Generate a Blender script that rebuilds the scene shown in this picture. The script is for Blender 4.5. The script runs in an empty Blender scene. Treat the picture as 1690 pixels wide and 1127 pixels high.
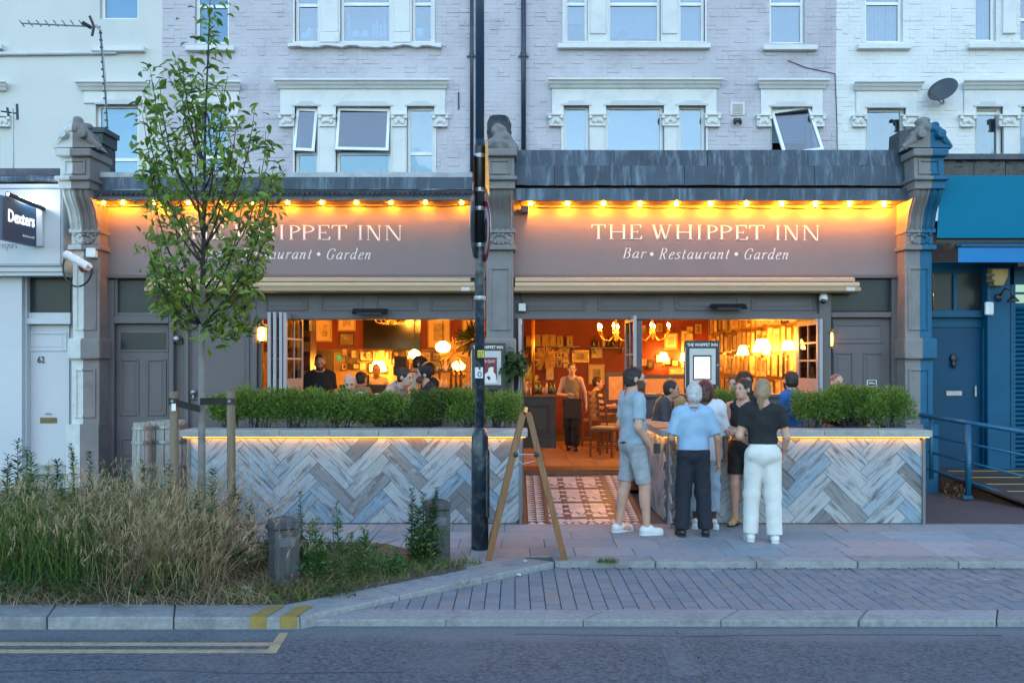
import bpy, math, random
import numpy as np
from mathutils import Vector, Matrix
rnd = random.Random(7)
nrs = np.random.RandomState(11)
scene = bpy.context.scene
COL = scene.collection

# ---------------------------------------------------------------- camera, sky, sun, exposure
F, VX, HY, HC = 1500.0, 850.0, 600.0, 1.9       # focal length in photo pixels, vanishing point, eye height
cam_d = bpy.data.cameras.new('camera'); cam = bpy.data.objects.new('camera', cam_d); COL.objects.link(cam)
cam.location = (0, 0, HC); cam.rotation_euler = (math.radians(90), 0, 0)
cam_d.sensor_width = 36; cam_d.lens = F / 1690 * 36
cam_d.shift_x = (845 - VX) / 1690; cam_d.shift_y = (HY - 563.5) / 1690
cam_d.clip_start = 0.1; cam_d.clip_end = 2000
scene.camera = cam
w = bpy.data.worlds.new('World'); scene.world = w; w.use_nodes = True
nt = w.node_tree; nt.nodes.clear()
sky = nt.nodes.new('ShaderNodeTexSky'); sky.sky_type = 'NISHITA'; sky.sun_disc = False
sky.sun_elevation = math.radians(6); sky.sun_rotation = math.radians(20)
sky.air_density = 1.0; sky.dust_density = 0.2; sky.ozone_density = 2.5
bg = nt.nodes.new('ShaderNodeBackground'); bg.inputs[1].default_value = 0.15
ow = nt.nodes.new('ShaderNodeOutputWorld')
nt.links.new(sky.outputs[0], bg.inputs[0]); nt.links.new(bg.outputs[0], ow.inputs[0])
sd = bpy.data.lights.new('sun', 'SUN'); sd.energy = 0.12; sd.angle = math.radians(60); sd.color = (1.0, 0.96, 0.93)
so = bpy.data.objects.new('sun', sd); COL.objects.link(so); so.rotation_euler = (math.radians(52), 0, math.radians(12))
vs = scene.view_settings; vs.view_transform = 'Standard'; vs.look = 'None'; vs.exposure = 2.7; vs.gamma = 1.0
vs.use_curve_mapping = False
scene.render.engine = 'CYCLES'
cy = scene.cycles
cy.use_denoising = True
try: cy.denoiser = 'OPENIMAGEDENOISE'
except Exception: pass
cy.max_bounces = 6; cy.diffuse_bounces = 3; cy.glossy_bounces = 3; cy.transparent_max_bounces = 10
cy.sample_clamp_indirect = 6.0; cy.caustics_reflective = False; cy.caustics_refractive = False

YU, YF, YP = 17.4, 13.69, 10.75                 # upper walls, shop fronts, planter fronts
FLOOR = 0.33                                    # pub floor above the pavement
ROAD = -0.091
def X(px, Y): return (px - VX) * Y / F
def Z(py, Y): return HC - (py - HY) * Y / F
def P(px, py, Y): return (X(px, Y), Y, Z(py, Y))

# ---------------------------------------------------------------- mesh builder
class MB:
    def __init__(s): s.v = []; s.f = []
    def add(s, vs, fs):
        o = len(s.v); s.v += [tuple(map(float, q)) for q in vs]; s.f += [tuple(i + o for i in q) for q in fs]; return s
    def box(s, x0, x1, y0, y1, z0, z1):
        if x0 > x1: x0, x1 = x1, x0
        if y0 > y1: y0, y1 = y1, y0
        if z0 > z1: z0, z1 = z1, z0
        return s.add([(x0,y0,z0),(x1,y0,z0),(x1,y1,z0),(x0,y1,z0),(x0,y0,z1),(x1,y0,z1),(x1,y1,z1),(x0,y1,z1)],
                     [(0,3,2,1),(4,5,6,7),(0,1,5,4),(1,2,6,5),(2,3,7,6),(3,0,4,7)])
    def pb(s, px0, px1, py0, py1, Y, d=0.05):    # a box whose front face covers that picture area at depth Y
        return s.box(X(px0,Y), X(px1,Y), Y, Y+d, Z(py1,Y), Z(py0,Y))
    def prism(s, poly, y0, y1):                  # polygon in x,z pushed along y
        n = len(poly)
        a = sum(poly[i][0]*poly[(i+1)%n][1]-poly[(i+1)%n][0]*poly[i][1] for i in range(n))
        if a < 0: poly = poly[::-1]
        vs = [(x,y0,z) for x,z in poly] + [(x,y1,z) for x,z in poly]
        fs = [tuple(range(n)), tuple(range(2*n-1, n-1, -1))] + [(i, i+n, (i+1)%n+n, (i+1)%n) for i in range(n)]
        return s.add(vs, fs)
    def slab(s, poly, z0, z1):                   # polygon in x,y pushed along z
        n = len(poly)
        a = sum(poly[i][0]*poly[(i+1)%n][1]-poly[(i+1)%n][0]*poly[i][1] for i in range(n))
        if a < 0: poly = poly[::-1]
        vs = [(x,y,z0) for x,y in poly] + [(x,y,z1) for x,y in poly]
        fs = [tuple(range(n-1,-1,-1)), tuple(range(n, 2*n))] + [(i, (i+1)%n, (i+1)%n+n, i+n) for i in range(n)]
        return s.add(vs, fs)
    def yz(s, poly, x0, x1):                     # polygon in y,z pushed along x
        n = len(poly)
        a = sum(poly[i][0]*poly[(i+1)%n][1]-poly[(i+1)%n][0]*poly[i][1] for i in range(n))
        if a < 0: poly = poly[::-1]
        vs = [(x0,y,z) for y,z in poly] + [(x1,y,z) for y,z in poly]
        fs = [tuple(range(n-1,-1,-1)), tuple(range(n, 2*n))] + [(i, (i+1)%n, (i+1)%n+n, i+n) for i in range(n)]
        return s.add(vs, fs)
    def tube(s, pts, r, n=8, cap=True):
        pts = [Vector(p) for p in pts]; m = len(pts)
        rs = r if isinstance(r, (list, tuple)) else [r]*m
        o = len(s.v); up = None
        for i, p in enumerate(pts):
            t = (pts[min(i+1,m-1)] - pts[max(i-1,0)]).normalized()
            if up is None:
                up = Vector((0,0,1)) if abs(t.z) < 0.9 else Vector((1,0,0))
            a = t.cross(up)
            if a.length < 1e-5: a = t.cross(Vector((0,1,0.3)))
            a.normalize(); b = t.cross(a); up = b.cross(t) if False else up
            for k in range(n):
                q = p + (a*math.cos(2*math.pi*k/n) + b*math.sin(2*math.pi*k/n)) * rs[i]
                s.v.append(tuple(q))
        for i in range(m-1):
            for k in range(n):
                s.f.append((o+i*n+k, o+(i+1)*n+k, o+(i+1)*n+(k+1)%n, o+i*n+(k+1)%n))
        if cap:
            s.f.append(tuple(o+k for k in range(n))); s.f.append(tuple(o+(m-1)*n+k for k in range(n-1,-1,-1)))
        return s
    def lathe(s, prof, c, n=16, M=None):         # profile of (r, z) about a vertical axis through c
        o = len(s.v); M = M or Matrix.Identity(3)
        for r, z in prof:
            for k in range(n):
                a = 2*math.pi*k/n
                q = M @ Vector((r*math.cos(a), r*math.sin(a), z)); s.v.append((c[0]+q.x, c[1]+q.y, c[2]+q.z))
        m = len(prof)
        for i in range(m-1):
            for k in range(n):
                s.f.append((o+i*n+k, o+i*n+(k+1)%n, o+(i+1)*n+(k+1)%n, o+(i+1)*n+k))
        s.f.append(tuple(o+k for k in range(n-1,-1,-1))); s.f.append(tuple(o+(m-1)*n+k for k in range(n)))
        return s
    def ell(s, c, r, n=10, m=6):
        if not isinstance(r, (tuple, list)): r = (r, r, r)
        pr = [(math.sin(math.pi*(i+0.02)/(m+0.04)), -math.cos(math.pi*(i+0.02)/(m+0.04))) for i in range(m+1)]
        o = len(s.v); s.lathe(pr, (0,0,0), n)
        for i in range(o, len(s.v)):
            q = s.v[i]; s.v[i] = (c[0]+q[0]*r[0], c[1]+q[1]*r[1], c[2]+q[2]*r[2])
        return s
    def mesh(s, name, mat, smooth=False):
        me = bpy.data.meshes.new(name); me.from_pydata(s.v, [], s.f)
        if mat: me.materials.append(mat)
        if smooth: me.polygons.foreach_set('use_smooth', [True]*len(me.polygons))
        me.update(); return me
    def build(s, name, mat, parent=None, smooth=False, bevel=0.0, kind=None):
        return link(name, s.mesh(name, mat, smooth), parent, bevel, kind)
def npmesh(name, V, T, mat, smooth=False):
    me = bpy.data.meshes.new(name); V = np.asarray(V, np.float32); T = np.asarray(T, np.int32)
    k = T.shape[1]
    me.vertices.add(len(V)); me.vertices.foreach_set('co', V.ravel())
    me.loops.add(T.size); me.loops.foreach_set('vertex_index', T.ravel())
    me.polygons.add(len(T)); me.polygons.foreach_set('loop_start', np.arange(0, T.size, k, dtype=np.int32))
    me.polygons.foreach_set('loop_total', np.full(len(T), k, np.int32))
    me.polygons.foreach_set('use_smooth', np.full(len(T), smooth))
    me.update(calc_edges=True); me.validate()
    if mat: me.materials.append(mat)
    return me
def link(name, me, parent=None, bevel=0.0, kind=None, loc=None, rot=None):
    o = bpy.data.objects.new(name, me); COL.objects.link(o)
    if loc is not None: o.location = loc
    if rot is not None: o.rotation_euler = rot
    if parent is not None:
        o.parent = parent
        o.matrix_parent_inverse = WM[parent.name].inverted()
    WM[o.name] = (WM[parent.name] @ o.matrix_parent_inverse if parent is not None else Matrix.Identity(4)) @ \
        Matrix.LocRotScale(o.location, o.rotation_euler, o.scale)
    if bevel:
        b = o.modifiers.new('edge', 'BEVEL'); b.width = bevel; b.segments = 2; b.limit_method = 'ANGLE'
    if kind: o['kind'] = kind
    return o
WM = {}
def thing(name, label, cat, loc=(0,0,0), group=None):
    o = link(name, None, None, loc=loc); o.empty_display_size = 0.1
    return tag(o, label, cat, group)
def tag(o, label, cat, group=None):
    o['label'] = label; o['category'] = cat
    if group: o['group'] = group
    return o
def clip(poly, a, b, c):                          # keep a*x + b*y <= c
    out = []
    for i in range(len(poly)):
        p, q = poly[i], poly[(i+1) % len(poly)]
        dp, dq = a*p[0]+b*p[1]-c, a*q[0]+b*q[1]-c
        if dp <= 0: out.append(p)
        if dp*dq < 0:
            t = dp/(dp-dq); out.append((p[0]+(q[0]-p[0])*t, p[1]+(q[1]-p[1])*t))
    return out
def area(poly):
    return 0.5*abs(sum(poly[i][0]*poly[(i+1)%len(poly)][1]-poly[(i+1)%len(poly)][0]*poly[i][1] for i in range(len(poly))))

# ---------------------------------------------------------------- materials
MATS = {}
def M(name, col, rough=0.6, var=0.12, vs=3.0, bump=0.0, bs=40.0, metal=0.0, dirt=None, damt=0.5, ds=2.0, st=(1,1,1), spec=0.5,
      emit=None, es=0.0, rnd_v=0.0, split=None, dst=None, coat=0.0, alpha=None, sub=0.0):
    if name in MATS: return MATS[name]
    m = bpy.data.materials.new(name); m.use_nodes = True; MATS[name] = m
    t = m.node_tree; N = t.nodes; L = t.links; N.clear()
    out = N.new('ShaderNodeOutputMaterial'); p = N.new('ShaderNodeBsdfPrincipled'); L.new(p.outputs[0], out.inputs[0])
    p.inputs['Roughness'].default_value = rough; p.inputs['Metallic'].default_value = metal
    p.inputs['Specular IOR Level'].default_value = spec; p.inputs['Coat Weight'].default_value = coat
    tc = N.new('ShaderNodeTexCoord'); mp = N.new('ShaderNodeMapping'); mp.inputs['Scale'].default_value = st
    L.new(tc.outputs['Object'], mp.inputs[0])
    vec = mp.outputs[0]
    if rnd_v:
        oi = N.new('ShaderNodeObjectInfo'); av = N.new('ShaderNodeVectorMath'); av.operation = 'ADD'
        mu = N.new('ShaderNodeMath'); mu.operation = 'MULTIPLY'; mu.inputs[1].default_value = 37.0
        L.new(oi.outputs['Random'], mu.inputs[0]); L.new(mp.outputs[0], av.inputs[0]); L.new(mu.outputs[0], av.inputs[1]); vec = av.outputs[0]
    n1 = N.new('ShaderNodeTexNoise'); n1.inputs['Scale'].default_value = vs; n1.inputs['Detail'].default_value = 7; n1.inputs['Roughness'].default_value = 0.62
    L.new(vec, n1.inputs[0])
    mr = N.new('ShaderNodeMapRange'); mr.inputs[1].default_value = 0.28; mr.inputs[2].default_value = 0.72
    mr.inputs[3].default_value = 1-var; mr.inputs[4].default_value = 1+var; L.new(n1.outputs['Fac'], mr.inputs[0])
    fac = mr.outputs[0]
    if rnd_v:
        r2 = N.new('ShaderNodeMapRange'); r2.inputs[3].default_value = 1-rnd_v; r2.inputs[4].default_value = 1+rnd_v
        L.new(oi.outputs['Random'], r2.inputs[0])
        m2 = N.new('ShaderNodeMath'); m2.operation = 'MULTIPLY'; L.new(fac, m2.inputs[0]); L.new(r2.outputs[0], m2.inputs[1]); fac = m2.outputs[0]
    if split:                                     # two paint colours meeting at a vertical line
        sx = N.new('ShaderNodeSeparateXYZ'); L.new(tc.outputs['Object'], sx.inputs[0])
        gt = N.new('ShaderNodeMath'); gt.operation = 'GREATER_THAN'; gt.inputs[1].default_value = split[0]; L.new(sx.outputs[0], gt.inputs[0])
        mc = N.new('ShaderNodeMix'); mc.data_type = 'RGBA'; mc.inputs[6].default_value = (*col, 1); mc.inputs[7].default_value = (*split[1], 1)
        L.new(gt.outputs[0], mc.inputs[0]); base = mc.outputs[2]
    else:
        rgb = N.new('ShaderNodeRGB'); rgb.outputs[0].default_value = (*col, 1); base = rgb.outputs[0]
    vm = N.new('ShaderNodeVectorMath'); vm.operation = 'SCALE'; L.new(base, vm.inputs[0]); L.new(fac, vm.inputs['Scale'])
    res = vm.outputs[0]
    if dirt:
        n2 = N.new('ShaderNodeTexNoise'); n2.inputs['Scale'].default_value = ds; n2.inputs['Detail'].default_value = 8; n2.inputs['Roughness'].default_value = 0.68
        if dst:
            mp2 = N.new('ShaderNodeMapping'); mp2.inputs['Scale'].default_value = dst; L.new(tc.outputs['Object'], mp2.inputs[0]); L.new(mp2.outputs[0], n2.inputs[0])
        else: L.new(vec, n2.inputs[0])
        cr = N.new('ShaderNodeMapRange'); cr.inputs[1].default_value = 0.5; cr.inputs[2].default_value = 0.72; cr.inputs[4].default_value = damt
        L.new(n2.outputs['Fac'], cr.inputs[0])
        mx = N.new('ShaderNodeMix'); mx.data_type = 'RGBA'; mx.inputs[7].default_value = (*dirt, 1)
        L.new(cr.outputs[0], mx.inputs[0]); L.new(res, mx.inputs[6]); res = mx.outputs[2]
    L.new(res, p.inputs['Base Color'])
    if bump:
        n3 = N.new('ShaderNodeTexNoise'); n3.inputs['Scale'].default_value = bs; n3.inputs['Detail'].default_value = 5; L.new(vec, n3.inputs[0])
        bp = N.new('ShaderNodeBump'); bp.inputs['Strength'].default_value = 1.0; bp.inputs['Distance'].default_value = bump
        L.new(n3.outputs['Fac'], bp.inputs['Height']); L.new(bp.outputs[0], p.inputs['Normal'])
    if emit:
        p.inputs['Emission Color'].default_value = (*emit, 1); p.inputs['Emission Strength'].default_value = es
    if sub:
        p.inputs['Subsurface Weight'].default_value = sub; p.inputs['Subsurface Radius'].default_value = (0.02, 0.008, 0.004)
    return m
def glow(name, col, es):
    if name in MATS: return MATS[name]
    m = bpy.data.materials.new(name); m.use_nodes = True; MATS[name] = m
    N = m.node_tree.nodes; N.clear(); o = N.new('ShaderNodeOutputMaterial'); e = N.new('ShaderNodeEmission')
    e.inputs[0].default_value = (*col, 1); e.inputs[1].default_value = es; m.node_tree.links.new(e.outputs[0], o.inputs[0]); return m
def glass(name, refl=0.25, tint=(0.75, 0.85, 0.92)):
    if name in MATS: return MATS[name]
    m = bpy.data.materials.new(name); m.use_nodes = True; MATS[name] = m
    N = m.node_tree.nodes; L = m.node_tree.links; N.clear(); o = N.new('ShaderNodeOutputMaterial')
    tr = N.new('ShaderNodeBsdfTransparent'); tr.inputs[0].default_value = (*tint, 1)
    g = N.new('ShaderNodeBsdfGlossy'); g.inputs['Roughness'].default_value = 0.03
    fr = N.new('ShaderNodeFresnel'); fr.inputs[0].default_value = 1.5
    ad = N.new('ShaderNodeMath'); ad.operation = 'ADD'; ad.inputs[1].default_value = refl; ad.use_clamp = True; L.new(fr.outputs[0], ad.inputs[0])
    nz = N.new('ShaderNodeTexNoise'); nz.inputs['Scale'].default_value = 1.7; bp = N.new('ShaderNodeBump'); bp.inputs['Distance'].default_value = 0.004
    tcn = N.new('ShaderNodeTexCoord'); L.new(tcn.outputs['Object'], nz.inputs[0]); L.new(nz.outputs['Fac'], bp.inputs['Height']); L.new(bp.outputs[0], g.inputs['Normal'])
    mx = N.new('ShaderNodeMixShader'); L.new(ad.outputs[0], mx.inputs[0]); L.new(tr.outputs[0], mx.inputs[1]); L.new(g.outputs[0], mx.inputs[2])
    L.new(mx.outputs[0], o.inputs[0]); return m
def ramp_mat(name, stops, rough=0.6, grain=None, wear=None, bump=0.002, bs=60, const=True, st=(1,1,1)):
    """a colour per object out of a list, with grain along the object's own x axis"""
    if name in MATS: return MATS[name]
    m = bpy.data.materials.new(name); m.use_nodes = True; MATS[name] = m
    N = m.node_tree.nodes; L = m.node_tree.links; N.clear()
    o = N.new('ShaderNodeOutputMaterial'); p = N.new('ShaderNodeBsdfPrincipled'); L.new(p.outputs[0], o.inputs[0]); p.inputs['Roughness'].default_value = rough
    oi = N.new('ShaderNodeObjectInfo'); cr = N.new('ShaderNodeValToRGB'); cr.color_ramp.interpolation = 'CONSTANT' if const else 'LINEAR'
    e = cr.color_ramp.elements
    while len(e) < len(stops): e.new(0.5)
    for i, c in enumerate(stops): e[i].position = i/len(stops); e[i].color = (*c, 1)
    L.new(oi.outputs['Random'], cr.inputs[0]); res = cr.outputs[0]
    tc = N.new('ShaderNodeTexCoord'); mu = N.new('ShaderNodeMath'); mu.operation = 'MULTIPLY'; mu.inputs[1].default_value = 91.0; L.new(oi.outputs['Random'], mu.inputs[0])
    av = N.new('ShaderNodeVectorMath'); av.operation = 'ADD'; L.new(tc.outputs['Object'], av.inputs[0]); L.new(mu.outputs[0], av.inputs[1])
    vec = av.outputs[0]
    if grain:
        mp = N.new('ShaderNodeMapping'); mp.inputs['Scale'].default_value = grain[0]; L.new(vec, mp.inputs[0])
        n = N.new('ShaderNodeTexNoise'); n.inputs['Scale'].default_value = 1.0; n.inputs['Detail'].default_value = 8; n.inputs['Roughness'].default_value = 0.65; L.new(mp.outputs[0], n.inputs[0])
        r = N.new('ShaderNodeMapRange'); r.inputs[1].default_value = grain[3]; r.inputs[2].default_value = grain[4]; r.inputs[4].default_value = grain[2]; L.new(n.outputs['Fac'], r.inputs[0])
        mx = N.new('ShaderNodeMix'); mx.data_type = 'RGBA'; mx.inputs[7].default_value = (*grain[1], 1); L.new(r.outputs[0], mx.inputs[0]); L.new(res, mx.inputs[6]); res = mx.outputs[2]
    if wear:
        n = N.new('ShaderNodeTexNoise'); n.inputs['Scale'].default_value = wear[0]; n.inputs['Detail'].default_value = 9; n.inputs['Roughness'].default_value = 0.7; L.new(vec, n.inputs[0])
        r = N.new('ShaderNodeMapRange'); r.inputs[1].default_value = wear[3]; r.inputs[2].default_value = wear[3]+0.12; r.inputs[4].default_value = wear[2]; L.new(n.outputs['Fac'], r.inputs[0])
        mx = N.new('ShaderNodeMix'); mx.data_type = 'RGBA'; mx.inputs[7].default_value = (*wear[1], 1); L.new(r.outputs[0], mx.inputs[0]); L.new(res, mx.inputs[6]); res = mx.outputs[2]
    L.new(res, p.inputs['Base Color'])
    n3 = N.new('ShaderNodeTexNoise'); n3.inputs['Scale'].default_value = bs; n3.inputs['Detail'].default_value = 6; L.new(vec, n3.inputs[0])
    bp = N.new('ShaderNodeBump'); bp.inputs['Distance'].default_value = bump; L.new(n3.outputs['Fac'], bp.inputs['Height']); L.new(bp.outputs[0], p.inputs['Normal'])
    return m
# paints and stuff
PUB = (0.108, 0.094, 0.102)
m_pub = M('pub_mauve_paint', PUB, 0.5, 0.08, 1.5, 0.0008, 60, dirt=(0.12,0.10,0.10), damt=0.35, ds=1.3)
m_sign = M('pub_sign_paint', (0.185, 0.148, 0.152), 0.5, 0.06, 0.8, 0.0006, 8, dirt=(0.13,0.11,0.115), damt=0.4, ds=0.9)
m_lav = M('lavender_masonry_paint', (0.52, 0.485, 0.53), 0.7, 0.10, 0.7, 0.004, 18, dirt=(0.33,0.31,0.35), damt=0.75, ds=0.9)
m_white = M('white_masonry_paint', (0.70, 0.70, 0.70), 0.65, 0.07, 0.8, 0.003, 20, dirt=(0.5,0.52,0.55), damt=0.5, ds=1.2)
m_trim = M('white_trim_paint', (0.68, 0.68, 0.67), 0.5, 0.06, 2, 0.001, 30, dirt=(0.42,0.44,0.46), damt=0.5, ds=2.2)
m_render = M('cream_render', (0.60, 0.60, 0.575), 0.75, 0.06, 0.6, 0.002, 30, dirt=(0.5,0.52,0.53), damt=0.45, ds=0.8, dst=(1.2,1.2,0.35))
m_lead = M('lead_sheet', (0.045, 0.068, 0.10), 0.5, 0.35, 2.0, 0.004, 6, dirt=(0.20,0.27,0.34), damt=0.85, ds=1.7, dst=(5,5,0.5), rnd_v=0.25, spec=0.4)
m_leadd = M('dark_lead', (0.06, 0.065, 0.08), 0.6, 0.3, 5, 0.006, 30, dirt=(0.16,0.17,0.19), damt=0.5, ds=4)
m_upvc = M('window_frame_white', (0.82, 0.83, 0.83), 0.35, 0.03, 4)
m_blind = M('pale_blind', (0.40, 0.46, 0.50), 0.8, 0.05, 2)
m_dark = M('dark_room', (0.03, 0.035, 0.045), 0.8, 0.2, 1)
m_glass = glass('window_glass', 0.12, (0.60,0.77,0.88))
m_glass2 = glass('door_glass', 0.03, (0.3, 0.36, 0.4))
m_stone = M('painted_stone_grey', (0.27, 0.25, 0.245), 0.7, 0.14, 4, 0.003, 40, dirt=(0.13,0.12,0.12), damt=0.5, ds=5)
m_blue = M('blue_shop_paint', (0.002, 0.078, 0.155), 0.45, 0.12, 2, 0.001, 30, dirt=(0.002,0.045,0.13), damt=0.5, ds=1.5, spec=.25)
m_teal = M('teal_fascia_paint', (0.003, 0.19, 0.33), 0.35, 0.05, 1)
m_dblack = M('black_paint', (0.018, 0.020, 0.024), 0.4, 0.3, 6)
m_pipe = M('dark_drainpipe', (0.02, 0.035, 0.065), 0.4, 0.3, 4)
m_metal = M('grey_metal', (0.33, 0.34, 0.36), 0.35, 0.12, 8, metal=0.7)
m_post = M('lamp_post_paint', (0.014, 0.028, 0.045), 0.38, 0.3, 5, 0.002, 30, dirt=(0.19,0.22,0.25), damt=0.7, ds=7, spec=0.6)
m_conc = M('concrete_coping', (0.33, 0.335, 0.32), 0.8, 0.15, 6, 0.003, 60, dirt=(0.15,0.155,0.15), damt=0.6, ds=5, rnd_v=0.06)
m_kerb = M('granite_kerb', (0.25, 0.255, 0.26), 0.85, 0.22, 26, 0.004, 70, dirt=(0.11,0.115,0.12), damt=0.75, ds=3.5, rnd_v=0.08)
m_brown = M('varnished_wood', (0.19, 0.08, 0.027), 0.35, 0.35, 1.0, 0.001, 30, st=(30,30,2), spec=0.6)
m_stake = M('rough_stake_wood', (0.20, 0.155, 0.105), 0.85, 0.35, 1.0, 0.004, 30, st=(25,25,1.5))
m_bollard = M('weathered_timber', (0.085, 0.088, 0.092), 0.85, 0.4, 1.0, 0.006, 24, st=(30,30,1.6), dirt=(0.03,0.032,0.036), damt=0.6, ds=3)
m_awn = M('cream_awning_metal', (0.47, 0.34, 0.215), 0.4, 0.05, 3)
m_bulb = glow('warm_filament', (1.0, 0.30, 0.012), 310)
m_led = glow('warm_led_strip', (1.0, 0.36, 0.02), 5.5)
m_shade = glow('lit_lamp_shade', (1.0, 0.38, 0.05), 14.0)
m_shade2 = glow('lit_glass_globe', (1.0, 0.40, 0.055), 9.0)
m_candle = glow('candle_bulb', (1.0, 0.38, 0.045), 240)
m_brass = M('brass', (0.62, 0.36, 0.10), 0.3, 0.15, 8, metal=0.9)
m_cloth_black = M('black_cloth', (0.012, 0.012, 0.014), 0.9, 0.2, 6)
def cone(Pt, a, b, ra, rb, fl=1.0):
    """round cone; fl < 1 flattens it front to back"""
    a = np.asarray(a, np.float32); b = np.asarray(b, np.float32)
    Q = Pt - a; ab = b - a
    if fl != 1.0: Q = Q*np.array([1,1/fl,1],np.float32); ab = ab*np.array([1,1/fl,1],np.float32)
    t = np.clip((Q@ab)/max(float(ab@ab),1e-9), 0, 1)
    d = np.sqrt(((Q - t[...,None]*ab)**2).sum(-1)) - (ra+(rb-ra)*t)
    return d*(fl if fl < 1 else 1)
def ellip(Pt, c, r):
    c = np.asarray(c,np.float32); r = np.asarray(r,np.float32); q = (Pt-c)/r; k = np.sqrt((q**2).sum(-1)); return (k-1)*float(r.min())
def smin(a, b, k):
    h = np.clip(.5+.5*(b-a)/k, 0, 1); return b+(a-b)*h - k*h*(1-h)
def nets(f, lo, hi, vx):
    """surface nets on a grid"""
    lo = np.asarray(lo,np.float32); n = np.ceil((np.asarray(hi)-lo)/vx).astype(int)+1
    ax = [lo[i]+np.arange(n[i],dtype=np.float32)*vx for i in range(3)]
    G = np.stack(np.meshgrid(*ax, indexing='ij'), -1); D = f(G).astype(np.float32)
    D[0]=np.maximum(D[0],1e-3); D[-1]=np.maximum(D[-1],1e-3); D[:,0]=np.maximum(D[:,0],1e-3); D[:,-1]=np.maximum(D[:,-1],1e-3); D[:,:,0]=np.maximum(D[:,:,0],1e-3); D[:,:,-1]=np.maximum(D[:,:,-1],1e-3)
    S = D < 0; c = [S[i:n[0]-1+i, j:n[1]-1+j, k:n[2]-1+k] for i in (0,1) for j in (0,1) for k in (0,1)]
    sm = sum(x.astype(np.int8) for x in c); act = (sm > 0) & (sm < 8); idx = np.argwhere(act); ids = -np.ones(act.shape, np.int32); ids[act] = np.arange(len(idx))
    V = np.zeros((len(idx),3),np.float32); cnt = np.zeros(len(idx),np.float32)
    offs = [(i,j,k) for i in (0,1) for j in (0,1) for k in (0,1)]
    for p in range(8):
        for q in range(p+1,8):
            o1, o2 = np.array(offs[p]), np.array(offs[q])
            if np.abs(o1-o2).sum() != 1: continue
            a = D[tuple((idx+o1).T)]; b = D[tuple((idx+o2).T)]; m = (a < 0) != (b < 0); t = np.where(m, a/np.where(m, a-b, 1), 0)
            V += np.where(m[:,None], o1+(o2-o1)*t[:,None], 0); cnt += m
    V = lo+(idx+V/np.maximum(cnt,1)[:,None])*vx
    Fq = []
    for axis in range(3):
        u, v = [(1,2),(2,0),(0,1)][axis]
        sl0 = [slice(1,-1)]*3; sl0[axis] = slice(0,-1); sl1 = [slice(1,-1)]*3; sl1[axis] = slice(1,None)
        A = S[tuple(sl0)]; B = S[tuple(sl1)]; cr = np.argwhere(A != B)
        if not len(cr): continue
        cr2 = cr.copy()
        for ax_ in range(3):
            if ax_ != axis: cr2[:,ax_] += 1
        ok = (cr2[:,axis] < act.shape[axis]); cr2 = cr2[ok]; flip = A[tuple(cr[ok].T)]
        def g(du, dv):
            e = cr2.copy(); e[:,u] -= du; e[:,v] -= dv; e = np.minimum(e, np.array(act.shape)-1); return ids[tuple(e.T)]
        q = np.stack([g(1,1),g(0,1),g(0,0),g(1,0)],1); q[~flip] = q[~flip][:,::-1]; Fq.append(q[(q >= 0).all(1)])
    return V, np.concatenate(Fq)
def wrinkle(Pt, amp, sc=1.0, seed=0.0):
    x, y, z = Pt[...,0]*sc, Pt[...,1]*sc, Pt[...,2]*sc
    return amp*(np.sin(31*x+17*z+3*np.sin(13*z+seed)+seed)*np.sin(23*z-19*y+2*np.sin(11*x+seed)) + .6*np.sin(47*z+29*x+5*np.sin(9*y+7*x+seed)))
# ================================================================ GROUND
def asphalt():
    m = M('asphalt', (0.074, 0.087, 0.104), 0.85, 0.8, 38, 0.008, 70, dirt=(0.12,0.13,0.142), damt=0.75, ds=1.1)
    N = m.node_tree.nodes; L = m.node_tree.links
    p = [n for n in N if n.type == 'BSDF_PRINCIPLED'][0]; src = p.inputs['Base Color'].links[0].from_socket
    tc = N.new('ShaderNodeTexCoord'); sx = N.new('ShaderNodeSeparateXYZ'); L.new(tc.outputs['Object'], sx.inputs[0])
    nz = N.new('ShaderNodeTexNoise'); nz.inputs['Scale'].default_value = 1.4; nz.inputs['Detail'].default_value = 6; L.new(tc.outputs['Object'], nz.inputs[0])
    a = N.new('ShaderNodeMath'); a.operation = 'MULTIPLY_ADD'; a.inputs[1].default_value = 0.7; L.new(nz.outputs['Fac'], a.inputs[0]); L.new(sx.outputs[1], a.inputs[2])
    r = N.new('ShaderNodeMapRange'); r.interpolation_type = 'SMOOTHSTEP'; r.inputs[1].default_value = 6.75; r.inputs[2].default_value = 7.1; r.inputs[4].default_value = 0.62; L.new(a.outputs[0], r.inputs[0])
    mx = N.new('ShaderNodeMix'); mx.data_type = 'RGBA'; mx.inputs[7].default_value = (0.15, 0.165, 0.18, 1)   # grit washed into the gutter
    L.new(r.outputs[0], mx.inputs[0]); L.new(src, mx.inputs[6]); L.new(mx.outputs[2], p.inputs['Base Color'])
    return m
road = MB().add([(-300,-300,ROAD),(300,-300,ROAD),(300,400,ROAD),(-300,400,ROAD)], [(0,1,2,3)]).build('road', asphalt(), kind='structure')
m_yel = M('worn_yellow_line', (0.36, 0.28, 0.17), 0.8, 0.2, 20, 0.001, 60, dirt=(0.13,0.125,0.12), damt=0.75, ds=6)
def yl(pxs):
    pts = []
    for px, py in pxs:
        Y = F*(HC-ROAD)/(py-HY); pts.append((X(px,Y), Y))
    return pts
MB().slab(yl([(-400,1060),(-400,1064.5),(446,1065),(452,1060.5)]), ROAD-0.01, ROAD+0.004).build('yellow_line', m_yel, road)
MB().slab(yl([(-400,1072),(-400,1077),(438,1077),(442,1072)]), ROAD-0.01, ROAD+0.004).build('yellow_line', m_yel, road)
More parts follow.
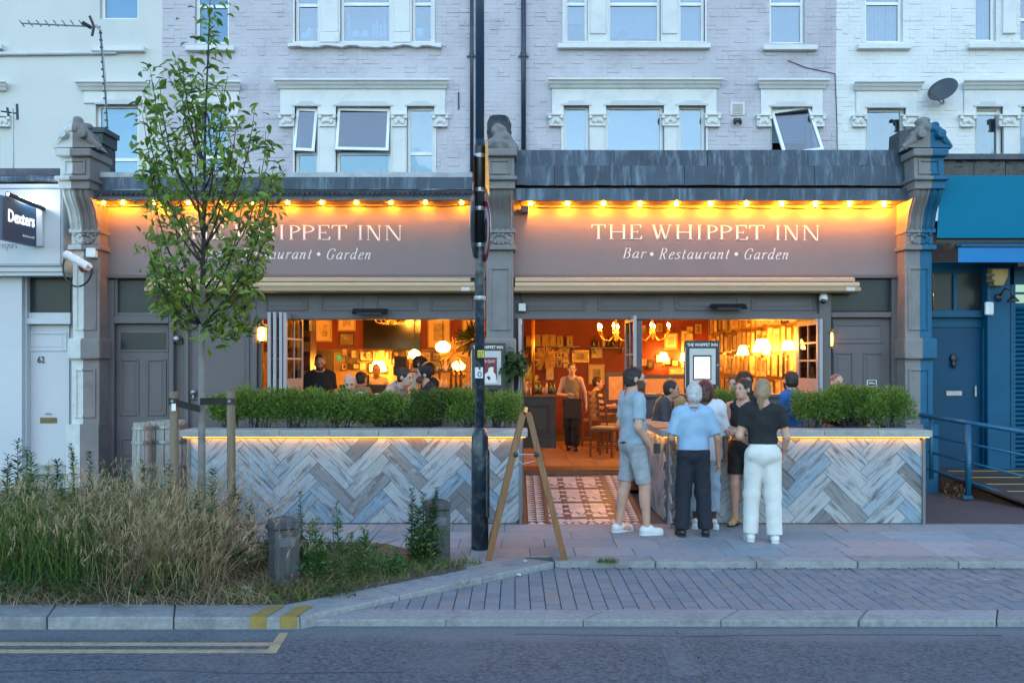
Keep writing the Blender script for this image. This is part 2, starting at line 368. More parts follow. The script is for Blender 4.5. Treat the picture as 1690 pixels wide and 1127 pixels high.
MB().slab(yl([(438,1077),(462,1044.5),(476,1044.5),(456,1077)]), ROAD-0.012, ROAD+0.0055).build('yellow_line_end', m_yel, road)
# repairs and grit on the road
q = random.Random(8)
pts = yl([(1082,1046),(1128,1046),(1168,1112),(1110,1118)]); MB().slab(pts, ROAD-.01, ROAD+.002).build('patch_repair', M('old_patch',(0.105,0.115,0.13),.9,.5,30,.006,80,dirt=(.05,.055,.06),damt=.6,ds=5), road)
for seq in ([(1118,1040),(1130,1062),(1152,1085),(1163,1127)], [(-10,1108),(200,1104),(430,1112),(700,1108)], [(850,1046),(1100,1050),(1400,1047),(1690,1049)]):
    p2 = []
    for (a,b),(c_,d_) in zip(seq[:-1],seq[1:]):
        for k in range(8): p2.append((a+(c_-a)*k/8+q.uniform(-3,3), b+(d_-b)*k/8+q.uniform(-.8,.8)))
    w_ = yl(p2); MB().tube([(x,y,ROAD-.003) for x,y in w_], .007, 4).build('tar_seam', M('tar_line',(0.025,.028,.032),.6), road)
V = []; T = []
for k in range(3200):
    y = q.uniform(5.2, 6.86); 
    if q.random() < .45: y = 6.86-abs(q.gauss(0,.18))
    x = q.uniform(-4.2,4.2); s_ = q.uniform(.0018,.0048)*(1.6 if q.random() < .04 else 1); a = q.uniform(0,6.28); o = len(V)
    V += [(x+s_*math.cos(a+t_),y+s_*math.sin(a+t_),ROAD+.001) for t_ in (0,2.1,4.2)]+[(x,y,ROAD+.001+s_*.8)]; T += [(o,o+1,o+3),(o+1,o+2,o+3),(o+2,o,o+3)]
gr = link('road_grit', npmesh('road_grit', V, T, M('pale_grit',(0.19,.20,.21),.9,.4,20)), kind='stuff'); gr['label'] = 'fine pale grit scattered over the tarmac'; gr['category'] = 'grit'
# pavement sheet under the slabs
KY0 = 6.82                                       # road edge of the verge kerb
D0, D1 = (-1.61, 6.82), (0.38, 8.74)             # the slanting kerb
m_bed = M('mortar_bed', (0.10, 0.105, 0.11), 0.9, 0.2, 20)
m_slab = ramp_mat('concrete_slab', [(0.225,0.265,0.295),(0.26,0.285,0.31),(0.235,0.275,0.305),(0.285,0.32,0.35),(0.205,0.245,0.275),(0.27,0.28,0.295)], 0.8,
                  wear=(9.0, (0.13,0.13,0.135), 0.55, 0.55), bump=0.0015, bs=120)
pave = MB().slab([(-14,8.9),(-0.9,8.9),(-0.75,8.42),(-0.45,8.42),(0.1,8.9),(9,8.9),(9,10.9),(14,10.9),(14,18),(-14,18)], -0.3, -0.012).build('pavement', m_bed, kind='structure')
rowY = [(8.985,9.40),(9.40,9.86),(9.86,10.30),(10.30,10.78)]
for i, (ya, yb) in enumerate(rowY):
    x = -4.2 + 0.31*i
    while x < 6.6:
        wd = rnd.choice([0.45,0.6,0.6,0.75,0.9])
        poly = [(x+0.004,ya+0.004),(x+wd-0.004,ya+0.004),(x+wd-0.004,yb-0.004),(x+0.004,yb-0.004)]
        if i == 0: poly = clip(poly, -1.0, 0.0, 0.72)
        if len(poly) > 2 and area(poly) > 0.01:
            cx, cyy = x+wd/2, (ya+yb)/2
            link('paving_slab', MB().slab([(a-cx,b-cyy) for a,b in poly], -0.03, 0.0).mesh('paving_slab', m_slab), pave,
                 loc=(cx,cyy,rnd.uniform(-0.002,0.002)), rot=(rnd.uniform(-.003,.003), rnd.uniform(-.003,.003), 0))
        x += wd
link('paving_slab', MB().slab([(-.75,8.44),(-.44,8.44),(.10,8.93),(.10,8.98),(-.75,8.98)], -.03, .0).mesh('paving_slab', m_slab), pave)
# slabs towards the white house door, half hidden behind the weeds
for i in range(6):
    x = -9.5 + 0.2*(i%2)
    while x < -3.75:
        wd = rnd.choice([0.6,0.75,0.9]); yy = 10.80+0.46*i
        link('paving_slab', MB().box(-wd/2+0.004,wd/2-0.004,-0.226,0.226,-0.03,0).mesh('paving_slab', m_slab), pave, loc=(x+wd/2, yy+0.23, 0.0))
        x += wd
m_tarmac = M('dark_tarmac', (0.075,0.065,0.072), 0.85, 0.3, 40, 0.004, 150, dirt=(0.13,0.12,0.12), damt=0.4, ds=2)
MB().slab([(4.46,10.80),(12,10.80),(12,14.5),(4.46,14.5)], -0.05, 0.012).build('forecourt', m_tarmac, kind='structure')
# kerbs
def kerb_run(name, pts_a, pts_b, zt, zb, L, mat=m_kerb, ztb=None):
    """stones laid from a to b between a front line and a back line"""
    k = None
    a0, a1 = Vector(pts_a[0]+(0,)), Vector(pts_a[1]+(0,)); b0, b1 = Vector(pts_b[0]+(0,)), Vector(pts_b[1]+(0,))
    n = max(1, round((a1-a0).length/L))
    for i in range(n):
        t0, t1 = i/n, (i+1)/n; g = 0.004/((a1-a0).length)
        t0 += g; t1 -= g
        q = [a0.lerp(a1,t0), a0.lerp(a1,t1), b0.lerp(b1,t1), b0.lerp(b1,t0)]
        mb = MB().slab([(p.x,p.y) for p in q], zb, zt+rnd.uniform(-.004,.003))
        k = mb.build(name, mat, KERB, bevel=0.012)
    return k
KERB = link('kerb', MB().slab([(-14,KY0+0.03),(D0[0]-0.02,KY0+0.03),(D0[0]-0.02,KY0+0.3),(-14,KY0+0.3)], -0.3, -0.03).mesh('kerb', m_bed), kind='structure')
kerb_run('kerb_stone', ((-12.06,KY0-0.03),(D0[0],KY0)), ((-12.06,KY0+0.33),(D0[0]-0.14,KY0+0.37)), 0.0, -0.2, 0.92)
dn = Vector((D1[0]-D0[0], D1[1]-D0[1])).normalized(); dl = Vector((-dn.y, dn.x))
B0 = (D0[0]+dl.x*0.3-0.02, D0[1]+dl.y*0.3+0.12); B1 = (D1[0]+dl.x*0.26-0.12, D1[1]+dl.y*0.26-0.02)
kerb_run('kerb_stone', (D0, D1), (B0, B1), 0.0, -0.2, 0.92)
kerb_run('kerb_stone', ((D1[0],8.72),(12.0,8.68)), ((D1[0]-0.02,8.975),(12.0,8.975)), 0.004, -0.2, 0.95,
         M('old_kerb_stone', (0.25,0.255,0.26), 0.85, 0.2, 12, 0.006, 60, dirt=(0.1,0.1,0.105), damt=0.6, ds=4, rnd_v=0.1))
kerb_run('kerb_stone', ((D0[0]+0.035,6.90),(12.0,6.86)), ((D0[0]+0.30,7.19),(12.0,7.16)), -0.036, -0.2, 1.07)
m_kyel = M('worn_kerb_paint', (0.27, 0.19, 0.045), 0.75, 0.2, 14, 0.001, 60, dirt=(0.2,0.18,0.12), damt=0.6, ds=7)
for a, b in ((412,440),(462,490)):
    x0, x1 = X(a,KY0), X(b,KY0)
    mb = MB().add([(x0,KY0-0.0035,-0.085),(x1,KY0-0.0035,-0.085),(x1,KY0-0.0035,0.0045),(x0,KY0-0.0035,0.0045),(x1+0.06,KY0+0.31,0.0045),(x0+0.06,KY0+0.31,0.0045)], [(0,1,2,3),(3,2,4,5)])
    mb.build('paint_mark', m_kyel, KERB)
# block paved bay
m_paver = ramp_mat('paver_block', [(0.17,0.192,0.218),(0.195,0.20,0.215),(0.155,0.175,0.20),(0.19,0.21,0.235),(0.20,0.197,0.205),(0.175,0.197,0.222)], 0.85,
                   wear=(14.0, (0.10,0.10,0.105), 0.6, 0.56), bump=0.002, bs=140)
bay = MB().slab([(-1.3,7.17),(12,7.15),(12,8.72),(0.36,8.70)], -0.3, -0.085).build('parking_bay', M('paver_joint_sand', (0.085,0.09,0.098), 0.95, 0.2, 60), kind='structure')
blocks = []
BW, BL = 0.123, 0.182
for c in range(-12, 62):
    for r in range(-1, 10):
        x = c*BW; y = 7.17 + (r + (0.5 if c%2 else 0.0) + rnd.uniform(-.01,.01))*BL
        poly = [(x+.004,y+.007),(x+BW-.004,y+.007),(x+BW-.004,y+BL-.007),(x+.004,y+BL-.007)]
        poly = clip(poly, 0,-1,-7.185); poly = clip(poly, 0,1,8.705) if poly else poly
        nx, ny = -dn.y, dn.x                      # keep the bay's side of the slanting kerb
        poly = clip(poly, nx, ny, nx*D0[0]+ny*D0[1]-0.012) if poly else poly
        if len(poly) > 2 and area(poly) > 0.0015: blocks.append((x+BW/2, y+BL/2, poly))
def bayz(y): return -0.040 - (y-7.17)/1.55*0.02
seen = [b for b in blocks if X(1700, b[1]) > b[0]]
seen.sort(key=lambda b: b[1]+abs(b[0]-1.2)*0.5)
for cx, cyy, poly in seen[:300]:
    link('paver', MB().slab([(a-cx,b-cyy) for a,b in poly], -0.03, 0.0).mesh('paver', m_paver), bay, loc=(cx,cyy,bayz(cyy)+rnd.uniform(-.003,.003)), rot=(rnd.uniform(-.01,.01),rnd.uniform(-.012,.012),0))
mb = MB(); far = set(id(b) for b in seen[:300])
for b in blocks:
    if id(b) not in far: mb.slab(b[2], -0.09, bayz(b[1])+rnd.uniform(-.003,.003))
mb.build('paver_field', M('paver_block_far', (0.18,0.197,0.218), 0.85, 0.3, 6, 0.002, 140, dirt=(0.10,0.10,0.105), damt=0.5, ds=9), bay, kind='stuff')
# soil of the verge
m_soil = M('dry_soil', (0.085, 0.066, 0.05), 0.95, 0.4, 12, 0.02, 40, dirt=(0.16,0.13,0.10), damt=0.6, ds=8)
verge = MB()
gx, gy = 70, 22
for j in range(gy+1):
    for i in range(gx+1):
        u, v_ = i/gx, j/gy
        ya = KY0+0.345; yb = 9.75
        y = ya + (yb-ya)*v_
        xr = -1.80 + max(0.0, (y-7.15))*1.097
        if y > 8.42: xr = -0.42-(y-8.42)*0.75
        x = -12 + (xr+12)*u
        verge.v.append((x, y, -0.004 + 0.05*math.sin(u*math.pi)**.3*math.sin(v_*math.pi)**.5 + rnd.uniform(-.012,.012)*math.sin(v_*math.pi)))
for j in range(gy):
    for i in range(gx):
        a = j*(gx+1)+i; verge.f.append((a, a+1, a+gx+2, a+gx+1))
verge.build('planting_bed', m_soil, kind='structure', smooth=True)

# tiled path up to the pub door (a ramp)
TX0, TX1, TY0, TY1, TS = 0.085, 1.56, 10.775, 13.35, 0.108
def rz(y): return max(0.0, (y-TY0)*TS)
ang = math.atan(TS)
path = MB().add([(TX0,TY0,-0.004),(TX1,TY0,-0.004),(TX1,TY1,rz(TY1)-0.004),(TX0,TY1,rz(TY1)-0.004)], [(0,1,2,3)]).build('tiled_path',
        M('dark_floor_tile', (0.045,0.034,0.036), 0.45, 0.25, 12, dirt=(0.10,0.085,0.08), damt=0.5, ds=6), kind='structure')
U = 0.104
m_tw = M('cream_floor_tile', (0.52,0.50,0.49), 0.4, 0.1, 6, rnd_v=0.14, dirt=(0.3,0.26,0.24), damt=0.5, ds=9)
m_tp = M('plum_floor_tile', (0.085,0.06,0.066), 0.4, 0.15, 6, rnd_v=0.25)
def tilem(name, poly, mat): return MB().slab(poly, -0.004, 0.003).mesh(name, mat)
h_ = U/2-0.003
t_sq = tilem('square_tile', [(-h_,-h_),(h_,-h_),(h_,h_),(-h_,h_)], m_tw)
t_pl = tilem('plum_tile', [(-h_,-h_),(h_,-h_),(h_,h_),(-h_,h_)], m_tp)
t_di = tilem('diamond_tile', [(-h_,0),(0,-h_),(h_,0),(0,h_)], m_tw)
t_tu = tilem('triangle_tile', [(-h_,-h_),(h_,-h_),(0,h_)], m_tw)
t_td = tilem('triangle_tile', [(-h_,h_),(h_,h_),(0,-h_)], m_tw)
t_tr = tilem('triangle_tile', [(-h_,-h_),(h_,0),(-h_,h_)], m_tw)
t_tl = tilem('triangle_tile', [(h_,-h_),(-h_,0),(h_,h_)], m_tw)
def tl(me, x, y): link(me.name.split('.')[0], me, path, loc=(x, y, rz(y)+rnd.uniform(0,.001)), rot=(ang,0,0))
rows = int((TY1-TY0)/U)-1
for r in range(rows+1):
    y = TY0 + (r+0.5)*U
    for side in (0, 1):
        for k in range(2):
            x = TX0+0.07+U*(k+.5) if side == 0 else TX1-0.07-U*(k+.5)
            if r == 0: tl(t_tu, x, y)
            else: tl(t_tr if side == 0 else t_tl, x, y)
    x0 = TX0+0.07+2*U+0.055; nc = 9
    uu = (TX1-TX0-2*(0.07+2*U+0.055))/nc
    for c in range(nc):
        x = x0+uu*(c+.5); q = c % 3; p_ = r % 7
        if r == 0: tl(t_tu if c % 2 else t_td, x, y); continue
        if q == 2: me = {0:t_pl,1:t_di,2:t_pl,3:t_pl,4:t_di,5:t_pl,6:t_di}[p_]
        else: me = {0:t_sq,1:t_sq,2:None,3:t_sq,4:t_td if q else t_tu,5:t_sq,6:t_sq}[p_]
        if me: tl(me, x, y)
m_tiledge = M('brown_border_tile', (0.10,0.078,0.075), 0.45, 0.2, 8)
for xx in (TX0+0.035, TX0+0.07+2*U+0.027, TX1-0.035, TX1-0.07-2*U-0.027):
    MB().add([(xx-.022,TY0,.003),(xx+.022,TY0,.003),(xx+.022,TY1,rz(TY1)+.003),(xx-.022,TY1,rz(TY1)+.003)], [(0,1,2,3)]).build('border_strip', m_tiledge, path)

# ================================================================ UPPER HOUSES
def wall_holes(mb, x0, x1, z0, z1, holes, Y, rev=0.14):
    xs = sorted({x0, x1} | {min(max(v,x0),x1) for h in holes for v in h[:2]}); zs = sorted({z0, z1} | {min(max(v,z0),z1) for h in holes for v in h[2:]})
    for i in range(len(xs)-1):
        for j in range(len(zs)-1):
            cx, cz = (xs[i]+xs[i+1])/2, (zs[j]+zs[j+1])/2
            if any(h[0] < cx < h[1] and h[2] < cz < h[3] for h in holes): continue
            a,b,c,d = xs[i],xs[i+1],zs[j],zs[j+1]
            mb.add([(a,Y,c),(b,Y,c),(b,Y,d),(a,Y,d)], [(0,1,2,3)])
    for a,b,c,d in holes:
        mb.add([(a,Y,c),(b,Y,c),(b,Y,d),(a,Y,d),(a,Y+rev,c),(b,Y+rev,c),(b,Y+rev,d),(a,Y+rev,d)], [(0,4,5,1),(1,5,6,2),(2,6,7,3),(3,7,4,0)])
    return mb
def bricks(x0, x1, z0, z1, holes, Y, mat, parent, seed):
    r = np.random.RandomState(seed); V = []; Q = []
    ch, bl = 0.0815, 0.232
    nrow = int((z1-z0)/ch)
    for j in range(nrow):
        za = z0+j*ch; zb = za+ch-0.009; x = x0 - (bl*0.5 if j % 2 else 0)
        while x < x1:
            L = bl if r.rand() < 0.62 else bl*0.5
            a, b = max(x, x0), min(x+L-0.008, x1); x += L
            if b-a < 0.03: continue
            cx, cz = (a+b)/2, (za+zb)/2
            segs = [(a, b)]
            for h in holes:
                if h[2]-0.02 < cz < h[3]+0.02:
                    ns = []
                    for s0, s1 in segs:
                        if s1 <= h[0] or s0 >= h[1]: ns.append((s0, s1))
                        else:
                            if s0 < h[0]: ns.append((s0, h[0]))
                            if s1 > h[1]: ns.append((h[1], s1))
                    segs = ns
            for a, b in segs:
                if b-a < 0.02: continue
                d = r.uniform(0.001, 0.0045) if r.rand() < .72 else r.uniform(.005,.014); e = 0.006; o = len(V)
                dz = r.uniform(-.003,.003)
                V += [(a,Y,za+dz),(b,Y,za+dz),(b,Y,zb+dz),(a,Y,zb+dz),(a+e,Y-d,za+e+dz),(b-e,Y-d,za+e+dz),(b-e,Y-d,zb-e+dz),(a+e,Y-d,zb-e+dz)]
                Q += [(o+4,o+5,o+6,o+7),(o,o+1,o+5,o+4),(o+1,o+2,o+6,o+5),(o+2,o+3,o+7,o+6),(o+3,o,o+4,o+7)]
    link('brick_courses', npmesh('brick_courses', V, Q, mat), parent, kind='stuff')
def capital(px0, px1, py0, py1, parent, seed):
    r = random.Random(seed); Y = YU-0.09
    x0, x1, z1, z0 = X(px0,Y), X(px1,Y), Z(py0,Y), Z(py1,Y); w_, h2 = x1-x0, z1-z0
    mb = MB().box(x0-0.01,x1+0.01,Y-0.02,YU+0.02,z1-0.025,z1).box(x0+0.02,x1-0.02,Y-0.01,YU+0.02,z0,z0+0.03).box(x0+0.015,x1-0.015,Y+0.03,YU+0.02,z0+0.03,z1-0.025)
    for sx in (x0+0.03, x1-0.03):                 # volutes
        mb.lathe([(0.03,-0.02),(0.042,0.0),(0.03,0.02)], (sx, Y, z1-0.06), 10, Matrix.Rotation(math.pi/2,3,'X'))
    for k in range(9):                            # carved leaves
        a = -1.2+2.4*k/8; cx = (x0+x1)/2+math.sin(a)*w_*0.28; cz = z0+0.05+h2*0.32*(1-abs(a)/2.2)+r.uniform(-.01,.03)
        mb.ell((cx, Y+0.012, cz), (0.022+r.random()*.012, 0.022, 0.04+r.random()*.02), 7, 5)
    mb.build('capital', m_trim, parent, smooth=False)
def hood(px0, px1, py, parent, mat=None):
    Y = YU-0.16
    prof = [(YU+0.02,Z(py,Y)),(Y-0.03,Z(py,Y)),(Y-0.03,Z(py+3,Y)),(Y+0.01,Z(py+5,Y)),(Y+0.03,Z(py+8,Y)),(Y+0.06,Z(py+10,Y)),(Y+0.09,Z(py+14,Y)),(YU+0.02,Z(py+14.5,Y))]
    mb = MB(); o = 0; n = len(prof); xa, xb = X(px0,YU), X(px1,YU)
    vs_ = []
    for sgn, xe in ((1, xa), (-1, xb)):
        for y, z in prof: vs_.append((xe + sgn*(y-(Y-0.03))*0.45, y, z))
    fs_ = [tuple(range(n)), tuple(range(2*n-1,n-1,-1))] + [(i,(i+1)%n,(i+1)%n+n,i+n) for i in range(n)]
    mb.add(vs_, fs_); mb.build('hood_cornice', mat or m_trim, parent)
def window(parent, px0, px1, py0, py1, trans=None, open_top=False, tilt=0.0, blind=None, base=0.10, swing=0.0, items=None):
    """a white framed window set back in its opening; py0 above, py1 below; trans = height of the transom"""
    Y = YU+base; x0,x1,z1,z0 = X(px0,YU),X(px1,YU),Z(py0,YU),Z(py1,YU); fw = 0.055
    mb = MB().box(x0,x0+fw,Y,Y+.06,z0,z1).box(x1-fw,x1,Y,Y+.06,z0,z1).box(x0+fw,x1-fw,Y,Y+.06,z1-fw,z1).box(x0+fw,x1-fw,Y,Y+.06,z0,z0+fw)
    zt = None
    if trans: zt = Z(trans,YU); mb.box(x0+fw,x1-fw,Y+.001,Y+.059,zt-0.03,zt+0.03)
    wnd = mb.build('window', m_upvc, parent)
    lights = [(z0+fw, zt-0.03), (zt+0.03, z1-fw)] if trans else [(z0+fw, z1-fw)]
    for i, (a, b) in enumerate(lights):
        if open_top and i == len(lights)-1:
            # top-hung sash swung outwards
            sw, sh = (x1-x0)-0.03, b-a+0.06; s = MB(); g = MB(); t = 0.055
            s.box(-sw/2,-sw/2+t,-.025,.025,-sh,0).box(sw/2-t,sw/2,-.025,.025,-sh,0).box(-sw/2+t,sw/2-t,-.025,.025,-t,0).box(-sw/2+t,sw/2-t,-.025,.025,-sh,-sh+t)
            g.box(-sw/2+t,sw/2-t,-.006,.006,-sh+t,-t)
            lc = ((x0+x1)/2, Y-0.02, b+0.03); rt = (-tilt, swing, 0)
            link('sash', s.mesh('sash', m_upvc), wnd, loc=lc, rot=rt); link('pane', g.mesh('pane', glass('sky_glass', 0.10, (0.45,0.66,0.8))), wnd, loc=lc, rot=rt)
        else: MB().box(x0+fw,x1-fw,Y+.025,Y+.031,a,b).build('pane', m_glass, wnd)
    if blind is not None:
        bm_ = MB(); zb = z0+fw+(z1-z0-2*fw)*(1-blind)
        n = max(1, int((z1-fw-zb)/0.05))
        for k in range(n):
            za = zb+(z1-fw-zb)*k/n; bm_.add([(x0+fw,Y+.12,za+.002),(x1-fw,Y+.12,za+.002),(x1-fw,Y+.124,za+(z1-fw-zb)/n),(x0+fw,Y+.124,za+(z1-fw-zb)/n)], [(0,1,2,3)])
        bm_.build('blind', m_blind, wnd)
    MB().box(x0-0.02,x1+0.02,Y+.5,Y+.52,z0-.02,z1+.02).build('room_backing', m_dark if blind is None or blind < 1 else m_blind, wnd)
    return wnd
def opening(px0, px1, py0, py1): return (X(px0,YU), X(px1,YU), Z(py1,YU), Z(py0,YU))
def lintel(px0, px1, py, parent, mat=None):
    Y = YU-0.055
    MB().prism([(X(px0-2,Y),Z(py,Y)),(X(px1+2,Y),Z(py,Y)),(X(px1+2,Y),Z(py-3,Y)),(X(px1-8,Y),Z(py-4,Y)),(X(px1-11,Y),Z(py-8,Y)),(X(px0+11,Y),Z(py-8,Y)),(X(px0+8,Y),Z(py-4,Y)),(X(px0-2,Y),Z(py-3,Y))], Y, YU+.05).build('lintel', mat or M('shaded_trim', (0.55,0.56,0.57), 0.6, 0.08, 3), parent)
def sill(px0, px1, py, parent, mat=None, h=8, ragged=0):
    Y = YU-0.12; xa, xb = X(px0,Y), X(px1,Y); zt, zb = Z(py,Y), Z(py+h,Y)
    if not ragged:
        MB().box(xa,xb,Y,YU+.12,zb,zt).build('sill', mat or m_trim, parent, bevel=0.008); return
    n = 40; r = random.Random(5); mb = MB(); top = [(xa,zt),(xb,zt)]; bot = []
    for i in range(n+1):
        t = i/n; bot.append((xb+(xa-xb)*t, zb+abs(math.sin(t*19)*math.sin(t*7.3))*0.05+r.uniform(0,.018)))
    mb.prism(top+bot, Y, YU+.1); mb.build('sill', mat or m_trim, parent)

def house(name, label, px0, px1, mat, brick, wins, seed, top=-160):
    """wins: list of dicts; groups of openings with hood, capitals and so on"""
    h = thing(name, label, 'house', (X((px0+px1)/2,YU), YU, 0))
    holes = [opening(*o) for w_ in wins for o in w_['open']]
    x0, x1, z0, z1 = X(px0,YU), X(px1,YU), Z(420,YU), Z(top,YU)
    mb = wall_holes(MB(), x0, x1, z0, z1, holes, YU)
    mb.box(x0, x1, YU+3.0, YU+3.2, z0, z1)
    mb.add([(x0,YU,z1),(x1,YU,z1),(x1,YU+3.2,z1),(x0,YU+3.2,z1)], [(0,1,2,3)])
    mb.add([(x0,YU,z0),(x0,YU,z1),(x0,YU+3.2,z1),(x0,YU+3.2,z0)], [(0,1,2,3)]); mb.add([(x1,YU,z0),(x1,YU,z1),(x1,YU+3.2,z1),(x1,YU+3.2,z0)], [(0,3,2,1)])
    mb.build('wall', mat, h)
    skip = list(holes)
    for w_ in wins:
        if 'panel' in w_: 
            for a in w_['panel']: skip.append(opening(*a))
    if brick: bricks(x0, x1, Z(310,YU), Z(-40,YU), skip, YU, mat, h, seed)
    for w_ in wins:
        for a in w_.get('panel', []):
            q = opening(*a); pm = wall_holes(MB(), q[0],q[1],q[2],q[3], [o for o in holes if o[0] >= q[0]-.01 and o[1] <= q[1]+.01 and o[3] > q[2] and o[2] < q[3]], YU-0.035, 0.08)
            pm.add([(q[0],YU-.035,q[2]),(q[0],YU-.035,q[3]),(q[0],YU+.01,q[3]),(q[0],YU+.01,q[2])], [(0,1,2,3)]); pm.add([(q[1],YU-.035,q[2]),(q[1],YU-.035,q[3]),(q[1],YU+.01,q[3]),(q[1],YU+.01,q[2])], [(0,3,2,1)])
            pm.build('window_surround', w_.get('pmat', m_trim), h)
        for a in w_.get('jamb', []): MB().pb(a[0],a[1],a[2],a[3],YU-0.06,0.1).build('mullion', m_trim, h, bevel=0.012)
        for a in w_.get('cap', []): capital(*a, h, seed+int(a[0]))
        for a in w_.get('hood', []): hood(*a, h)
        for a in w_.get('lintel', []): lintel(*a, h)
        for a in w_.get('sill', []): sill(*a[:3], h, ragged=len(a) > 3)
        for o, k in zip(w_['open'], w_['win']): window(h, *o, **k)
    return h
HB = 330                                          # openings run down behind the parapets
CT = dict(trans=252, open_top=True)
h_wl = house('terraced_house', 'smooth cream rendered house above the estate agent shop', -420, 268, m_render, False, [
    dict(open=[(158,228,172,HB)], win=[dict(trans=262, blind=1)], hood=[(130,250,133)], lintel=[(158,228,172)], panel=[(140,245,147,171)]),
    dict(open=[(165,228,-100,32)], win=[dict(blind=1)], sill=[(150,237,76)]),
    dict(open=[(-50,0,172,HB)], win=[dict(blind=0)], hood=[(-80,18,133)], cap=[(-8,16,190,209)]),
    dict(open=[(-50,-8,-100,66)], win=[dict(blind=0)], sill=[(-70,2,72)])], 3)
h_ll = house('terraced_house', 'lavender painted brick house with a crumbling window sill behind the young tree', 268, 822, m_lav, True, [
    dict(open=[(325,376,176,HB)], win=[dict(trans=258)], hood=[(303,402,133)], panel=[(312,395,147,190)], cap=[(301,323,190,209),(376,398,190,209)], lintel=[(325,376,176)]),
    dict(open=[(322,378,-100,72)], win=[dict(trans=8)], sill=[(305,386,75)]),
    dict(open=[(487,525,176,HB),(555,645,176,HB),(672,717,176,HB)], win=[dict(tilt=0.16, swing=0.05, **CT), dict(tilt=0.2, swing=0.02, **CT), dict(trans=252)],
         hood=[(455,742,130)], panel=[(463,735,145,190),(484,720,190,HB)], jamb=[(527,553,209,HB),(647,670,209,HB)], cap=[(459,486,188,209),(525,554,188,209),(645,672,188,209),(713,740,188,209)],
         lintel=[(484,527,175),(552,647,175),(670,717,175)]),
    dict(open=[(487,527,-100,70),(562,646,-100,70),(680,715,-100,70)], win=[dict(trans=6),dict(trans=4),dict(trans=4)], panel=[(484,718,-100,72)], jamb=[(529,558,-90,53),(650,676,-90,53),(527,560,53,70),(648,678,53,70)], sill=[(475,728,71,1)])], 5)
h_lr = house('terraced_house', 'lavender painted brick house with blinds drawn above the lead parapet', 822, 1380, m_lav, True, [
    dict(open=[(930,972,174,HB),(1000,1095,174,HB),(1120,1164,174,HB)], win=[dict(blind=1),dict(blind=1),dict(blind=1)],
         hood=[(903,1190,129)], panel=[(911,1182,144,190),(926,1168,190,HB)], jamb=[(974,998,208,HB),(1097,1118,208,HB)], cap=[(905,930,188,208),(972,1001,188,208),(1092,1122,188,208),(1163,1190,188,209)],
         lintel=[(928,974,174),(999,1096,174),(1118,1166,174)]),
    dict(open=[(932,970,-100,70),(1003,1090,-100,70),(1120,1163,-100,70)], win=[dict(trans=4,blind=.8),dict(trans=4,blind=.95),dict(trans=4,blind=1)], panel=[(928,1166,-100,72)], jamb=[(974,1000,-90,56),(1093,1118,-90,56)], sill=[(920,1173,71)]),
    dict(open=[(1272,1340,177,HB)], win=[dict(trans=268, open_top=True, tilt=0.42, swing=-0.14, blind=.35)], hood=[(1247,1365,130)], panel=[(1255,1357,145,190)], cap=[(1249,1275,189,209),(1337,1363,189,209)], lintel=[(1272,1340,176)]),
    dict(open=[(1270,1328,-100,72)], win=[dict(blind=1, trans=4)], sill=[(1260,1350,74)])], 9)
h_wr = house('terraced_house', 'white painted brick house with a satellite dish above the blue shop', 1380, 2150, m_white, True, [
    dict(open=[(1430,1494,178,HB)], win=[dict()], hood=[(1404,1520,133)], panel=[(1412,1512,148,190)], cap=[(1407,1432,190,209),(1490,1521,190,209)], lintel=[(1430,1494,178)]),
    dict(open=[(1428,1490,-100,70)], win=[dict(trans=3)], sill=[(1417,1505,72)]),
    dict(open=[(1610,1654,176,HB),(1684,1770,176,HB)], win=[dict(trans=185), dict(trans=185)], hood=[(1583,1850,131)], panel=[(1590,1845,146,190)], cap=[(1585,1611,189,209),(1649,1684,189,209)], jamb=[(1657,1681,209,HB)], lintel=[(1610,1654,176),(1684,1770,176)]),
    dict(open=[(1610,1644,-100,68),(1684,1770,-100,68)], win=[dict(),dict(trans=30)], jamb=[(1656,1678,-90,55)], sill=[(1600,1850,71)])], 13)
# what stands behind some of the upper panes
def in_window(px, py, w_, h, mat, house_, name, prof=None):
    Yw = YU+.24; MB().lathe(prof or [(w_*.4,0),(w_*.5,h*.15),(w_*.5,h*.8),(w_*.25,h)], (X(px,Yw),Yw,Z(py,Yw)), 12).build(name, mat, house_, smooth=True)
m_pot = M('pale_pot',(.75,.76,.76),.5,.1,6)
for k,(px,w_,h) in enumerate(((588,.16,.14),(603,.14,.15),(617,.05,.3),(623,.05,.36),(629,.05,.28),(635,.05,.38),(576,.03,.5))): in_window(px,63,w_,h,m_pot,h_ll,'window_ornament')
for px,w_,h in ((511,.14,.2),(502,.1,.12),(693,.2,.2)): in_window(px,64,w_,h,m_pot,h_ll,'window_ornament')
MB().lathe([(.0,0),(.12,.005),(.125,.02),(.0,.025)], P(1028,60,YU+.2), 20, Matrix.Rotation(math.pi/2,3,'X')).build('desk_fan', M('fan_grey',(.12,.15,.18),.5), h_lr)
def curtain(px0, px1, py0, py1, house_, mat):
    Yw = YU+.22; V = []; n = 40
    for i in range(n+1):
        x = X(px0,Yw)+(X(px1,Yw)-X(px0,Yw))*i/n; y = Yw+.025*math.sin(i*1.35)+.012*math.sin(i*.6); V += [(x,y,Z(py1,Yw)),(x,y+.01,Z(py0,Yw))]
    MB().add(V, [(2*i,2*i+2,2*i+3,2*i+1) for i in range(n)]).build('curtain', mat, house_, smooth=True)
m_cur = M('net_curtain',(.55,.60,.63),.8,.12,6)
curtain(1430,1460,-60,68,h_wr,m_cur); curtain(1462,1488,-60,68,h_wr,m_cur); curtain(1612,1643,-60,66,h_wr,m_cur)
